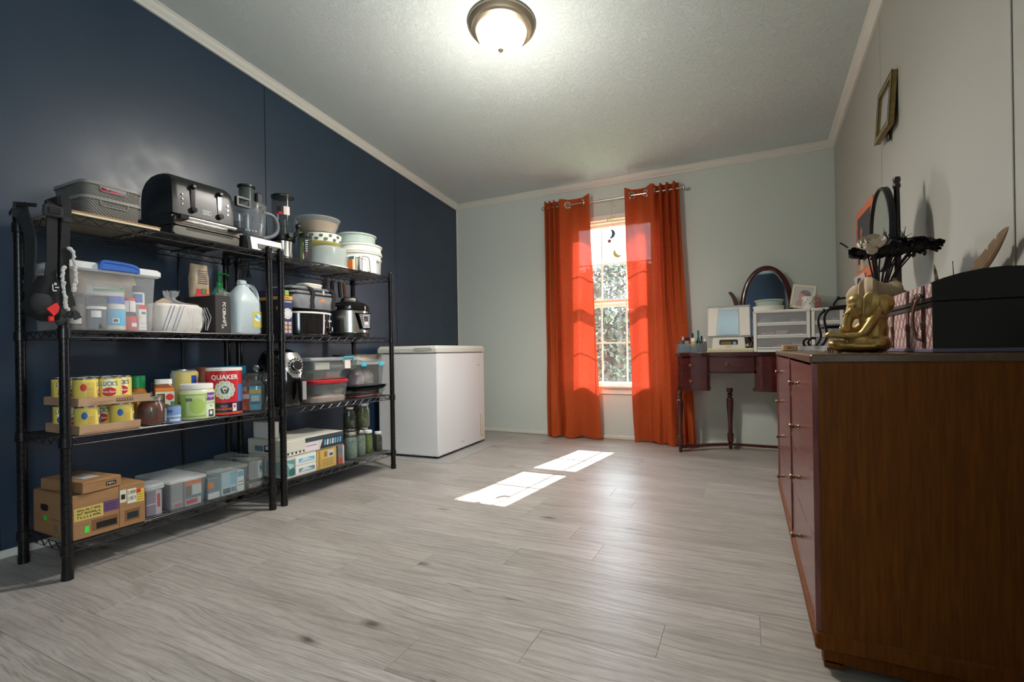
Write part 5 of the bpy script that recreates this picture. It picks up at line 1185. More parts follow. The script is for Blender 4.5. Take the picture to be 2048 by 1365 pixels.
q = MB(); q.box((-0.03, -0.028, h_), (0.07, 0.026, h_+0.0006), P_((206, 208, 206))); q.box((-0.02, -0.02, h_+0.0006), (0.03, 0.02, h_+0.001), P_((150, 156, 160))); front(q, a_, 0.012, 0.048, 0.012, 0.028, M_bk); strokes(q, (a_+0.0006, 0.030, 0.020), (0, 1, 0), (0, 0, 1), 0.030, 0.008, 5, M_txtw, 23); q.box((a_-0.001, -0.05, h_-0.010), (a_+0.0008, b_-0.01, h_-0.0085), M_cd); obj('label', q, t)
# clear boxes of packets
def clearbox(label, lo, hi, lidm=None, r=0.012, name='storage_box', taper=0.93, group='clear boxes on the bottom shelf', lidh=0.012, lidlip=0.006):
    t = thing(name, label, 'storage box', ((lo[0]+hi[0])/2, (lo[1]+hi[1])/2, lo[2]), 0, group); w, d, h = hi[0]-lo[0], hi[1]-lo[1], hi[2]-lo[2]
    q = MB(M_clear2); q.loft([rr(w*taper, d*taper, r, 0), rr(w*taper+0.002, d*taper+0.002, r, 0.003), rr(w, d, r, h-lidh)], cap1=False); obj('body', q, t)
    q = MB(lidm or M_clear3); q.loft([rr(w, d, r, h-lidh-0.003), rr(w+lidlip, d+lidlip, r+0.002, h-lidh), rr(w+lidlip, d+lidlip, r+0.002, h-0.003), rr(w-0.006, d-0.006, r, h)], smooth=False); obj('lid', q, t)
    return t
def packet(label, lo, hi, base, bands, name='product_box', group='packets inside the clear boxes'):
    t, a, b, h = carton(name, label, 'box', lo, hi, base, 0.0, group)
    q = MB()
    for y0, y1, z0, z1, m in bands: front(q, a, -b+2*b*y0, -b+2*b*y1, h*z0, h*z1, m, 0.0005+0.00015*bands.index((y0, y1, z0, z1, m)))
    if bands: obj('label', q, t)
GRY = P_((150, 150, 150)); PNK = P_((190, 130, 150)); LPK = P_((214, 190, 196)); STL = P_((96, 128, 136)); ICE = P_((176, 206, 214))
t = thing('storage_tub', 'rounded clear tub with a grey lid beside the large cardboard box', 'storage box', (-2.335, 1.197, z4), 0, 'clear boxes on the bottom shelf')
q = MB(M_clear2); q.loft([rr(0.10, 0.076, 0.03, 0), rr(0.104, 0.078, 0.03, 0.004), rr(0.108, 0.084, 0.032, 0.128)], cap1=False); obj('body', q, t)
q = MB(M_clear3); q.loft([rr(0.114, 0.090, 0.034, 0.118), rr(0.114, 0.090, 0.034, 0.132), rr(0.100, 0.076, 0.03, 0.140)]); obj('lid', q, t)
packet('mauve packet with a red striped end inside the rounded tub', (-2.370, 1.166, z4+0.005), (-2.296, 1.226, z4+0.110), P_((150, 128, 142)), [(0.62, 1, 0, 1, LPK), (0.7, 0.9, 0.3, 0.85, RED), (0, 0.6, 0.45, 0.48, W_)])
clearbox('clear box with a frosted rim, second from the cardboard box', (-2.545, 1.246, z4), (-2.268, 1.404, z4+0.138))
packet('grey packet at the left in the clear box with the frosted rim', (-2.40, 1.258, z4+0.006), (-2.288, 1.312, z4+0.118), P_((160, 150, 150)), [(0.1, 0.9, 0.5, 0.9, GRY), (0.05, 0.95, 0.05, 0.3, P_((176, 166, 170))), (0.3, 0.9, 0.1, 0.2, P_((190, 96, 104)))])
packet('orange and white packet at the right in the clear box with the frosted rim', (-2.40, 1.318, z4+0.006), (-2.286, 1.390, z4+0.120), P_((190, 196, 198)), [(0, 1, 0.82, 1, ORG), (0.02, 0.4, 0.4, 0.8, P_((120, 100, 84))), (0.45, 1, 0.4, 0.8, P_((206, 206, 200))), (0.0, 1, 0.28, 0.40, P_((90, 130, 130))), (0.05, 0.75, 0.08, 0.24, RED)])
clearbox('wide clear box with a tinted lid near the middle of the bottom shelf', (-2.560, 1.410, z4), (-2.272, 1.616, z4+0.140), clear('tinted lid', (150, 158, 154), 0.42, 0.2))
packet('teal and white packet at the left in the wide clear box', (-2.39, 1.424, z4+0.006), (-2.292, 1.480, z4+0.105), P_((120, 146, 150)), [(0.2, 0.9, 0.35, 0.95, STL), (0.0, 0.5, 0.5, 0.8, ORG), (0, 1, 0, 0.28, W_)])
packet('icy blue packet in the middle of the wide clear box', (-2.40, 1.484, z4+0.006), (-2.284, 1.560, z4+0.118), P_((198, 214, 218)), [(0.05, 0.6, 0.35, 0.95, ICE), (0.62, 0.98, 0.4, 0.95, P_((120, 190, 206))), (0.1, 0.6, 0.08, 0.3, P_((70, 90, 100))), (0.65, 0.95, 0.1, 0.3, STL)])
packet('white striped packet at the right in the wide clear box', (-2.40, 1.564, z4+0.006), (-2.284, 1.602, z4+0.112), W_, [(0.1, 0.9, 0.7, 0.95, LBL), (0.1, 0.9, 0.3, 0.33, DGR), (0.1, 0.9, 0.45, 0.48, DGR)])
clearbox('clear box at the right end of the bottom shelf, nearest the second rack', (-2.560, 1.622, z4), (-2.278, 1.726-0.004, z4+0.155), clear('tinted lid 2', (130, 140, 136), 0.42, 0.2))
packet('grey ribbed packet in the right-hand clear box', (-2.40, 1.634, z4+0.045), (-2.292, 1.682, z4+0.138), P_((156, 156, 154)), [(0.1*k, 0.1*k+0.03, 0.1, 0.9, P_((126, 126, 124))) for k in range(1, 9)], group='packets inside the clear boxes')
packet('white and blue packet at the right in the right-hand clear box', (-2.40, 1.686, z4+0.045), (-2.290, 1.710, z4+0.138), W_, [(0.2, 0.8, 0.35, 0.85, LBL), (0.3, 0.7, 0.5, 0.7, NAVY)])
packet('dark flat packet at the bottom of the right-hand clear box', (-2.40, 1.634, z4+0.006), (-2.292, 1.708, z4+0.044), P_((176, 170, 160)), [(0, 1, 0.6, 1, P_((60, 78, 80))), (0.2, 0.6, 0.2, 0.45, P_((170, 120, 80)))])
# power cord that hangs behind the rack
q = MB(M_blackp); q.tube(spline([(XL+0.006, 1.565, 1.36), (XL+0.007, 1.560, 1.2), (XL+0.007, 1.570, 1.05), (XL+0.007, 1.573, 0.8), (XL+0.007, 1.568, 0.5), (XL+0.007, 1.574, 0.2), (XL+0.012, 1.58, 0.05)], 6), 0.005, 8)
tag(obj('power_cord', q), 'black power cord hanging down the blue wall behind the first rack', 'cord')

# ================================================================ things on the second rack
# ---- top shelf
t = thing('juicer', 'tall dark juicer with a smoky hopper and steel base, left end of the second rack', 'juicer', (-2.435, 1.975, SZ[3]+0.001), -0.6)
q = MB(M_blackp); q.lathe([(0.070, 0), (0.070, 0.012), (0.060, 0.02)], seg=28, cap0=True, cap1=True); obj('base', q, t)
q = MB(M_steel); q.lathe([(0.056, 0.015), (0.052, 0.06), (0.054, 0.125)], seg=28, cap1=True); obj('motor_housing', q, t)
q = MB(M_blackp); q.lathe([(0.058, 0.122), (0.066, 0.128), (0.066, 0.152), (0.058, 0.158)], seg=28, cap0=True, cap1=True); q.tube([(0.055, 0.02, 0.150), (0.085, 0.035, 0.150)], 0.014, 10); obj('collar', q, t)
M_smoke = mat('smoky clear', (58, 66, 66), 0.12, alpha=0.36)
q = MB(M_smoke); q.lathe([(0.054, 0.158), (0.056, 0.265)], seg=28); q.lathe([(0.030, 0.160), (0.026, 0.25)], seg=14); q.tube([(0.03*cos(a*0.9), 0.03*sin(a*0.9), 0.165+a*0.006) for a in range(14)], 0.005, 6); obj('juicing_chamber', q, t)
q = MB(M_smoke); q.lathe([(0.060, 0.262), (0.061, 0.385)], seg=28); hp = obj('hopper', q, t)
q = MB(M_blackp); q.lathe([(0.062, 0.380), (0.063, 0.388), (0.055, 0.394), (0.0005, 0.395)], seg=28); obj('lid', q, t)
q = MB(); q.arc((0, 0, 0), 0.0618, 0.270, 0.318, -0.55, 0.0, P_((40, 30, 30))); q.arc((0, 0, 0), 0.0622, 0.270, 0.318, 0.0, 0.55, P_((206, 190, 184))); q.arc((0, 0, 0), 0.0624, 0.270, 0.285, -0.5, -0.1, RED); obj('label', q, hp)
q = MB(M_blackp); q.tube([(0.03, 0.055, 0.155), (0.03, 0.075, 0.180), (0.03, 0.080, 0.205)], 0.010, 8); q.sph((0.03, 0.080, 0.215), 0.018, 14); obj('spout_plug', q, t)
t = thing('shaker_bottle', 'clear measuring tumbler with a black lid and red scale marks', 'tumbler', (-2.315, 2.030, SZ[3]+0.001), -0.72)
q = MB(M_smoke); q.lathe([(0.024, 0), (0.028, 0.005), (0.033, 0.150)], seg=20, cap0=True); obj('cup', q, t)
q = MB(M_blackp); q.lathe([(0.035, 0.148), (0.035, 0.166), (0.030, 0.170), (0.0005, 0.170)], seg=20, cap0=True); obj('lid', q, t)
q = MB()
for k in range(9): q.arc((0, 0, 0), 0.0295+0.0003*k+0.0035*k/9, 0.025+0.012*k, 0.028+0.012*k, 0.0, 0.35, M_txtw if k > 2 else RED, 3)
o_ = obj('scale_marks', q, t); o_['kind'] = 'stuff'
t = thing('juice_pitcher', 'dark jug with a lime green strap, standing behind the measuring tumbler', 'jug', (-2.385, 2.086, SZ[3]+0.001), -0.7)
q = MB(M_smoke); q.lathe([(0.034, 0), (0.040, 0.004), (0.042, 0.165), (0.040, 0.175)], seg=20, cap0=True, cap1=True); obj('cup', q, t)
q = MB(P_((176, 206, 60))); q.arc((0, 0, 0), 0.0432, 0.01, 0.178, -0.62, -0.30, P_((176, 206, 60)), 4); q.box((0.028, -0.030, 0.172), (0.044, -0.008, 0.188), bev=0.003); obj('strap', q, t)
# cake carrier with two bowls on it
M_dome = clear('cake dome', (208, 220, 216), 0.42, 0.22)
t = thing('cake_carrier', 'round cloudy plastic cake carrier on a white base', 'cake carrier', (-2.405, 2.273, SZ[3]+0.001))
q = MB(W_); q.lathe([(0.128, 0), (0.134, 0.004), (0.134, 0.012), (0.127, 0.014), (0.0005, 0.014)], seg=44, cap0=True); q.box((0.075, 0.100, 0.004), (0.130, 0.150, 0.016), bev=0.005); obj('base', q, t)
q = MB(M_dome); q.lathe([(0.124, 0.014), (0.126, 0.10), (0.120, 0.128), (0.105, 0.140), (0.0005, 0.142)], seg=44); obj('dome', q, t)
t = thing('mixing_bowl', 'white bowl printed with green leaves and a yellow foot, on the cake carrier', 'bowl', (-2.405, 2.235, SZ[3]+0.1445))
q = MB(P_((210, 200, 110))); q.lathe([(0.092, 0), (0.104, 0.004), (0.112, 0.014)], seg=40, cap0=True); obj('foot', q, t)
q = MB(P_((226, 226, 212), 0.3)); q.lathe([(0.112, 0.013), (0.118, 0.062), (0.115, 0.062), (0.108, 0.018), (0.0005, 0.016)], seg=40); bb = obj('body', q, t)
lf = P_((64, 92, 74)); q = MB(); rn = random.Random(5)
for k in range(9):
    a = -1.5+k*0.24; z = 0.024+0.022*(k % 2)+0.004*rn.random(); wq = 0.085+0.03*rn.random(); R_ = 0.1145+0.003
    q.add([((R_+z*0.03)*cos(a+wq*u), (R_+z*0.03)*sin(a+wq*u), z+0.011*v) for u, v in ((0, -1), (0.7, -0.8), (1, 0), (0.7, 0.6), (0.2, 0.3), (0, 1), (-0.3, 0.3), (-0.8, 0.6), (-1, 0), (-0.6, -0.8))], [tuple(range(10))], lf)
obj('leaf_print', q, bb)
t = thing('mixing_bowl', 'clear wide bowl with an amber tint, topmost over the leaf bowl', 'bowl', (-2.405, 2.205, SZ[3]+0.2075))
q = MB(clear('glass bowl', (214, 216, 208), 0.28, 0.05)); q.lathe([(0.085, 0), (0.100, 0.004), (0.132, 0.088), (0.136, 0.092), (0.134, 0.095), (0.128, 0.088)], seg=44, cap0=True); obj('glass', q, t)
t = thing('mixing_bowl', 'brown bowl nested inside the clear wide bowl', 'bowl', (-2.405, 2.205, SZ[3]+0.214))
q = MB(P_((150, 124, 92), 0.4)); q.lathe([(0.080, 0), (0.096, 0.004), (0.117, 0.062), (0.114, 0.062), (0.092, 0.008), (0.0005, 0.008)], seg=40, cap0=True); obj('body', q, t)
# stack of pie and cake keepers
M_milk = mat('milky white plastic', (232, 232, 222), 0.35)
cx_, cy_ = -2.420, 2.570
def keeper(label, z, prof, m, extra=None, group='stack of white round food keepers', off=(0, 0)):
    t = thing('food_keeper', label, 'container', (cx_+off[0], cy_+off[1], z), -0.6, group); q = MB(m); q.lathe(prof, seg=44, cap0=True); obj('body', q, t)
    if extra: extra(t)
    return t
z = SZ[3]+0.001
M_keep = clear('cloudy keeper', (226, 230, 226), 0.62, 0.3)
def tabs(t):
    for a in (0.75, -1.2):
        q = MB(M_milk); q.M = Matrix.Rotation(a, 4, 'Z'); q.box((0.148, -0.02, 0.090), (0.166, 0.02, 0.098), bev=0.003); obj('latch_tab', q, t)
keeper('cloudy deep round keeper at the bottom of the white stack', z, [(0.138, 0), (0.146, 0.004), (0.152, 0.100), (0.150, 0.102), (0.0005, 0.102)], M_keep, tabs)
def band(lo):
    def f(t):
        q = MB(M_milk); q.lathe([(0.150, lo-0.004), (0.160, lo-0.002), (0.161, lo+0.006), (0.152, lo+0.010)], seg=44); obj('rim', q, t)
    return f
keeper('white round keeper second from the bottom of the stack', z+0.103, [(0.158, 0), (0.158, 0.006), (0.150, 0.012), (0.150, 0.044), (0.0005, 0.046)], M_milk, band(0.036))
keeper('white round keeper second from the top of the stack', z+0.150, [(0.156, 0), (0.158, 0.006), (0.152, 0.012), (0.153, 0.052), (0.0005, 0.056)], M_milk, band(0.044))
keeper('smaller pale green cloudy keeper on top of the white stack', z+0.207, [(0.130, 0), (0.132, 0.05), (0.140, 0.054), (0.140, 0.062), (0.126, 0.068), (0.0005, 0.070)], clear('pale green plastic lid', (200, 220, 210), 0.72, 0.3), off=(0.0, -0.025))
for nm, lab, cat, x, y, wd, hh, m in (('notebook', 'thin teal book standing by the white stack', 'book', -2.290, 2.372, 0.016, 0.092, TEA), ('notebook', 'thin orange book standing left of the teal one', 'book', -2.288, 2.356, 0.012, 0.070, ORG), ('notebook', 'thin dark purple book between the teal book and the wire holder', 'book', -2.290, 2.388, 0.009, 0.088, P_((54, 34, 84)))):
    t = thing(nm, lab, cat, (x, y, z), rad(0), 'books on the second rack'); q = MB(m); q.box((-0.020, -wd/2, 0), (0.025, wd/2, hh), bev=0.0015); obj('cover', q, t); q = MB(CRM); q.box((-0.0195, -wd/2+0.002, 0.003), (0.0255, wd/2-0.002, hh-0.003)); obj('pages', q, t)
t = thing('napkin_holder', 'dark wire holder with a sheaf of white paper, in front of the white stack', 'holder', (-2.263, 2.458, z))
q = MB(M_matteb)
for x in (0, 0.03): q.tube([(x, -0.055, 0.003), (x, -0.055, 0.085), (x, -0.045, 0.095), (x, 0.0, 0.095), (x, 0.012, 0.085), (x, 0.022, 0.003)], 0.0022, 6)
q.tube([(0, -0.055, 0.003), (0.03, -0.055, 0.003)], 0.0022, 6); q.tube([(0, 0.022, 0.003), (0.03, 0.022, 0.003)], 0.0022, 6); obj('wire_frame', q, t)
q = MB(P_((226, 224, 216))); q.box((0.004, -0.05, 0.003), (0.012, 0.10, 0.098)); obj('paper', q, t)

# ---- second shelf
z = SZ[2]+0.001
t, a_, b_, h_ = carton('advent_box', 'navy box with an orange band and big white disc, between the two racks', 'box', (-2.55, 1.828, z), (-2.268, 1.893, z+0.215), P_((50, 52, 92), 0.4))
q = MB(); x = a_
front(q, x, -b_, b_, h_-0.020, h_, P_((206, 150, 60))); strokes(q, (x+0.0007, -0.004, h_-0.010), (0, 1, 0), (0, 0, 1), 0.036, 0.007, 6, M_bk, 31); text(q, 'ART ADVENT', 0.0115, (x+0.0005, 0, h_-0.032), (0, 1, 0), (0, 0, 1), M_txtw, 0.02, squash=0.8)
q.lathe([(0.0005, 0), (0.030, 0)], (x+0.0006, 0, 0.118), 28, P_((206, 206, 204)), axis='x')
for k in range(10): q.box((x+0.0010, 0.021*cos(k*0.63)-0.0015, 0.118+0.021*sin(k*0.63)-0.003), (x+0.0014, 0.021*cos(k*0.63)+0.0015, 0.118+0.021*sin(k*0.63)+0.003), DGR)
for k in range(3):
    for j in range(2): front(q, x, -0.024+j*0.028, -0.002+j*0.026, 0.012+k*0.022, 0.030+k*0.022, P_((186, 160, 140)))
obj('print', q, t)
q = MB(P_((34, 30, 30))); q.box((-a_, -b_-0.0006, 0.004), (a_, -b_, h_-0.02)); q.box((-a_, -b_-0.0008, h_-0.018), (a_, -b_-0.0002, h_), P_((206, 150, 60))); q.box((a_-0.05, -b_-0.0012, 0.14), (a_-0.03, -b_-0.0004, 0.16), P_((200, 110, 80))); obj('side_print', q, t)
t, a_, b_, h_ = carton('game_box', 'small purple and green box lying on the navy advent box', 'box', (-2.53, 1.824, z+0.2165), (-2.285, 1.884, z+0.252), P_((66, 50, 96)))
q = MB(); front(q, a_, b_*0.2, b_, 0.004, 0.032, P_((130, 170, 60))); front(q, a_, -b_, -b_*0.8, 0.0, 0.034, W_); front(q, a_, -b_*0.6, 0, 0.012, 0.018, P_((180, 150, 190))); obj('print', q, t)
t = thing('slow_cooker', 'glossy black oval slow cooker with a round dial, under the grey lunch bag', 'slow cooker', (-2.405, 2.088, z))
sl_y = 1.0
q = MB(mat('gloss black cooker', (16, 15, 16), 0.10, coat=0.6))
def ov(k, zz): return [(0.135*k*cos(2*pi*i/40), 0.165*k*sin(2*pi*i/40), zz) for i in range(40)]
q.loft([ov(0.92, 0.006), ov(0.98, 0.012), ov(1.0, 0.06), ov(1.01, 0.132)]); bd = obj('body', q, t)
q = MB(W_); q.loft([ov(1.015, 0.131), ov(1.03, 0.133), ov(1.03, 0.140), ov(1.0, 0.142), ov(0.9, 0.142)]); obj('crock_rim', q, t)
q = MB(M_smoke); q.loft([ov(1.0, 0.142), ov(0.9, 0.150), ov(0.4, 0.154)]); obj('glass_lid', q, t)
q = MB(M_blackp)
for y in (-0.168, 0.168): q.box((-0.03, y-0.018, 0.085), (0.03, y+0.010, 0.105), bev=0.006)
for y in (-0.1, 0.1): q.cyl((0.04, y, 0), 0.012, 0.010, 10)
o_ = obj('side_handle', q, t); o_['kind'] = 'stuff'
da = 0.30; q = MB(M_txtw); 
dx, dy = 0.135*cos(0.52), 0.165*sin(0.52)
text(q, 'crockpot', 0.020, (0.1365*cos(0.50), 0.1665*sin(0.50)-0.004, 0.094), (-0.30, 0.954, 0), (0, 0, 1), M_txtw, 0.012); obj('lettering', q, bd)
q = MB(M_steel); q.M = Matrix.Translation((dx+0.002, dy+0.006, 0.043)) @ Matrix.Rotation(0.42, 4, 'Z'); q.lathe([(0.0005, 0.002), (0.021, 0.002), (0.021, 0)], seg=24, axis='x'); q.lathe([(0.0005, 0.014), (0.013, 0.014), (0.014, 0.002)], (0, 0, 0), 20, M_blackp, axis='x'); q.box((0.013, -0.002, -0.012), (0.017, 0.002, 0.012), M_txtw); obj('dial', q, bd)
# lunch bag
t = thing('cooler_bag', 'grey quilted insulated bag with two black carry straps, on the slow cooker', 'bag', (-2.405, 2.075, z+0.156))
M_bagf = mat('grey heather fabric', (132, 134, 138), 0.85, noise=0.35, nscale=25, bump=0.4, bscale=500); M_silv = mat('silver lining', (176, 176, 176), 0.4, 0.5)
rn = random.Random(21)
def slab(q, w, d, z0, z1, m, jit=0.004):
    q.loft([[(p[0]+rn.uniform(-jit, jit), p[1]+rn.uniform(-jit, jit), p[2]+rn.uniform(-jit, jit)*0.5) for p in rr(w*k, d*k, 0.04, zz)] for k, zz in ((0.94, z0), (1.0, z0+(z1-z0)*0.3), (1.0, z0+(z1-z0)*0.7), (0.95, z1))], m)
q = MB(M_bagf); slab(q, 0.24, 0.335, 0.004, 0.085, M_bagf); obj('lower_body', q, t)
q = MB(M_bagf); slab(q, 0.23, 0.325, 0.086, 0.108, M_bagf); obj('middle_fold', q, t)
q = MB(M_bagf); slab(q, 0.22, 0.315, 0.110, 0.130, M_bagf); tp = obj('top_flap', q, t)
q = MB(M_blackp); q.loft([rr(0.236, 0.332, 0.04, 0.083), rr(0.240, 0.336, 0.04, 0.086), rr(0.236, 0.332, 0.04, 0.089)]); q.loft([rr(0.226, 0.322, 0.04, 0.106), rr(0.230, 0.326, 0.04, 0.109), rr(0.226, 0.322, 0.04, 0.112)]); o_ = obj('zip', q, t); o_['kind'] = 'stuff'
for y in (-0.035, 0.125):
    q = MB(M_fab); strap(q, [(0.02, y-0.05, 0.137), (0.09, y-0.02, 0.136), (0.118, y+0.004, 0.118), (0.122, y+0.012, 0.09), (0.124, y+0.002, 0.05), (0.124, y+0.008, 0.004)], 0.026, 0.004); obj('carry_strap', q, t)
q = MB(ORG); q.box((0.1185, 0.030, 0.050), (0.1225, 0.065, 0.066), bev=0.001); obj('patch', q, t)
q = MB(P_((190, 190, 170))); q.box((0.113, 0.052, 0.092), (0.117, 0.066, 0.118), bev=0.001); obj('tag', q, t)
t = thing('food_container', 'small cream lidded container on top of the grey lunch bag', 'container', (-2.37, 2.100, z+0.156+0.1315))
q = MB(P_((208, 200, 186))); q.loft([rr(0.10, 0.125, 0.03, 0), rr(0.105, 0.130, 0.03, 0.018)], smooth=True); obj('body', q, t); q = MB(P_((222, 216, 204))); q.loft([rr(0.108, 0.133, 0.03, 0.017), rr(0.108, 0.133, 0.03, 0.024), rr(0.10, 0.125, 0.03, 0.027)]); obj('lid', q, t)
# pressure cooker
t = thing('pressure_cooker', 'round steel pressure cooker with a black lid and angled control panel', 'pressure cooker', (-2.395, 2.455, z), -0.62)
R = 0.124
q = MB(M_blackp); q.lathe([(R-0.004, 0), (R, 0.004), (R+0.002, 0.028), (R-0.004, 0.032)], seg=40, cap0=True); obj('base', q, t)
q = MB(M_steel); q.lathe([(R-0.004, 0.030), (R-0.002, 0.176)], seg=44); bd = obj('body', q, t)
q = MB(M_blackg); q.lathe([(R+0.001, 0.174), (R+0.004, 0.182), (R+0.002, 0.206), (R-0.020, 0.226), (0.065, 0.240), (0.0005, 0.242)], seg=44); ld = obj('lid', q, t)
q = MB(M_blackp); q.loft([rr(0.05, 0.11, 0.02, 0.232), rr(0.05, 0.11, 0.02, 0.258), rr(0.035, 0.08, 0.016, 0.270)]); obj('lid_handle', q, ld)
q = MB(M_steel)
for a in (-0.9, -0.25): q.box((R*cos(a)-0.004, R*sin(a)-0.004, 0.184), (R*cos(a)+0.006, R*sin(a)+0.004, 0.196))
o_ = obj('latch', q, ld); o_['kind'] = 'stuff'
q = MB(M_blackg); ca = 0.62
q.M = Matrix.Translation((R*cos(ca)-0.010, R*sin(ca)-0.010, 0)) @ Matrix.Rotation(0.55, 4, 'Z')
q.loft([[(0.0, y*k, z_) for y, z_ in ()] or [(0.0, -0.062, 0.160), (0.0, 0.062, 0.164), (0.0, 0.055, 0.055), (0.0, 0.030, 0.045), (0.0, -0.030, 0.050)], [(0.022, -0.058, 0.156), (0.022, 0.058, 0.160), (0.026, 0.050, 0.058), (0.026, 0.030, 0.050), (0.026, -0.028, 0.055)]], smooth=False); pn = obj('control_panel', q, bd)
q2 = MB(); q2.M = q.M; Sx = 0.0275
q2.loft([[(0.0235, -0.046, 0.148), (0.0235, 0.048, 0.152), (0.0275, 0.040, 0.062), (0.0275, -0.020, 0.060)], [(0.0245, -0.046, 0.148), (0.0245, 0.048, 0.152), (0.0285, 0.040, 0.062), (0.0285, -0.020, 0.060)]], M_silv, smooth=False)
def key(y0, y1, z0, z1, m, e=0.0015):
    f = lambda z_: 0.0235+(0.150-z_)/0.090*0.004+e
    q2.add([(f(z0), y0, z0), (f(z0), y1, z0), (f(z1), y1, z1), (f(z1), y0, z1)], [(0, 1, 2, 3)], m)
key(-0.008, 0.026, 0.105, 0.138, P_((34, 24, 26))); key(-0.012, 0.030, 0.140, 0.148, P_((150, 160, 176))); key(0.0, 0.012, 0.110, 0.124, P_((150, 60, 50)), 0.0022)
for k in range(6): key(-0.040+0.0022*k, -0.016+0.0012*k, 0.136-k*0.0135, 0.145-k*0.0135, DGR); key(0.032, 0.044-0.0010*k, 0.136-k*0.0135, 0.145-k*0.0135, DGR)
key(-0.002, 0.024, 0.085, 0.098, W_); key(0.002, 0.020, 0.066, 0.080, P_((120, 150, 170))); obj('keypad', q2, bd)
q = MB(P_((170, 140, 112), 0.8)); 
t = thing('paper_envelope', 'crumpled tan paper packet poking out behind the pressure cooker', 'packet', (-2.515, 2.600, z), 0.2)
q.prism([(-0.04, 0.0), (0.055, 0.004), (0.095, 0.075), (0.020, 0.160), (-0.05, 0.12)], -0.006, 0.004, 'x'); obj('paper', q, t); q = MB(P_((60, 50, 44))); q.box((0.0045, 0.05, 0.055), (0.0050, 0.06, 0.075)); obj('scribble', q, t)
# utensils that hang from the top shelf
for y, x, m, l, nm, lab in ((2.400, -2.50, P_((26, 28, 40), 0.4), 0.12, 'kitchen_utensil', 'dark blue utensil handle hanging under the top shelf, left of the other two'), (2.466, -2.50, M_blackp, 0.12, 'kitchen_utensil', 'black utensil handle hanging under the top shelf between the blue and wooden ones'), (2.510, -2.50, P_((150, 96, 62), 0.5), 0.115, 'kitchen_utensil', 'wooden utensil handle hanging under the top shelf behind the pressure cooker')):
    t = thing(nm, lab, 'utensil', (x, y, SZ[3]-0.032), 0, 'utensils hanging under the top shelf')
    q = MB(m); q.tube([(0, 0, -0.012), (0, 0.004, -0.04), (0, 0.012, -l)], 0.012, 10, rr=[0.008, 0.013, 0.011]); obj('handle', q, t)
    q = MB(M_wire); q.tube([(0.0, 0, 0.004), (0.006, 0, 0.0), (0.004, 0, -0.014)], 0.0022, 6); obj('hook', q, t)
t = thing('hanging_bell', 'small dark bell-shaped plug dangling under the first rack near its right posts', 'plug', (-2.36, 1.700, SZ[3]-0.035))
q = MB(M_blackp); q.lathe([(0.003, 0), (0.004, -0.05), (0.007, -0.056), (0.009, -0.075), (0.015, -0.085), (0.015, -0.088), (0.0005, -0.088)], seg=14); obj('plug', q, t)

# ---- third shelf
z = SZ[1]+0.001
t = thing('air_fryer', 'black egg-shaped air fryer with a silver dial face and basket handle', 'air fryer', (-2.400, 1.916, z), -0.12)
q = MB(M_blackg)
def eg(k, zz, dx=0.0): return [(0.150*k*cos(2*pi*i/36)+dx, 0.118*k*sin(2*pi*i/36), zz) for i in range(36)]
q.loft([eg(0.84, 0.008), eg(0.94, 0.02), eg(1.0, 0.09), eg(1.0, 0.16), eg(0.95, 0.22), eg(0.86, 0.27, -0.006), eg(0.70, 0.305, -0.012), eg(0.42, 0.325, -0.018), eg(0.08, 0.330, -0.02)], cap0=True); bd = obj('body', q, t)
q = MB(mat('silver face', (186, 184, 180), 0.28, 0.7))
import math as _m
def facepatch(q, y0, y1, z0, z1, e, m, n=10):
    rows_ = [(0.84, 0.008), (0.94, 0.02), (1.0, 0.09), (1.0, 0.16), (0.95, 0.22), (0.86, 0.27), (0.70, 0.305), (0.42, 0.325)]
    def kx(zz):
        for (k0, a0), (k1, a1) in zip(rows_, rows_[1:]):
            if a0 <= zz <= a1: s = (zz-a0)/(a1-a0); return k0+(k1-k0)*s
        return rows_[-1][0]
    vs = []; fs = []
    for i in range(n+1):
        zz = z0+(z1-z0)*i/n; k = kx(zz)
        # teardrop: narrow towards the bottom
        s = i/n; wv = (0.30+0.70*_m.sin(min(s*1.35, 1)*pi/2))*(1 if s < 0.8 else 1-0.35*((s-0.8)/0.2)**2)
        for j in range(n+1):
            y = (y0+y1)/2+((y1-y0)/2)*wv*(2*j/n-1)
            x = 0.150*k*_m.sqrt(max(1-(y/(0.118*k))**2, 0.0))+e
            vs.append((x, y, zz))
    for i in range(n):
        for j in range(n): fs.append((i*(n+1)+j, i*(n+1)+j+1, (i+1)*(n+1)+j+1, (i+1)*(n+1)+j))
    q.add(vs, fs, m, True)
facepatch(q, -0.070, 0.070, 0.165, 0.305, 0.003, None); fp = obj('face', q, bd)
q = MB(M_blackp); q.M = Matrix.Translation((0.140, 0, 0.228)) @ Matrix.Rotation(-0.22, 4, 'Y'); q.lathe([(0.0005, 0.022), (0.026, 0.022), (0.028, 0.004), (0.028, 0)], seg=28, axis='x'); 
q.lathe([(0.026, 0.0235), (0.028, 0.022)], (0, 0, 0), 28, M_steel, axis='x'); obj('dial', q, fp)
q = MB(M_blackp)
for k in range(16):
    a = 2*pi*k/16; q.M = Matrix.Translation((0.1415, 0, 0.228)) @ Matrix.Rotation(-0.22, 4, 'Y') @ Matrix.Rotation(a, 4, 'X'); q.box((0.0035, -0.0035, 0.037), (0.0080, 0.0035, 0.045))
o_ = obj('dial_marks', q, fp); o_['kind'] = 'stuff'
q = MB(M_blackp); q.tube([(0.146, 0.0, 0.150), (0.190, 0, 0.148), (0.200, 0, 0.135)], 0.014, 10); hd = obj('handle', q, t)
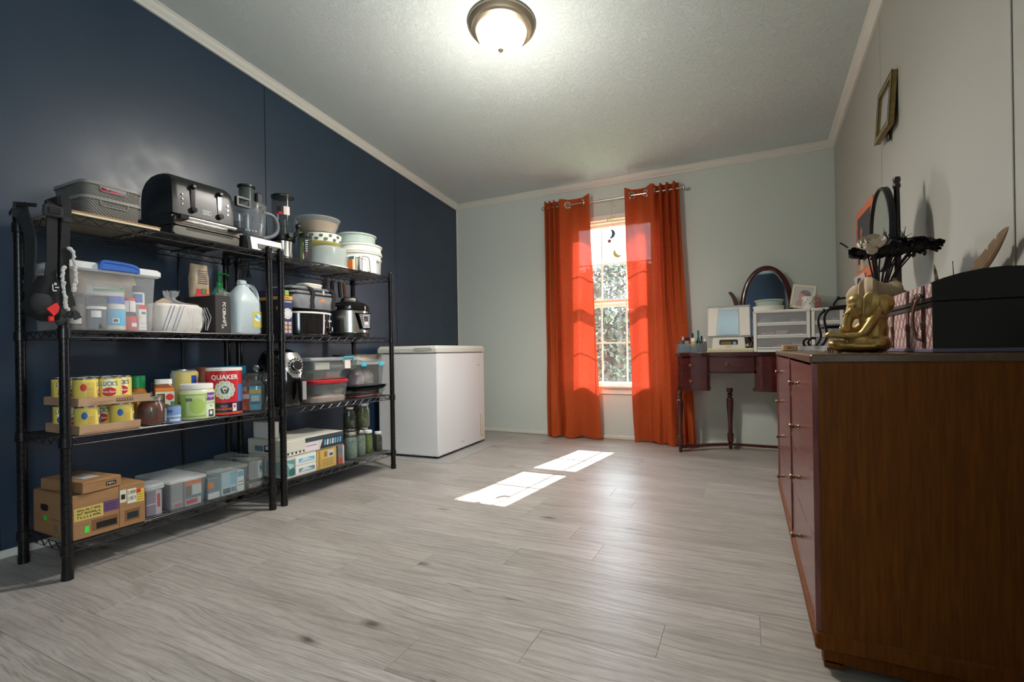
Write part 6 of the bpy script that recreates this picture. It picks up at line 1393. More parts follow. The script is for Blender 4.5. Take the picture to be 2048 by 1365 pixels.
q = MB(M_blackp); q.loft([rr(0.034, 0.036, 0.01, 0.150, 0.200, 0), rr(0.034, 0.036, 0.01, 0.06, 0.204, 0), rr(0.026, 0.030, 0.01, 0.030, 0.202, 0)]); obj('grip', q, hd)
q = MB(M_silv); q.box((0.2205, -0.012, 0.045), (0.2225, 0.012, 0.146), bev=0.001); obj('grip_inlay', q, hd)
q = MB(M_blackp); q.loft([eg(1.004, 0.146), eg(1.004, 0.150)], cap0=False, cap1=False); obj('drawer_seam', q, t)
# clear containers
t = thing('food_container', 'large clear container with a red lid and flour-like contents', 'container', (-2.375, 2.188, z), rad(-4), 'clear food containers')
q = MB(M_clear2); q.loft([rr(0.20, 0.250, 0.06, 0), rr(0.205, 0.255, 0.06, 0.004), rr(0.22, 0.275, 0.065, 0.118)], cap1=False); obj('body', q, t)
q = MB(P_((206, 176, 160), 0.8, noise=0.2)); q.loft([rr(0.190, 0.240, 0.055, 0.004), rr(0.195, 0.247, 0.058, 0.030), rr(0.16, 0.22, 0.05, 0.040)]); obj('contents', q, t)
q = MB(P_((176, 30, 40), 0.4)); q.loft([rr(0.226, 0.281, 0.068, 0.114), rr(0.234, 0.288, 0.07, 0.120), rr(0.234, 0.288, 0.07, 0.132), rr(0.220, 0.275, 0.065, 0.138), rr(0.21, 0.265, 0.062, 0.133)]); obj('lid', q, t)
z2 = z+0.1395
t = thing('glass_dish', 'rectangular glass dish standing on the red-lidded container', 'dish', (-2.385, 2.165, z2), rad(-4))
q = MB(clear('dish glass', (200, 220, 208), 0.26, 0.04)); q.loft([rr(0.16, 0.22, 0.03, 0), rr(0.165, 0.225, 0.03, 0.005), rr(0.19, 0.255, 0.035, 0.050), rr(0.20, 0.268, 0.035, 0.053), rr(0.18, 0.245, 0.035, 0.050)]); gd = obj('glass', q, t)
t2 = thing('foil_pan', 'shiny foil pan inside the glass dish', 'pan', (-2.340, 2.215, z2+0.006)); q = MB(mat('foil', (206, 206, 204), 0.2, 1.0)); q.loft([rr(0.07, 0.10, 0.012, 0), rr(0.08, 0.125, 0.014, 0.034), rr(0.088, 0.132, 0.016, 0.035), rr(0.074, 0.118, 0.012, 0.034), rr(0.066, 0.095, 0.01, 0.004)], smooth=False); obj('foil', q, t2)
t2 = thing('baking_tin', 'dark tin at the left inside the glass dish', 'tin', (-2.345, 2.110, z2+0.006)); q = MB(M_matteb); q.loft([rr(0.06, 0.07, 0.012, 0), rr(0.065, 0.075, 0.012, 0.036)], cap1=False); obj('tin', q, t2)
z3 = z2+0.0545
t = thing('storage_box', 'wide flat clear box with a turquoise latch, on the glass dish', 'storage box', (-2.390, 2.210, z3), rad(-3), 'clear boxes with turquoise latches')
q = MB(M_clear2); q.loft([rr(0.235, 0.335, 0.02, 0), rr(0.24, 0.34, 0.02, 0.004), rr(0.255, 0.360, 0.022, 0.062)], cap1=False); obj('body', q, t)
q = MB(M_clear3); q.loft([rr(0.262, 0.368, 0.024, 0.058), rr(0.268, 0.374, 0.024, 0.064), rr(0.268, 0.374, 0.024, 0.074), rr(0.25, 0.35, 0.02, 0.078)], smooth=False); obj('lid', q, t)
M_turq = P_((60, 176, 196), 0.4)
q = MB(M_turq); q.tube([(0.133, 0.045, 0.050), (0.138, 0.045, 0.072), (0.138, 0.050, 0.078), (0.138, 0.120, 0.078), (0.138, 0.125, 0.072), (0.133, 0.125, 0.050)], 0.0045, 8); obj('latch', q, t)
q = MB(P_((216, 208, 204))); q.box((0.122, 0.062, 0.008), (0.129, 0.108, 0.062)); obj('latch_tag', q, t); q = MB(P_((206, 200, 186))); q.box((0.105, -0.150, 0.006), (0.118, -0.045, 0.048)); obj('card_inside', q, t)
# right end: glass baking dish, sheet pan, latch box, steel pan
t = thing('baking_dish', 'shallow glass baking dish holding a red mat, right end of the third shelf', 'dish', (-2.410, 2.530, z))
q = MB(M_jar); q.loft([rr(0.22, 0.26, 0.03, 0), rr(0.225, 0.265, 0.03, 0.005), rr(0.26, 0.30, 0.035, 0.044), rr(0.275, 0.315, 0.035, 0.047), rr(0.25, 0.29, 0.03, 0.044)]); obj('glass', q, t)
q = MB(P_((196, 50, 44), 0.6)); q.box((-0.105, -0.125, 0.006), (0.112, 0.125, 0.014), bev=0.003); obj('red_mat', q, t)
t = thing('sheet_pan', 'black rimmed baking pan lying on the glass baking dish', 'pan', (-2.410, 2.530, z+0.048))
q = MB(M_blackp); q.loft([rr(0.23, 0.27, 0.02, 0), rr(0.27, 0.305, 0.02, 0.016), rr(0.285, 0.318, 0.02, 0.017), rr(0.262, 0.298, 0.02, 0.0155), rr(0.225, 0.262, 0.02, 0.003)], smooth=False); obj('pan', q, t)
t = thing('baking_tray', 'pale metal tray resting on the black pan under the latch box', 'tray', (-2.410, 2.530, z+0.066))
q = MB(M_steel); q.loft([rr(0.25, 0.29, 0.02, 0), rr(0.275, 0.315, 0.02, 0.010), rr(0.286, 0.326, 0.02, 0.011), rr(0.268, 0.308, 0.02, 0.010), rr(0.245, 0.285, 0.02, 0.003)], smooth=False); obj('tray', q, t)
z5 = z+0.0775
t = thing('storage_box', 'deep clear box with two turquoise latches and mixed bags inside', 'storage box', (-2.415, 2.545, z5), rad(-3), 'clear boxes with turquoise latches')
q = MB(M_clear2); q.loft([rr(0.22, 0.232, 0.02, 0), rr(0.225, 0.236, 0.02, 0.004), rr(0.25, 0.262, 0.022, 0.142)], cap1=False); obj('body', q, t)
q = MB(M_clear3); q.loft([rr(0.256, 0.268, 0.024, 0.138), rr(0.262, 0.274, 0.024, 0.143), rr(0.262, 0.274, 0.024, 0.152), rr(0.245, 0.256, 0.02, 0.156)], smooth=False); obj('lid', q, t)
for y in (-0.075, 0.085):
    q = MB(M_turq); q.box((0.126, y-0.022, 0.128), (0.138, y+0.022, 0.156), bev=0.004); obj('latch', q, t)
pouch('snack_bag', 'silvery pink bag crumpled inside the deep latch box', 'bag', -2.395, 2.500, z5+0.005, 0.12, 0.09, 0.10, mat('pink foil bag', (186, 160, 170), 0.35, noise=0.5, nscale=30), seed=31)
pouch('snack_bag', 'grey and tan bag at the right inside the deep latch box', 'bag', -2.395, 2.588, z5+0.005, 0.12, 0.085, 0.095, mat('grey tan bag', (170, 156, 140), 0.4, noise=0.6, nscale=24), seed=33)
z6 = z5+0.157
t = thing('cake_pan', 'rectangular steel baking pan on the deep latch box', 'pan', (-2.420, 2.553, z6))
q = MB(M_steel); q.loft([rr(0.22, 0.25, 0.03, 0), rr(0.225, 0.255, 0.03, 0.004), rr(0.240, 0.270, 0.03, 0.050), rr(0.250, 0.280, 0.03, 0.052), rr(0.236, 0.266, 0.03, 0.050), rr(0.22, 0.25, 0.03, 0.006)]); obj('pan', q, t)

# ---- bottom shelf
z = SZ[0]+0.001
M_fill = mat('shelf liner', (70, 66, 64), 0.7)
t = thing('shelf_liner', 'dark sheet lying on the bottom shelf of the second rack', 'liner', (-2.425, 2.253, z)); q = MB(M_fill); q.box((-0.165, -0.43, 0), (0.165, 0.43, 0.003)); obj('sheet', q, t)
z += 0.0035
PALE = P_((206, 204, 190)); DBL = P_((50, 64, 74), 0.45); SEA = P_((96, 146, 142))
t, a_, b_, h_ = carton('appliance_box', 'large pale printed box with a teal pattern, at the left of the bottom shelf', 'box', (-2.575, 1.833, z), (-2.268, 2.042, z+0.118), PALE)
q = MB(); x = a_
for k, zz in ((0, 0.010), (1, 0.065)):
    front(q, x, -b_+0.065, b_-0.004, zz, zz+0.045, W_); front(q, x+0.0004, -b_+0.085, b_-0.014, zz+0.008, zz+0.030, LBL if k else STL); q.add([(x+0.0012, -b_+0.09, zz+0.01), (x+0.0012, 0.02, zz+0.034), (x+0.0012, b_-0.02, zz+0.014)], [(0, 1, 2)], P_((190, 214, 218)))
front(q, x, -b_+0.002, -b_+0.062, 0.012, 0.100, SEA); q.add([(x+0.0010, -b_+0.004, 0.09), (x+0.0010, -b_+0.055, 0.07), (x+0.0010, -b_+0.030, 0.040)], [(0, 2, 1)], P_((170, 200, 194))); q.lathe([(0.0005, 0), (0.022, 0)], (x+0.0011, -b_+0.040, 0.032), 20, P_((50, 104, 98)), axis='x'); obj('print', q, t)
q = MB(); y = -b_-0.0006; q.box((-0.12, y, 0.02), (-0.02, y+0.0005, 0.08), SEA); q.box((0.0, y, 0.02), (0.12, y+0.0005, 0.09), P_((150, 176, 170))); q.box((-0.1, y-0.0002, 0.03), (-0.05, y, 0.06), W_); obj('side_print', q, t)
t, a_, b_, h_ = carton('kitchenware_box', 'wide flat pale box with a dark blue printed front, lying on the two lower boxes', 'box', (-2.585, 1.838, z+0.1195), (-2.266, 2.252, z+0.205), PALE)
q = MB(); x = a_
q.loft([[(x, -b_+0.125, 0.058), (x, b_-0.002, 0.058), (x, b_-0.002, h_-0.002), (x, -b_+0.125, h_-0.002)], [(x+0.0005, -b_+0.125, 0.058), (x+0.0005, b_-0.002, 0.058), (x+0.0005, b_-0.002, h_-0.002), (x+0.0005, -b_+0.125, h_-0.002)]], DBL, smooth=False)
q.add([(x+0.0006, 0.02, 0.004), (x+0.0006, b_-0.002, 0.004), (x+0.0006, b_-0.002, 0.06), (x+0.0006, 0.045, 0.06)], [(0, 1, 2, 3)], P_((44, 46, 52), 0.45)); front(q, x+0.0002, -b_+0.125, 0.01, 0.006, 0.050, P_((222, 212, 214))); front(q, x+0.0004, -b_+0.13, 0.0, 0.034, 0.040, P_((170, 130, 150)))
pass
for k, c_ in enumerate((LBL, W_, P_((120, 190, 200)), W_, LBL, P_((110, 150, 200)), LBL)): q.add([(x+0.0012, 0.052+k*0.020, 0.022), (x+0.0012, 0.064+k*0.020, 0.020), (x+0.0012, 0.068+k*0.020, 0.052), (x+0.0012, 0.057+k*0.020, 0.054)], [(0, 1, 2, 3)], c_)
front(q, x, -b_+0.004, -b_+0.118, 0.010, 0.022, P_((44, 40, 36)));
for k in range(4): front(q, x+0.0004, -b_+0.016+k*0.026, -b_+0.030+k*0.026, 0.006, 0.020, W_)
obj('print', q, t)
q = MB(); y = -b_-0.0006; q.box((-0.10, y, 0.020), (-0.03, y+0.0005, 0.050), STL); q.box((-0.02, y, 0.018), (0.07, y+0.0005, 0.055), M_bk); q.box((-0.01, y-0.0002, 0.03), (0.02, y, 0.05), W_); q.box((0.03, y-0.0002, 0.022), (0.06, y, 0.034), W_); obj('side_print', q, t)
t, a_, b_, h_ = carton('candle_box', 'small mustard yellow printed box under the wide flat box', 'box', (-2.56, 2.048, z), (-2.272, 2.200, z+0.118), P_((198, 168, 92), 0.7))
q = MB(); x = a_; front(q, x, 0.01, 0.052, 0.062, 0.104, P_((190, 196, 196))); front(q, x+0.0003, 0.020, 0.045, 0.070, 0.085, P_((60, 70, 80))); front(q, x, -0.066, -0.05, 0.006, 0.108, P_((166, 132, 60))); front(q, x, -0.02, 0.0, 0.07, 0.1, P_((150, 110, 50)))
for k in range(4): front(q, x, -0.04, 0.05, 0.016+k*0.011, 0.020+k*0.011, P_((150, 116, 56)))
obj('print', q, t)
t, a_, b_, h_ = carton('foil_box', 'narrow silver-edged box with a red patch beside the mustard box', 'box', (-2.52, 2.204, z), (-2.262, 2.252, z+0.117), P_((120, 112, 106)))
q = MB(); x = a_; front(q, x, 0.010, b_, 0.0, h_, mat('foil edge', (214, 214, 214), 0.25, 1.0)); front(q, x, -b_, 0.008, 0.004, 0.04, P_((170, 70, 56))); front(q, x, -b_, 0.008, 0.07, 0.1, P_((100, 110, 120))); obj('print', q, t)
t, a_, b_, h_ = carton('paper_towel', 'white carton seen behind the flat printed box at the back of the rack', 'box', (-2.57, 1.862, z+0.2065), (-2.42, 1.915, z+0.30), W_)
# preserving jars
M_pick = mat('pickled beans', (112, 116, 60), 0.5, noise=0.75, nscale=110, nstretch=(1, 1, 0.35)); M_pick2 = mat('dark pickles', (66, 68, 44), 0.5, noise=0.7, nscale=120); M_pick3 = mat('frosted contents', (150, 160, 150), 0.5, noise=0.6, nscale=100)
def mason(label, x, y, z, r, h, m, lidm=None):
    t = thing('preserving_jar', label, 'jar', (x, y, z), 0, 'preserving jars on the bottom shelf')
    q = MB(m); q.lathe([(r*0.86, 0.004), (r*0.93, 0.01), (r*0.93, h*0.68), (r*0.74, h*0.80), (0.0005, h*0.80)], seg=22, cap0=True); obj('contents', q, t)
    q = MB(M_jar); q.lathe([(r*0.92, 0), (r, 0.006), (r, h*0.70), (r*0.80, h*0.84), (r*0.80, h*0.9)], seg=22, cap0=True); obj('glass', q, t)
    q = MB(lidm or M_steel); q.lathe([(r*0.84, h*0.88), (r*0.86, h*0.89), (r*0.86, h*0.985), (r*0.80, h), (0.0005, h)], seg=32, cap0=True); obj('lid', q, t)
mason('quart jar with pale frosted contents, first of the front jars beside the boxes', -2.315, 2.360, z, 0.045, 0.178, M_pick3)
mason('jar with pale contents, second of the front jars', -2.330, 2.465, z, 0.036, 0.172, M_pick3)
mason('jar of green pickles with a white lid, third of the front jars', -2.345, 2.556, z, 0.031, 0.155, mat('green pickles', (128, 142, 52), 0.5, noise=0.6, nscale=90), W_)
mason('jar of dark green pickles at the right end by the freezer', -2.325, 2.632, z, 0.028, 0.135, M_pick2, W_)
mason('wide jar under the green bean jar, behind the front jars', -2.445, 2.480, z, 0.046, 0.172, M_pick2)
mason('wide jar under the tall olive jar, behind the front jars', -2.425, 2.588, z, 0.044, 0.170, M_pick2)
mason('jar of dark pickles with a silver lid, left of the two upper jars', -2.445, 2.484, z+0.1725, 0.040, 0.150, M_pick2)
mason('tall jar of green beans with a silver lid, right of the two upper jars', -2.420, 2.586, z+0.1705, 0.049, 0.168, M_pick)
mason('jar with a grey lid at the back right corner of the bottom shelf', -2.535, 2.630, z, 0.042, 0.175, M_pick)
mason('jar with a white lid on the back right corner jar', -2.535, 2.630, z+0.1755, 0.038, 0.06, M_pick3, W_)

# ================================================================ on the vanity table
vz = VZ+0.0008
t = thing('cosmetics_organizer', 'clear acrylic organizer tray with bottles, at the left end of the vanity table', 'organizer', (-0.388, 4.045, vz))
q = MB(M_clear2)
for a in (((-0.108, -0.05, 0), (0.108, 0.05, 0.003)), ((-0.108, -0.05, 0.003), (-0.104, 0.05, 0.090)), ((0.104, -0.05, 0.003), (0.108, 0.05, 0.066)), ((-0.104, 0.047, 0.003), (0.104, 0.05, 0.088)), ((-0.104, -0.05, 0.003), (0.104, -0.047, 0.072))): q.box(*a)
obj('tray', q, t)
q = MB(clear('blue tinted acrylic', (150, 184, 204), 0.55, 0.2))
for x in (-0.095, -0.055, -0.015, 0.03): q.box((x, -0.045, 0.003), (x+0.003, 0.046, 0.070))
q.box((-0.085, -0.047, 0.006), (-0.012, -0.044, 0.066)); q.box((0.0, -0.047, 0.006), (0.035, -0.044, 0.040)); o_ = obj('divider', q, t); o_['kind'] = 'stuff'
AMB = clear('amber glass', (150, 92, 44), 0.9, 0.1); TEAG = clear('teal glass', (46, 120, 124), 0.9, 0.1)
for i, (x, y, r, h, m, mc, nk, lab) in enumerate(((-0.455, 4.05, 0.013, 0.125, P_((40, 52, 120)), P_((200, 204, 220)), 0.006, 'small cobalt blue bottle at the left of the organizer tray'), (-0.425, 4.06, 0.020, 0.118, P_((176, 136, 84)), NAVY, 0, 'tan jar with a navy lid in the organizer tray'), (-0.385, 4.075, 0.011, 0.150, AMB, CHAR, 0.006, 'slim amber bottle with a dark cap behind the tan jar'),
        (-0.375, 4.035, 0.022, 0.112, P_((206, 170, 110)), W_, 0, 'tan jar with a white lid in front of the slim bottles'), (-0.343, 4.07, 0.013, 0.172, TEAG, TEAG, 0.007, 'tall teal glass bottle, tallest in the organizer tray'), (-0.318, 4.05, 0.013, 0.128, P_((40, 40, 42)), M_blackp, 0.006, 'small black bottle right of the teal bottle'), (-0.292, 4.04, 0.012, 0.105, P_((72, 40, 36)), W_, 0.006, 'small brown bottle at the right end of the organizer tray'))):
    bottle('cosmetic_bottle', lab, 'bottle', x, y, vz+0.0035, r, h, m, mc, None, None, 'cosmetics in the clear organizer', neck=nk)
for k, (m, lab) in enumerate(((P_((206, 196, 160)), 'cream flat box at the bottom of the pair under the makeup mirror'), (P_((226, 216, 184)), 'cream flat box with a folded edge directly under the makeup mirror'))):
    t = thing('flat_box', lab, 'box', (-0.118, 4.10, vz+k*0.0155)); q = MB(m); q.box((-0.162+0.006*k, -0.10, 0), (0.160, 0.10, 0.0148), bev=0.002); obj('body', q, t); q = MB(P_((176, 166, 130))); q.box((-0.160+0.006*k, -0.1004, 0.006), (0.158, -0.0998, 0.007)); obj('seam', q, t)
t = thing('makeup_mirror', 'white tabletop makeup mirror with two light panels, tilted back on its base', 'mirror', (-0.125, 4.07, vz+0.0315))
M_cream = mat('white enamel plastic', (218, 214, 204), 0.35)
q = MB(M_cream); q.loft([rr(0.235, 0.10, 0.012, 0), rr(0.235, 0.10, 0.012, 0.004), rr(0.225, 0.085, 0.012, 0.070), rr(0.215, 0.07, 0.012, 0.082)], smooth=False); bs = obj('base', q, t)
q = MB(M_blackp); q.prism([(p[0], p[1]) for p in rr(0.128, 0.040, 0.010, 0, 0.0, 0.044)], -0.0475, -0.044, 'y'); obj('window', q, bs)
q = MB(mat('brass tray', (150, 120, 60), 0.3, 0.8)); q.box((-0.054, -0.0485, 0.028), (0.020, -0.0470, 0.052)); q.box((0.03, -0.0485, 0.028), (0.054, -0.0470, 0.05), M_steel); obj('window_tray', q, bs)
q = MB(P_((180, 200, 206))); strokes(q, (0, -0.0500, 0.010), (1, 0, 0), (0, 0, 1), 0.04, 0.008, 6, P_((120, 140, 150)), 41); obj('lettering', q, bs)
hd = MB(M_cream); HM = Matrix.Translation((0.0, 0.002, 0.082)) @ Matrix.Rotation(rad(-10), 4, 'X')
hd.M = HM
hd.box((-0.148, -0.018, 0.0), (0.152, 0.024, 0.245), bev=0.012); ho = obj('head', hd, t)
q = MB(M_chrome); q.M = HM; q.box((-0.150, -0.0205, 0.232), (0.153, -0.014, 0.247), bev=0.003); obj('chrome_edge', q, ho)
q = MB(M_chrome); q.M = HM; q.box((-0.150, -0.0205, 0.0), (0.153, -0.014, 0.008), bev=0.002); obj('chrome_edge', q, ho)
q = MB(mat('light panel', (226, 222, 212), 0.5)); q.M = HM
q.prism([(-0.144, 0.010), (-0.085, 0.010), (-0.070, 0.230), (-0.135, 0.230)], -0.0225, -0.0175, 'y'); obj('light_panel', q, ho)
q = MB(mat('light panel', (226, 222, 212), 0.5)); q.M = HM; q.prism([(0.085, 0.010), (0.146, 0.010), (0.144, 0.230), (0.075, 0.230)], -0.0225, -0.0175, 'y'); obj('light_panel', q, ho)
q = MB(M_mirror); q.M = HM; q.prism([(-0.078, 0.016), (0.072, 0.016), (0.070, 0.218), (-0.064, 0.218)], -0.0235, -0.0180, 'y'); obj('mirror_glass', q, ho)
q = MB(M_cream); q.box((0.115, -0.02, 0.012), (0.128, 0.0, 0.03), bev=0.003); q.cyl((0.128, -0.01, 0.021), 0.012, 0.006, 14, axis='x'); obj('switch', q, bs)
q = MB(M_cream); q.tube([(0.10, 0.04, 0.02), (0.15, 0.06, 0.016), (0.165, 0.09, 0.06), (0.15, 0.11, 0.12)], 0.003, 6); obj('power_cord', q, t)

# white drawer units
def drawers(label, x0, x1, y0, y1, nd=3):
    t = thing('drawer_unit', label, 'drawer unit', ((x0+x1)/2, (y0+y1)/2, vz), 0, 'white plastic drawer units'); w, d, h = (x1-x0)/2, (y1-y0)/2, 0.302
    q = MB(M_whitep); s = 0.022
    q.box((-w, -d, 0), (-w+s, d, h-0.02), bev=0.004); q.box((w-s, -d, 0), (w, d, h-0.02), bev=0.004); q.box((-w-0.002, -d-0.004, h-0.022), (w+0.002, d, h), bev=0.006); q.box((-w+s, -d+0.004, 0), (w-s, d, 0.020))
    for k in (1, 2): q.box((-w+s, -d+0.002, 0.020+k*0.089-0.008), (w-s, d, 0.020+k*0.089+0.002))
    q.box((-w+s, d-0.004, 0), (w-s, d, h-0.02)); obj('frame', q, t)
    for k in range(3):
        z0 = 0.0225+k*0.089; q = MB(M_whitep); q.box((-w+s+0.002, -d-0.002, z0), (w-s-0.002, -d+0.006, z0+0.012), bev=0.002); dr_ = obj('drawer', q, t)
        q = MB(clear('drawer front plastic', (206, 206, 208), 0.28, 0.2)); q.box((-w+s+0.002, -d+0.004, z0+0.012), (w-s-0.002, -d+0.007, z0+0.078)); q.box((-w+s+0.002, -d+0.007, z0), (w-s-0.002, d-0.01, z0+0.003)); obj('clear_front', q, dr_)
        for j in range(3):
            cc = ((DGR, PNK, P_((150, 140, 130))), (P_((196, 160, 160)), P_((206, 170, 150)), W_), (P_((110, 116, 116)), P_((196, 160, 140)), P_((150, 140, 146))))[k][j]
            q = MB(cc); xx = -w+s+0.015+j*(2*w-2*s-0.03)/3; q.loft([rr(0.08*w/0.17, 0.10, 0.01, z0+0.004, xx+0.05*w/0.17, -d+0.08), rr(0.07*w/0.17, 0.09, 0.01, z0+0.018+0.012*((k+j) % 3), xx+0.05*w/0.17, -d+0.08)]); obj('drawer_contents', q, dr_)
    return t
drawers('white three-drawer plastic unit on the vanity table, with a mug and photo frame on top', 0.046, 0.402, 3.955, 4.225)
drawers('narrow white three-drawer plastic unit in the corner behind the gold elephant', 0.408, 0.598, 3.955, 4.225)
uz = vz+0.3025
t = thing('food_container', 'round pale container in front of the oval mirror on the drawer unit', 'container', (0.148, 4.09, uz)); q = MB(M_milk); q.lathe([(0.092, 0), (0.098, 0.004), (0.104, 0.032), (0.106, 0.036), (0.0005, 0.037)], seg=36, cap0=True); obj('body', q, t)
t = thing('food_container', 'pale green round lidded container stacked on the round pale container', 'container', (0.153, 4.09, uz+0.0375)); q = MB(clear('sea green plastic', (186, 206, 196), 0.8, 0.25)); q.lathe([(0.086, 0), (0.090, 0.034), (0.098, 0.036), (0.098, 0.042), (0.088, 0.046), (0.0005, 0.047)], seg=36, cap0=True); obj('body', q, t)
t = thing('framed_portrait', 'white and gold standing photo frame with a portrait, leaning on the drawer unit', 'frame', (0.362, 4.125, uz))
FM = Matrix.Rotation(rad(-14), 4, 'X') @ Matrix.Rotation(rad(8), 4, 'Y')
FM = Matrix.Translation((0, 0, 0.012)) @ Matrix.Rotation(rad(10), 4, 'Y') @ Matrix.Rotation(rad(-10), 4, 'X')
def yframe(q, x0, x1, z0, z1, w, y0, y1):
    q.box((x0, y0, z0), (x0+w, y1, z1), bev=0.002); q.box((x1-w, y0, z0), (x1, y1, z1), bev=0.002); q.box((x0+w, y0, z0), (x1-w, y1, z0+w), bev=0.002); q.box((x0+w, y0, z1-w), (x1-w, y1, z1), bev=0.002)
q = MB(P_((226, 222, 206))); q.M = FM; yframe(q, -0.076, 0.076, 0, 0.178, 0.016, -0.006, 0.006); fo = obj('frame', q, t)
q = MB(mat('gold paint', (214, 186, 110), 0.35, 0.7)); q.M = FM; yframe(q, -0.079, 0.079, -0.003, 0.181, 0.004, -0.003, 0.0055); obj('gold_edge', q, fo)
q = MB(); q.M = FM; q.box((-0.061, -0.003, 0.015), (0.061, 0.0, 0.163), P_((206, 202, 198)))
def ydisc(q, x, z, rx, rz, y, m, n=20, a0=0, a1=2*pi): q.add([(x+rx*cos(a0+(a1-a0)*i/n), y, z+rz*sin(a0+(a1-a0)*i/n)) for i in range(n)], [tuple(range(n))], m)
ydisc(q, 0.0, 0.035, 0.040, 0.036, -0.0034, P_((200, 160, 160))); ydisc(q, 0.010, 0.108, 0.036, 0.030, -0.0036, P_((132, 122, 118))); ydisc(q, -0.006, 0.090, 0.024, 0.032, -0.0038, P_((214, 176, 158))); ydisc(q, 0.014, 0.118, 0.026, 0.018, -0.0040, P_((150, 140, 134))); obj('portrait', q, fo)
q = MB(P_((90, 80, 70))); q.M = FM; q.box((-0.015, 0.006, 0.02), (0.015, 0.009, 0.11)); q.M = Matrix.Identity(4); q.box((-0.010, 0.04, 0.0), (0.010, 0.043, 0.09)); obj('stand', q, fo)
t = thing('mug', 'white mug with a floral print and a red handle, beside the photo frame', 'mug', (0.400, 4.02, uz), -0.35)
q = MB(P_((232, 228, 220), 0.25)); q.lathe([(0.032, 0), (0.036, 0.002), (0.041, 0.03), (0.0435, 0.086), (0.0405, 0.086), (0.037, 0.01), (0.0005, 0.008)], seg=32, cap0=True); mb_ = obj('body', q, t)
q = MB(P_((196, 48, 40), 0.3)); q.tube(spline([(0.041, 0.0, 0.072), (0.060, 0, 0.070), (0.070, 0, 0.048), (0.062, 0, 0.022), (0.040, 0, 0.016)], 6), 0.0055, 10); obj('handle', q, t)
q = MB(); rn = random.Random(8)
for k in range(16):
    a = -pi*0.95+k*0.30; z = 0.030+0.016*(k % 3)+0.006*rn.random(); R_ = 0.0420+0.0012*(z/0.086)
    m = (P_((60, 110, 90)), P_((196, 120, 60)), P_((60, 70, 100)), P_((190, 70, 60)))[k % 4]
    oval(q, (0, 0, 0), R_+0.0012, a, z, 0.08, 0.006, m, 7); oval(q, (0, 0, 0), R_+0.0013, a+0.1, z-0.009, 0.04, 0.003, P_((60, 110, 90)), 6)
obj('floral_print', q, mb_)

# ================================================================ on the dresser
dz = DZT+0.0005
t, a_, b_, h_ = carton('flat_box', 'shallow brown box on the far end of the dresser', 'box', (0.168, 2.86, dz), (0.300, 3.00, dz+0.030), P_((166, 134, 100), 0.7))
q = MB(P_((110, 84, 60))); strokes(q, (-0.01, -b_-0.0004, 0.016), (1, 0, 0), (0, 0, 1), 0.08, 0.014, 6, P_((126, 98, 72)), 42); obj('print', q, t)
# wrought-iron scroll stand
M_iron = mat('wrought iron', (18, 18, 19), 0.45, 0.4)
t = thing('scroll_rack', 'black wrought-iron scroll rack standing on the dresser behind the elephant', 'rack', (0.30, 2.53, dz))
pB = [(0.268, 0.843), (0.256, 0.846), (0.243, 0.838), (0.240, 0.824), (0.250, 0.809), (0.268, 0.8045), (0.288, 0.813), (0.301, 0.832), (0.309, 0.857), (0.306, 0.880), (0.301, 0.908), (0.300, 0.935), (0.308, 0.955), (0.322, 0.968), (0.345, 0.976), (0.380, 0.978), (0.43, 0.978)]
pB2 = [(0.254, 0.828), (0.262, 0.834), (0.268, 0.843)][:0]
for nm, y, dx in (('side_scroll', 2.45, 0.0), ('side_scroll', 2.61, -0.004)):
    q = MB(M_iron); pts = [(x-0.30+dx, y-2.53, z-DZT) for x, z in pB]
    q.tube(spline(pts, 6), 0.0052, 8)
    q.sph((pts[13][0], pts[13][1], pts[13][2]+0.008), 0.006, 8); obj(nm, q, t)
q = MB(M_iron); q.tube(spline([(0.045, 0.0, 0.186), (0.046, 0.0, 0.205), (0.058, 0.0, 0.222), (0.075, 0.0, 0.228), (0.10, 0.0, 0.226), (0.112, 0.0, 0.21), (0.112, 0.0, 0.188)], 6), 0.0045, 8); q.sph((0.062, 0, 0.232), 0.006, 8); obj('top_loop', q, t)
for x, z in ((0.004, 0.105), (0.03, 0.185), (0.10, 0.186)):
    q = MB(M_iron); q.tube([(x, -0.08, z), (x, 0.08, z)], 0.004, 8); obj('cross_bar', q, t)
for y in (-0.08, 0.08):
    q = MB(M_iron); q.box((0.004, y-0.004, 0.100), (0.13, y+0.004, 0.108)); obj('rail', q, t); q = MB(M_iron); q.tube([(0.12, y, 0.186), (0.13, y, 0.10), (0.13, y, 0.001)], 0.005, 8); obj('back_leg', q, t)
for x, y, r, lab in ((0.215, 2.34, 0.026, 'small glass votive dish on the dresser in front of the scroll rack'), (0.255, 2.27, 0.024, 'second glass votive dish on the dresser, nearer the elephant')):
    t = thing('votive_dish', lab, 'dish', (x, y, dz)); q = MB(clear('votive glass', (206, 210, 214), 0.35, 0.05)); q.lathe([(r*0.8, 0), (r*0.9, 0.003), (r, 0.022), (r*0.92, 0.022), (r*0.8, 0.006), (0.0005, 0.006)], seg=24, cap0=True); obj('glass', q, t)
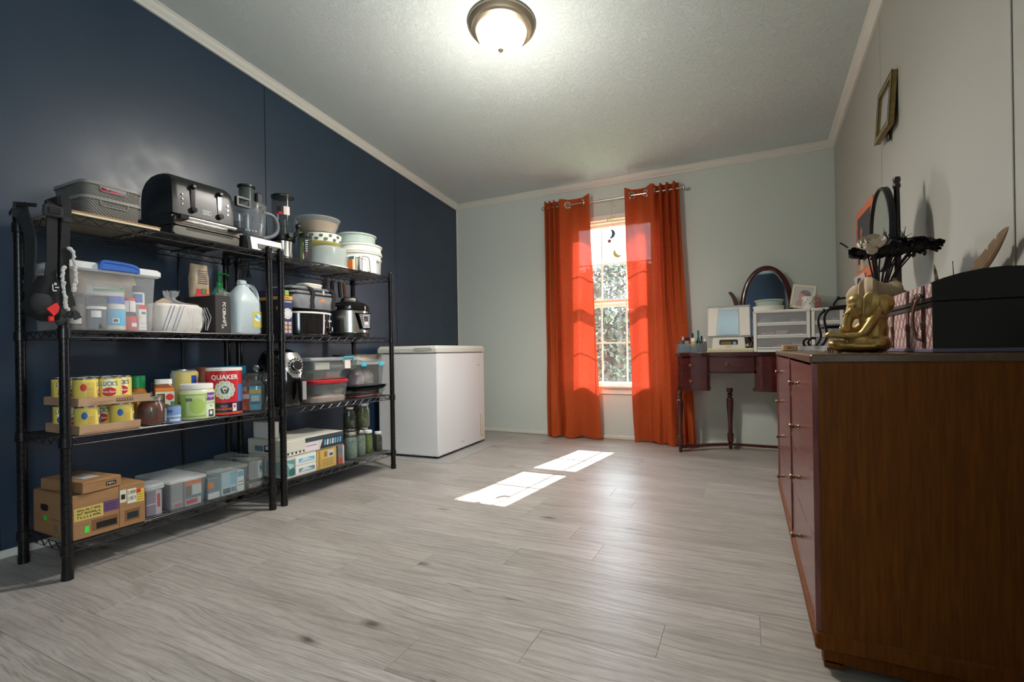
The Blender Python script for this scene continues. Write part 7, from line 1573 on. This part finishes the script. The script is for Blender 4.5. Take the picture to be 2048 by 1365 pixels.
# tiny footed pot
t = thing('incense_pot', 'tiny footed brown pot with a cream domed top beside the elephant', 'pot', (0.222, 1.700, dz))
q = MB(P_((196, 180, 140))); q.lathe([(0.0075, 0.014), (0.0082, 0.018), (0.0078, 0.026), (0.005, 0.032), (0.003, 0.036), (0.0005, 0.040)], seg=16, cap0=True); obj('dome', q, t)
q = MB(P_((70, 42, 30))); q.lathe([(0.006, 0.008), (0.0088, 0.011), (0.0088, 0.015), (0.0005, 0.0155)], seg=16, cap0=True); obj('bowl', q, t)
for a in (0.3, 2.4, 4.5):
    q = MB(P_((70, 42, 30))); q.cyl((0.006*cos(a), 0.006*sin(a), 0), 0.0014, 0.010, 8); obj('foot', q, t)
# seated gold elephant
M_gold = mat('antique gold', (188, 156, 92), 0.36, 0.75, noise=0.35, nscale=18)
t = thing('elephant_statue', 'gold statue of an elephant sitting cross-legged with one arm across its lap', 'statue', (0.283, 1.662, dz), -0.171)
k_ = 0.000187
def E_(cx, cy, ly=0.0): return ((cx-600)*k_*0.84, ly, (1255-cy)*k_)
q = MB(M_gold)
def ell(c, sc, rot=0.0):
    q.M = Matrix.Translation(c) @ Matrix.Rotation(rot, 4, 'Y'); q.sph((0, 0, 0), 1.0, 18, sc=(1, 1, 1)); 
    n = 18*10
    q.M = Matrix.Identity(4)
def ellip(c, a, b, c3, rot=0.0):
    m = Matrix.Translation(c) @ Matrix.Rotation(rot, 4, 'Y') @ Matrix.Diagonal((a, b, c3, 1)); q.M = m; q.sph((0, 0, 0), 1.0, 18); q.M = Matrix.Identity(4)
ellip(E_(610, 1160), 0.076, 0.056, 0.018)                          # crossed legs and lap
ellip(E_(330, 1130, -0.018), 0.030, 0.026, 0.015, 0.1); ellip(E_(880, 1120, 0.0), 0.034, 0.050, 0.026)
ellip(E_(640, 1065, -0.030), 0.030, 0.016, 0.014)                  # upturned foot
ellip(E_(850, 960), 0.031, 0.034, 0.060, 0.06); ellip(E_(800, 780), 0.030, 0.033, 0.034)
ellip(E_(830, 700, 0.004), 0.024, 0.026, 0.03)
q.tube(spline([E_(850, 740, -0.024), E_(770, 850, -0.034), E_(690, 960, -0.036), E_(600, 1000, -0.036), E_(420, 1005, -0.034), E_(260, 985, -0.034), E_(160, 985, -0.034)], 5), 0.012, 12, rr=[0.012]*12+[0.0105]*8+[0.0085]*8+[0.009, 0.010, 0.009])
q.tube(spline([E_(130, 1010, -0.034), E_(180, 960, -0.034), E_(240, 965, -0.034)], 4), 0.007, 8)
q.tube(spline([E_(740, 760, 0.03), E_(560, 900, 0.034), E_(400, 920, 0.02), E_(380, 870, 0.0)], 5), 0.010, 10)   # far arm, held up to the trunk tip
ellip(E_(640, 560), 0.030, 0.027, 0.031); ellip(E_(590, 470), 0.022, 0.022, 0.020); ellip(E_(560, 640, 0), 0.020, 0.019, 0.020)
ellip(E_(650, 660, -0.012), 0.016, 0.012, 0.014)
q.tube(spline([E_(535, 610), E_(490, 690), E_(462, 780), E_(458, 860), E_(480, 925)], 6), 0.012, 12, rr=[0.0165-0.0085*i/24 for i in range(25)])
for y in (-0.014, 0.014): q.tube(spline([E_(510, 600, y), E_(430, 660, y*1.3), E_(360, 705, y*1.5)], 5), 0.004, 8, rr=[0.0052-0.0038*i/10 for i in range(11)])
bdy = obj('body', q, t)
md = bdy.modifiers.new('blend', 'REMESH'); md.mode = 'VOXEL'; md.voxel_size = 0.0021; md.use_smooth_shade = True
ms = bdy.modifiers.new('soften', 'SMOOTH'); ms.iterations = 4; ms.factor = 0.5
def ear(pts, bulge, ang, loc):
    q = MB(M_gold); n = len(pts); rings = 5; vs = []; fs = []
    cx0 = sum(p[0] for p in pts)/n; cy0 = sum(p[1] for p in pts)/n
    for i in range(rings+1):
        s = i/rings
        for (x, y) in pts:
            ex = cx0+(x-cx0)*s; ey = cy0+(y-cy0)*s
            vs.append(((ex-pts[0][0])*k_*1.0, -bulge*(1-s*s)+0.003*sin(6*ex*0.01)*s, -(ey-pts[0][1])*k_*1.15))
    for i in range(rings):
        for j in range(n): fs.append((i*n+j, i*n+(j+1) % n, (i+1)*n+(j+1) % n, (i+1)*n+j))
    q.add(vs, fs, None, True); o = obj('ear', q, t, loc, (0, 0, ang))
    s_ = o.modifiers.new('thick', 'SOLIDIFY'); s_.thickness = 0.004; b_ = o.modifiers.new('smooth', 'SUBSURF'); b_.levels = 1; b_.render_levels = 1
ear([(690, 450), (740, 390), (820, 385), (880, 440), (905, 530), (870, 610), (800, 680), (740, 745), (690, 720), (678, 640), (690, 560), (700, 500)], 0.006, -0.25, E_(680, 430, -0.046))
ear([(880, 420), (960, 395), (1060, 410), (1115, 480), (1110, 570), (1050, 660), (960, 755), (935, 690), (910, 600), (890, 500)], 0.006, 0.25, E_(880, 405, 0.018))
q = MB(M_blackp)
for x in (330, 650, 900): q.cyl(E_(x, 1255, -0.03)[:2]+(0.0,), 0.006, 0.004, 10)
o_ = obj('felt_feet', q, t); o_['kind'] = 'stuff'
q = MB(P_((60, 40, 20)))
for y in (-0.0265, 0.0265): q.sph((E_(600, 560)[0]-0.006, y*0.92, E_(600, 560)[2]), 0.0022, 8)
o_ = obj('eye', q, t); o_['kind'] = 'stuff'

# vase wrapped in cloth with black stems
t = thing('vase', 'tan vase draped in crumpled beige cloth, behind the gold elephant', 'vase', (0.385, 1.975, dz))
q = MB(P_((176, 158, 132), 0.5)); q.lathe([(0.045, 0), (0.052, 0.004), (0.060, 0.09), (0.048, 0.16), (0.042, 0.185), (0.052, 0.205), (0.049, 0.205), (0.038, 0.185), (0.036, 0.02), (0.0005, 0.015)], seg=28, cap0=True); obj('body', q, t)
rn = random.Random(17); M_cloth = mat('beige cloth', (184, 164, 134), 0.85, noise=0.15, nscale=10)
q = MB(M_cloth); loops = []
phs = [rn.uniform(0, 6.28) for _ in range(5)]
for z_, r_, am in ((0.03, 0.064, 0.003), (0.06, 0.068, 0.004), (0.09, 0.070, 0.005), (0.115, 0.070, 0.005), (0.14, 0.069, 0.006), (0.160, 0.068, 0.006), (0.175, 0.066, 0.007), (0.190, 0.067, 0.008), (0.200, 0.066, 0.009), (0.212, 0.063, 0.009), (0.222, 0.060, 0.008), (0.230, 0.054, 0.006), (0.232, 0.050, 0.005), (0.222, 0.044, 0.002), (0.20, 0.040, 0.001)):
    l = []
    for i in range(96):
        a = 2*pi*i/96; r2 = r_+am*(sin(5*a+phs[0]+z_*9)+0.7*sin(11*a+phs[1]-z_*8)+0.45*sin(18*a+phs[2]+z_*10))
        l.append((r2*cos(a), r2*sin(a), z_+0.010*sin(3*a+phs[3])*(z_/0.2)))
    loops.append(l)
q.loft(loops, cap0=False, cap1=False); obj('cloth', q, t)
q = MB(P_((190, 172, 146), 0.8)); q.M = Matrix.Translation((0.055, -0.030, 0.190)) @ Matrix.Rotation(0.5, 4, 'Y'); q.lathe([(0.0005, 0), (0.030, 0.004), (0.034, 0.008), (0.030, 0.006), (0.0005, 0.002)], seg=24, sx=1.0, sy=0.8); obj('folded_rim', q, t)
t = thing('dried_bouquet', 'wide black dried flower head on dark stems rising from the cloth-draped vase', 'flowers', (0.400, 1.975, dz+0.205))
M_petal = mat('black dried petals', (20, 17, 22), 0.9, noise=0.4, nscale=40); M_stem = mat('dark stem', (34, 26, 28), 0.7)
rn = random.Random(23); HZ = 0.130
q = MB(M_petal)
ccx, ccy = 0.032, -0.02
for k in range(420):
    a = rn.uniform(0, 2*pi); rr_ = sqrt_ = rn.random()**0.5
    x = ccx+0.118*rr_*cos(a); y = ccy+0.095*rr_*sin(a); z_ = HZ+0.016*(1-rr_**2)+rn.uniform(-0.012, 0.012)-0.006*rr_
    s_ = rn.uniform(0.008, 0.016); p = Vector((x, y, z_)); n1 = Vector((rn.uniform(-1, 1), rn.uniform(-1, 1), rn.uniform(-0.5, 0.5))).normalized(); n2 = n1.orthogonal().normalized()
    n2 = (Matrix.Rotation(rn.uniform(0, 6.28), 3, n1) @ n2)
    q.add([tuple(p-n1*s_), tuple(p-n1*s_*0.4+n2*s_*0.7), tuple(p+n1*s_*0.6+n2*s_*0.6), tuple(p+n1*s_), tuple(p+n1*s_*0.5-n2*s_*0.6), tuple(p-n1*s_*0.5-n2*s_*0.55)], [(0, 1, 2), (0, 2, 3), (0, 3, 4), (0, 4, 5)])
q.lathe([(0.0005, HZ+0.010), (0.06, HZ+0.006), (0.108, HZ-0.004), (0.10, HZ-0.010), (0.05, HZ-0.008), (0.0005, HZ-0.008)], (ccx, ccy, 0), 30, sy=0.82)
o_ = obj('flower_head', q, t); o_['kind'] = 'stuff'
for k in range(16):
    a = 2*pi*k/16+rn.uniform(-.1, .1); r1 = rn.uniform(0.045, 0.085); q = MB(M_stem)
    q.tube([(0.012*cos(a)+0.002, 0.012*sin(a), -0.17 if k % 3 == 0 else -0.05), (0.016*cos(a)+0.004, 0.016*sin(a), 0.0), (0.6*r1*cos(a)+ccx*0.5, 0.5*r1*sin(a)+ccy*0.5, 0.07), (r1*cos(a)+ccx, 0.8*r1*sin(a)+ccy, HZ-0.004)], 0.0024, 6, rr=[0.002, 0.0028, 0.0026, 0.0022]); obj('stem', q, t)
q = MB(M_stem)
for cx0, n_, sp in ((0.012, 6, 0.010), (0.062, 8, 0.016), (-0.02, 2, 0.006)):
    for k in range(n_):
        x = ccx-0.032+cx0+rn.uniform(-sp, sp)*0.7; h_ = rn.uniform(0.022, 0.055); q.tube([(x, ccy+rn.uniform(-.01, .01), HZ), (x+rn.uniform(-.006, .006), ccy, HZ+0.02+h_*0.3), (x+rn.uniform(-.018, .018), ccy, HZ+0.014+h_)], 0.0014, 5, rr=[0.0018, 0.0014, 0.0008])
q.tube([(-0.092, -0.03, HZ+0.012), (-0.104, -0.032, HZ+0.022), (-0.115, -0.034, HZ+0.030)], 0.0025, 6)
o_ = obj('twig', q, t); o_['kind'] = 'stuff'
# white rose
t = thing('white_rose', 'white artificial rose tucked into the left edge of the black flower head', 'flower', (0.352, 1.838, dz+0.205+HZ+0.006))
M_rose = mat('rose petals', (206, 198, 180), 0.7, noise=0.15, nscale=30); rn = random.Random(4)
for ring, (n_, r_, h_, op) in enumerate(((1, 0.007, 0.032, 0.0), (3, 0.015, 0.033, 0.002), (5, 0.024, 0.030, 0.005), (6, 0.031, 0.026, 0.008))):
    for k in range(n_):
        a0 = 2*pi*k/n_+ring*0.7; q = MB(M_rose); vs = []; m_ = 7; w_ = 2.6/n_ if n_ > 1 else 3.0
        for i in range(5):
            s = i/4
            for j in range(m_):
                u = (j/(m_-1)-0.5)*2; a = a0+u*w_*(0.55+0.45*s); R_ = r_*(0.45+0.72*sin(pi*(0.12+0.62*s)))+op*s*s*0.5; vs.append((R_*cos(a), R_*sin(a), -0.018+h_*s*(1-0.2*u*u*s)))
        q.add(vs, [(i*m_+j, i*m_+j+1, (i+1)*m_+j+1, (i+1)*m_+j) for i in range(4) for j in range(m_-1)], None, True); obj('petal', q, t)
q = MB(M_rose); q.sph((-0.004, -0.012, -0.022), 0.014, 12, sc=(1.1, 1, 1)); obj('bud_base', q, t)
q = MB(M_stem); q.tube([(0, 0, -0.02), (0.012, 0.04, -0.09), (0.026, 0.085, -0.150)], 0.002, 6); obj('stem', q, t)
t.rotation_euler = (rad(38), rad(-14), 0)

# oval black mirror on a stand
t = thing('standing_mirror', 'black oval mirror on a tall turned post behind the dried flowers', 'mirror', (0.500, 2.36, dz))
MM = Matrix.Translation((-0.015, 0.0, 0.475)) @ Matrix.Rotation(rad(-85.5), 4, 'Z') @ Matrix.Rotation(rad(0), 4, 'X')
q = MB(M_blackp); q.M = MM; oval_ring(q, 0.112, 0.160, 0.012, 0.022); fo = obj('mirror_frame', q, t)
q = MB(mat('pale mirror glass', (214, 218, 212), 0.06, 1.0)); q.M = MM; n = 48; q.add([(0.113*cos(2*pi*i/n), -0.004, 0.161*sin(2*pi*i/n)) for i in range(n)], [tuple(range(n))]); obj('mirror_glass', q, fo)
q = MB(M_blackp); q.M = MM; q.add([(0.113*cos(2*pi*i/n), 0.006, 0.161*sin(2*pi*i/n)) for i in range(n)], [tuple(range(n))[::-1]]); obj('mirror_back', q, fo)
q = MB(mat('dark turned wood', (34, 20, 18), 0.35, coat=0.3)); q.lathe([(0.052, 0), (0.054, 0.008), (0.040, 0.016), (0.014, 0.026), (0.010, 0.06), (0.012, 0.20), (0.0105, 0.40), (0.0125, 0.41), (0.0105, 0.42), (0.0095, 0.625), (0.013, 0.630), (0.013, 0.640), (0.010, 0.646), (0.0135, 0.655), (0.012, 0.668), (0.0005, 0.673)], (0.030, -0.02, 0), 18, cap0=True); q.tube([(0.030, -0.02, 0.555), (0.004, -0.01, 0.555)], 0.004, 8); q.tube([(0.030, -0.02, 0.40), (0.0, -0.01, 0.40)], 0.004, 8); obj('post', q, t)

# decorative trunk
TX0, TX1, TY0, TY1 = 0.392, 0.607, 1.446, 1.856
t = thing('keepsake_trunk', 'domed keepsake trunk with damask print, leather straps and a black end, on the dresser', 'trunk', (0.50, 1.651, dz))
M_damask = mat('damask print', (206, 190, 178), 0.6)
def damask_nodes():
    nt = M_damask.node_tree; N = nt.nodes.new; L = nt.links.new; b = nt.nodes['Principled BSDF']
    tc = N('ShaderNodeTexCoord'); sp = N('ShaderNodeSeparateXYZ'); L(tc.outputs['Object'], sp.inputs[0])
    def M(op, a, c=None, v=None):
        m = N('ShaderNodeMath'); m.operation = op
        if hasattr(a, 'is_linked') or not isinstance(a, (int, float)): L(a, m.inputs[0])
        else: m.inputs[0].default_value = a
        if c is not None:
            if isinstance(c, (int, float)): m.inputs[1].default_value = c
            else: L(c, m.inputs[1])
        return m.outputs[0]
    # ogee lattice: sin(ky y)*sin(kz z) with offset rows, plus leaf curls
    u = M('MULTIPLY', sp.outputs[1], 2*pi/0.036); w = M('MULTIPLY', sp.outputs[2], 2*pi/0.052)
    a = M('ADD', M('COSINE', u), M('COSINE', w)); c2 = M('MULTIPLY', M('SINE', M('MULTIPLY', u, 3.0)), M('SINE', M('MULTIPLY', w, 3.0)))
    s = M('ADD', M('ABSOLUTE', a), M('MULTIPLY', c2, 0.7))
    n = N('ShaderNodeTexNoise'); n.inputs['Scale'].default_value = 120; L(tc.outputs['Object'], n.inputs['Vector'])
    s2 = M('ADD', s, M('MULTIPLY', n.outputs['Fac'], 0.5))
    r = N('ShaderNodeValToRGB'); r.color_ramp.interpolation = 'CONSTANT'; e = r.color_ramp.elements; e[0].position = 0.0; e[1].position = 0.62
    e[0].color = srgb(150, 104, 104)+(1,); e[1].color = srgb(206, 192, 178)+(1,); e.new(1.0); e[2].color = srgb(186, 158, 150)+(1,); e.new(0.42); 
    L(M('MULTIPLY', s2, 0.5), r.inputs['Fac']); L(r.outputs['Color'], b.inputs['Base Color'])
    r.color_ramp.elements[0].color = srgb(138, 92, 96)+(1,)
damask_nodes()
M_leather = mat('brown leather', (92, 56, 36), 0.55, noise=0.3, nscale=40); M_end = mat('black leatherette', (12, 10, 10), 0.6)
tx0, tx1, ty0, ty1 = TX0-0.50, TX1-0.50, TY0-1.651, TY1-1.651
q = MB(mat('purple plinth', (100, 92, 116), 0.6)); q.box((tx0-0.004, ty0-0.003, 0), (tx1, ty1+0.003, 0.010), bev=0.002); obj('base', q, t)
q = MB(M_damask); q.box((tx0, ty0+0.004, 0.010), (tx1, ty1-0.004, 0.118)); bo = obj('chest', q, t)
lp = [(tx0, 0.122), (tx0, 0.163), (tx0+0.02, 0.172), (tx0+0.05, 0.181), (tx0+0.09, 0.188), (tx0+0.13, 0.190), (tx0+0.17, 0.187), (tx0+0.20, 0.178), (tx1, 0.165), (tx1, 0.122)]
q = MB(M_damask); q.loft([[(x, y, z) for x, z in lp] for y in (ty0+0.004, ty1-0.004)], smooth=False); lo2 = obj('lid', q, t)
for y0, y1 in ((ty0-0.001, ty0+0.004), (ty1-0.004, ty1+0.001)):
    q = MB(M_end); q.box((tx0-0.0015, y0, 0.010), (tx1, y1, 0.119), bev=0.001); obj('end_panel', q, bo)
    q = MB(M_end); q.loft([[(cx_0+(x-cx_0)*1.012, y, 0.12+(z-0.12)*1.02) for x, z in lp] for y in (y0, y1)] if False else [[(x-(0.0015 if x == tx0 else 0), y, z+(0.0015 if z > 0.125 else 0)) for x, z in lp] for y in (y0, y1)], smooth=False); obj('end_panel', q, lo2)
q = MB(M_blackp); q.box((tx0-0.004, ty0, 0.108), (tx0, ty1, 0.118), bev=0.001); obj('lip', q, bo)
q = MB(M_blackp); q.box((tx0-0.004, ty0, 0.121), (tx0, ty1, 0.131), bev=0.001); obj('lip', q, lo2)
q = MB(M_blackp); q.loft([[(x-(0.002 if x == tx0 else 0), y, z+0.002) for x, z in lp[1:9]]+[(x, y, z-0.001) for x, z in lp[1:9]][::-1] for y in (ty0, ty0+0.012)], smooth=False); obj('lid_edge', q, lo2)
for y in (ty0+0.055, ty0+0.185, ty1-0.075):
    q = MB(M_leather); q.box((tx0-0.003, y, 0.010), (tx0, y+0.020, 0.108)); q.box((tx0-0.006, y+0.003, 0.055), (tx0-0.002, y+0.017, 0.075), bev=0.001); q.box((tx0-0.0045, y+0.006, 0.014), (tx0-0.0025, y+0.014, 0.055)); obj('strap', q, bo)
    q = MB(M_blackp); q.box((tx0-0.003, y+0.001, 0.131), (tx0, y+0.019, 0.163)); obj('strap', q, lo2)
q = MB(M_brass); q.tube(spline([(tx0-0.006, ty0+0.105, 0.140), (tx0-0.012, ty0+0.106, 0.132), (tx0-0.012, ty0+0.106, 0.115), (tx0-0.008, ty0+0.108, 0.105)], 5), 0.0028, 8); q.cyl((tx0-0.006, ty0+0.106, 0.126), 0.007, 0.006, 12, axis='x'); obj('latch', q, bo)
q = MB(M_leather); strap(q, [(tx0-0.006, ty0+0.062, 0.138), (tx0-0.016, ty0+0.070, 0.120), (tx0-0.020, ty0+0.075, 0.080), (tx0-0.016, ty0+0.066, 0.040), (tx0-0.006, ty0+0.055, 0.030)], 0.014, 0.004); obj('handle', q, bo)
q = MB(M_brass)
for k in range(4): q.lathe([(0.006, -0.0014), (0.0085, 0), (0.006, 0.0014), (0.006, -0.0014)], (tx0-0.012, ty0+0.064, 0.138-0.0), 14, axis='x' if k % 2 else 'y') if k < 2 else None
obj('ring', q, bo)

# feathers tucked behind the trunk
def feather(label, base, tip, w, bend, col, stripes=None, notch=()):
    t = thing('feather', label, 'feather', base, 0, 'feathers behind the trunk')
    B = Vector((0, 0, 0)); T = Vector(tip)-Vector(base); side = T.cross(Vector((1, 0.3, 0))).normalized(); n = 34; q = MB(col)
    if side.z < 0: side = -side
    mid = [];
    for i in range(n+1):
        s = i/n; p = T*s-side*bend*sin(pi*s); mid.append(p)
    q.tube([tuple(p) for p in mid], 0.0016, 6, P_((150, 128, 96)), rr=[0.0022*(1-0.75*i/n) for i in range(n+1)]); obj('quill', q, t)
    q = MB(col); vs = []; fs = []
    for i in range(n+1):
        s = i/n; wl = w*min(1, s*3.5)*(1-s**4)**0.8; wr = wl*0.45
        if i in notch: wl *= 0.72
        p = mid[i]; d = (mid[min(i+1, n)]-mid[max(i-1, 0)]).normalized()
        vs += [tuple(p+side*wl+d*wl*0.5+Vector((0.002, 0, 0))), tuple(p), tuple(p-side*wr+d*wr*0.5)]
    for i in range(n):
        for j in (0, 1): fs.append((i*3+j, i*3+j+1, i*3+j+4, i*3+j+3))
    if stripes:
        for k, f in enumerate(fs): q.add([vs[i] for i in f], [(0, 1, 2, 3)], stripes if (k//4) % 2 else col)
    else: q.add(vs, fs, col, True)
    o = obj('vane', q, t); sm_ = o.modifiers.new('thick', 'SOLIDIFY'); sm_.thickness = 0.0006
M_fb = mat('brown feather', (112, 86, 58), 0.7, noise=0.35, nscale=30, nstretch=(1, 1, 1)); M_ft = mat('tan feather', (178, 150, 120), 0.7, noise=0.2, nscale=30)
feather('long brown feather leaning out to the right behind the trunk', (0.568, 1.852, 0.974), (0.580, 1.598, 1.094), 0.036, 0.014, M_fb, None, (9, 19, 25))
feather('short cream feather with brown stripes, left of the long feather', (0.560, 1.95, 0.795), (0.555, 2.035, 1.072), 0.016, 0.004, M_ft, P_((120, 92, 74), 0.7))
feather('thin ragged brown feather between the striped and the long feather', (0.575, 1.96, 0.795), (0.560, 1.892, 1.060), 0.010, 0.010, mat('dark feather', (92, 70, 50), 0.7))

# ================================================================ on the walls
t = thing('picture_frame', 'small gold empty frame hanging tilted high on the right wall', 'frame', (XR-0.004, 2.785, 1.905))
M_gilt = mat('gilt frame', (160, 140, 84), 0.4, 0.6, noise=0.4, nscale=60)
def xframe(q, x0, x1, y0, y1, z0, z1, w): 
    q.box((x0, y0, z0), (x1, y0+w, z1), bev=0.003); q.box((x0, y1-w, z0), (x1, y1, z1), bev=0.003); q.box((x0, y0+w, z0), (x1, y1-w, z0+w), bev=0.003); q.box((x0, y0+w, z1-w), (x1, y1-w, z1), bev=0.003)
TM = Matrix.Rotation(rad(4), 4, 'Y')
q = MB(M_gilt); q.M = TM; xframe(q, -0.026, -0.004, -0.125, 0.125, -0.120, 0.120, 0.030); fo = obj('frame', q, t)
q = MB(M_txtk); q.M = TM; xframe(q, -0.0268, -0.0240, -0.128, 0.128, -0.123, 0.123, 0.004); xframe(q, -0.0268, -0.022, -0.098, 0.098, -0.093, 0.093, 0.004); o_ = obj('dark_edge', q, fo)
q = MB(P_((170, 172, 172), 0.3)); q.M = TM; q.box((-0.014, -0.096, -0.092), (-0.010, 0.096, 0.092)); obj('backing', q, fo)
q = MB(M_blackp); q.box((-0.012, -0.02, -0.150), (-0.002, 0.01, -0.112), bev=0.002); obj('hanger', q, t)
t = thing('poster', 'orange-framed dark picture with a pale tower on the right wall behind the standing mirror', 'poster', (XR-0.003, 3.32, 1.395))
q = MB(P_((214, 120, 84), 0.6)); q.box((-0.010, -0.21, -0.205), (0.002, 0.21, 0.205), bev=0.002); fo = obj('frame', q, t)
q = MB(); q.box((-0.0108, -0.165, -0.150), (-0.0098, 0.165, 0.160), P_((62, 60, 66))); 
q.add([(-0.0114, 0.10, -0.150), (-0.0114, 0.02, -0.150), (-0.0114, 0.035, 0.02), (-0.0114, 0.085, 0.02)], [(0, 1, 2, 3)], P_((196, 176, 140))); q.box((-0.0118, 0.045, 0.02), (-0.0108, 0.080, 0.06), P_((196, 96, 70))); q.box((-0.0112, -0.165, -0.150), (-0.0104, 0.165, -0.11), P_((150, 140, 128))); q.add([(-0.0116, 0.095, 0.06), (-0.0116, 0.030, 0.06), (-0.0116, 0.062, 0.10)], [(0, 1, 2)], P_((206, 120, 80)))
for k in range(6): q.box((-0.0108, 0.185, 0.10-0.014*k), (-0.0100, 0.200, 0.106-0.014*k), P_((150, 70, 44)))
obj('print', q, fo)
t = thing('photo_print', 'curled black and white portrait print on the right wall below the orange poster', 'photo', (XR-0.003, 3.42, 1.10))
q = MB(P_((206, 200, 196), 0.6)); q.loft([[(-0.002+0.0, y, z), (0.001, y, z)] for y, z in ()] or [[(-0.002-0.018*s*s, 0.14*u, -0.10+0.22*s) for u in (-1, -0.5, 0, 0.5, 1)]+[(0.0-0.018*s*s, 0.14*u, -0.10+0.22*s) for u in (1, 0.5, 0, -0.5, -1)] for s in (0, 0.33, 0.66, 1.0)], smooth=False); pp = obj('paper', q, t)
q = MB(); q.add([(-0.0075-0.0135*((i % 2)*0.0), 0.02+0.07*cos(2*pi*i/18), 0.045+0.055*sin(2*pi*i/18)) for i in range(18)], [tuple(range(18))], P_((86, 80, 82))) if False else None
q.loft([[(-0.0026-0.018*s*s, 0.01+w_, -0.10+0.22*s), (-0.0026-0.018*s*s, 0.01-w_, -0.10+0.22*s)] for s, w_ in ((0.05, 0.11), (0.3, 0.05), (0.5, 0.075), (0.7, 0.08), (0.85, 0.06), (0.93, 0.03))], P_((96, 90, 94)), cap0=False, cap1=False, smooth=False); q.loft([[(-0.0031-0.018*s*s, 0.035+w_, -0.10+0.22*s), (-0.0031-0.018*s*s, 0.035-w_, -0.10+0.22*s)] for s, w_ in ((0.36, 0.018), (0.5, 0.036), (0.65, 0.040), (0.76, 0.026))], P_((206, 190, 184)), cap0=False, cap1=False, smooth=False); obj('print', q, pp)

# moon and star mobile in the window
t = thing('hanging_mobile', 'mobile of rings, two moons and a red star hanging in the window gap', 'mobile', (-1.062, ROY, ROZ))
M_slv = mat('dark silver', (66, 80, 92), 0.35, 0.6); M_redst = mat('red star', (150, 64, 62), 0.5); M_gmoon = mat('yellow moon', (226, 206, 110), 0.4)
q = MB(M_chrome)
q.tube([(0, 0.0, -0.006), (-0.002, -0.004, -0.04)], 0.0012, 5); q.tube([(0.006, -0.004, -0.085), (-0.012, -0.004, -0.165)], 0.0008, 5); q.tube([(-0.012, -0.004, -0.19), (0.02, -0.004, -0.28)], 0.0008, 5); q.tube([(0.005, -0.004, -0.345), (-0.022, -0.004, -0.352)], 0.0008, 5); q.tube([(-0.03, -0.004, -0.40), (-0.034, -0.004, -0.415)], 0.001, 5); q.tube([(0.02, -0.004, -0.35), (0.012, -0.004, -0.476)], 0.0008, 5)
o_ = obj('thread', q, t); o_['kind'] = 'stuff'
for c, r_ in (((-0.004, -0.004, -0.052), 0.014), ((0.010, -0.004, -0.076), 0.013)):
    q = MB(mat('brass ring', (190, 170, 130), 0.3, 0.9)); q.tube([(c[0]+r_*cos(2*pi*i/20), c[1]+r_*0.3*sin(2*pi*i/20), c[2]+r_*sin(2*pi*i/20)) for i in range(20)], 0.0022, 6, closed=True); obj('ring', q, t)
q = MB(mat('brass ring', (190, 170, 130), 0.3, 0.9)); q.tube([(-0.010+0.034*cos(2*pi*i/24)-0.004*sin(2*pi*i/24), -0.004+0.010*sin(2*pi*i/24), -0.180+0.014*cos(2*pi*i/24)+0.012*sin(2*pi*i/24)) for i in range(24)], 0.0032, 6, closed=True); obj('ring', q, t)
def crescent(r_, th, a0, m, nm, c):
    o1 = [(r_*cos(a0+pi*(i/14-0.5)*1.15), r_*sin(a0+pi*(i/14-0.5)*1.15)) for i in range(15)]
    dx, dz_ = -0.38*r_*cos(a0), -0.38*r_*sin(a0); e = o1[-1]; b = o1[0]
    o2 = []
    for i in range(1, 14):
        s = i/14; P = Vector(e)*(1-s)+Vector(b)*s; bul = 4*s*(1-s); o2.append((P.x+cos(a0)*r_*0.46*bul, P.y+sin(a0)*r_*0.46*bul))
    q = MB(m); q.prism(o1+o2, -0.0016, 0.0016, 'y'); q2 = obj(nm, q, t, c)
crescent(0.040, 0, -0.15, M_slv, 'silver_moon', (-0.012, -0.004, -0.316)); crescent(0.042, 0, rad(205+20), M_gmoon, 'gold_moon', (0.048, -0.004, -0.490))
q = MB(M_redst); q.prism([((0.030 if i % 2 == 0 else 0.0125)*cos(pi/2+pi*i/5), (0.030 if i % 2 == 0 else 0.0125)*sin(pi/2+pi*i/5)) for i in range(10)], -0.0016, 0.0016, 'y'); obj('star', q, t, (-0.025, -0.004, -0.377))
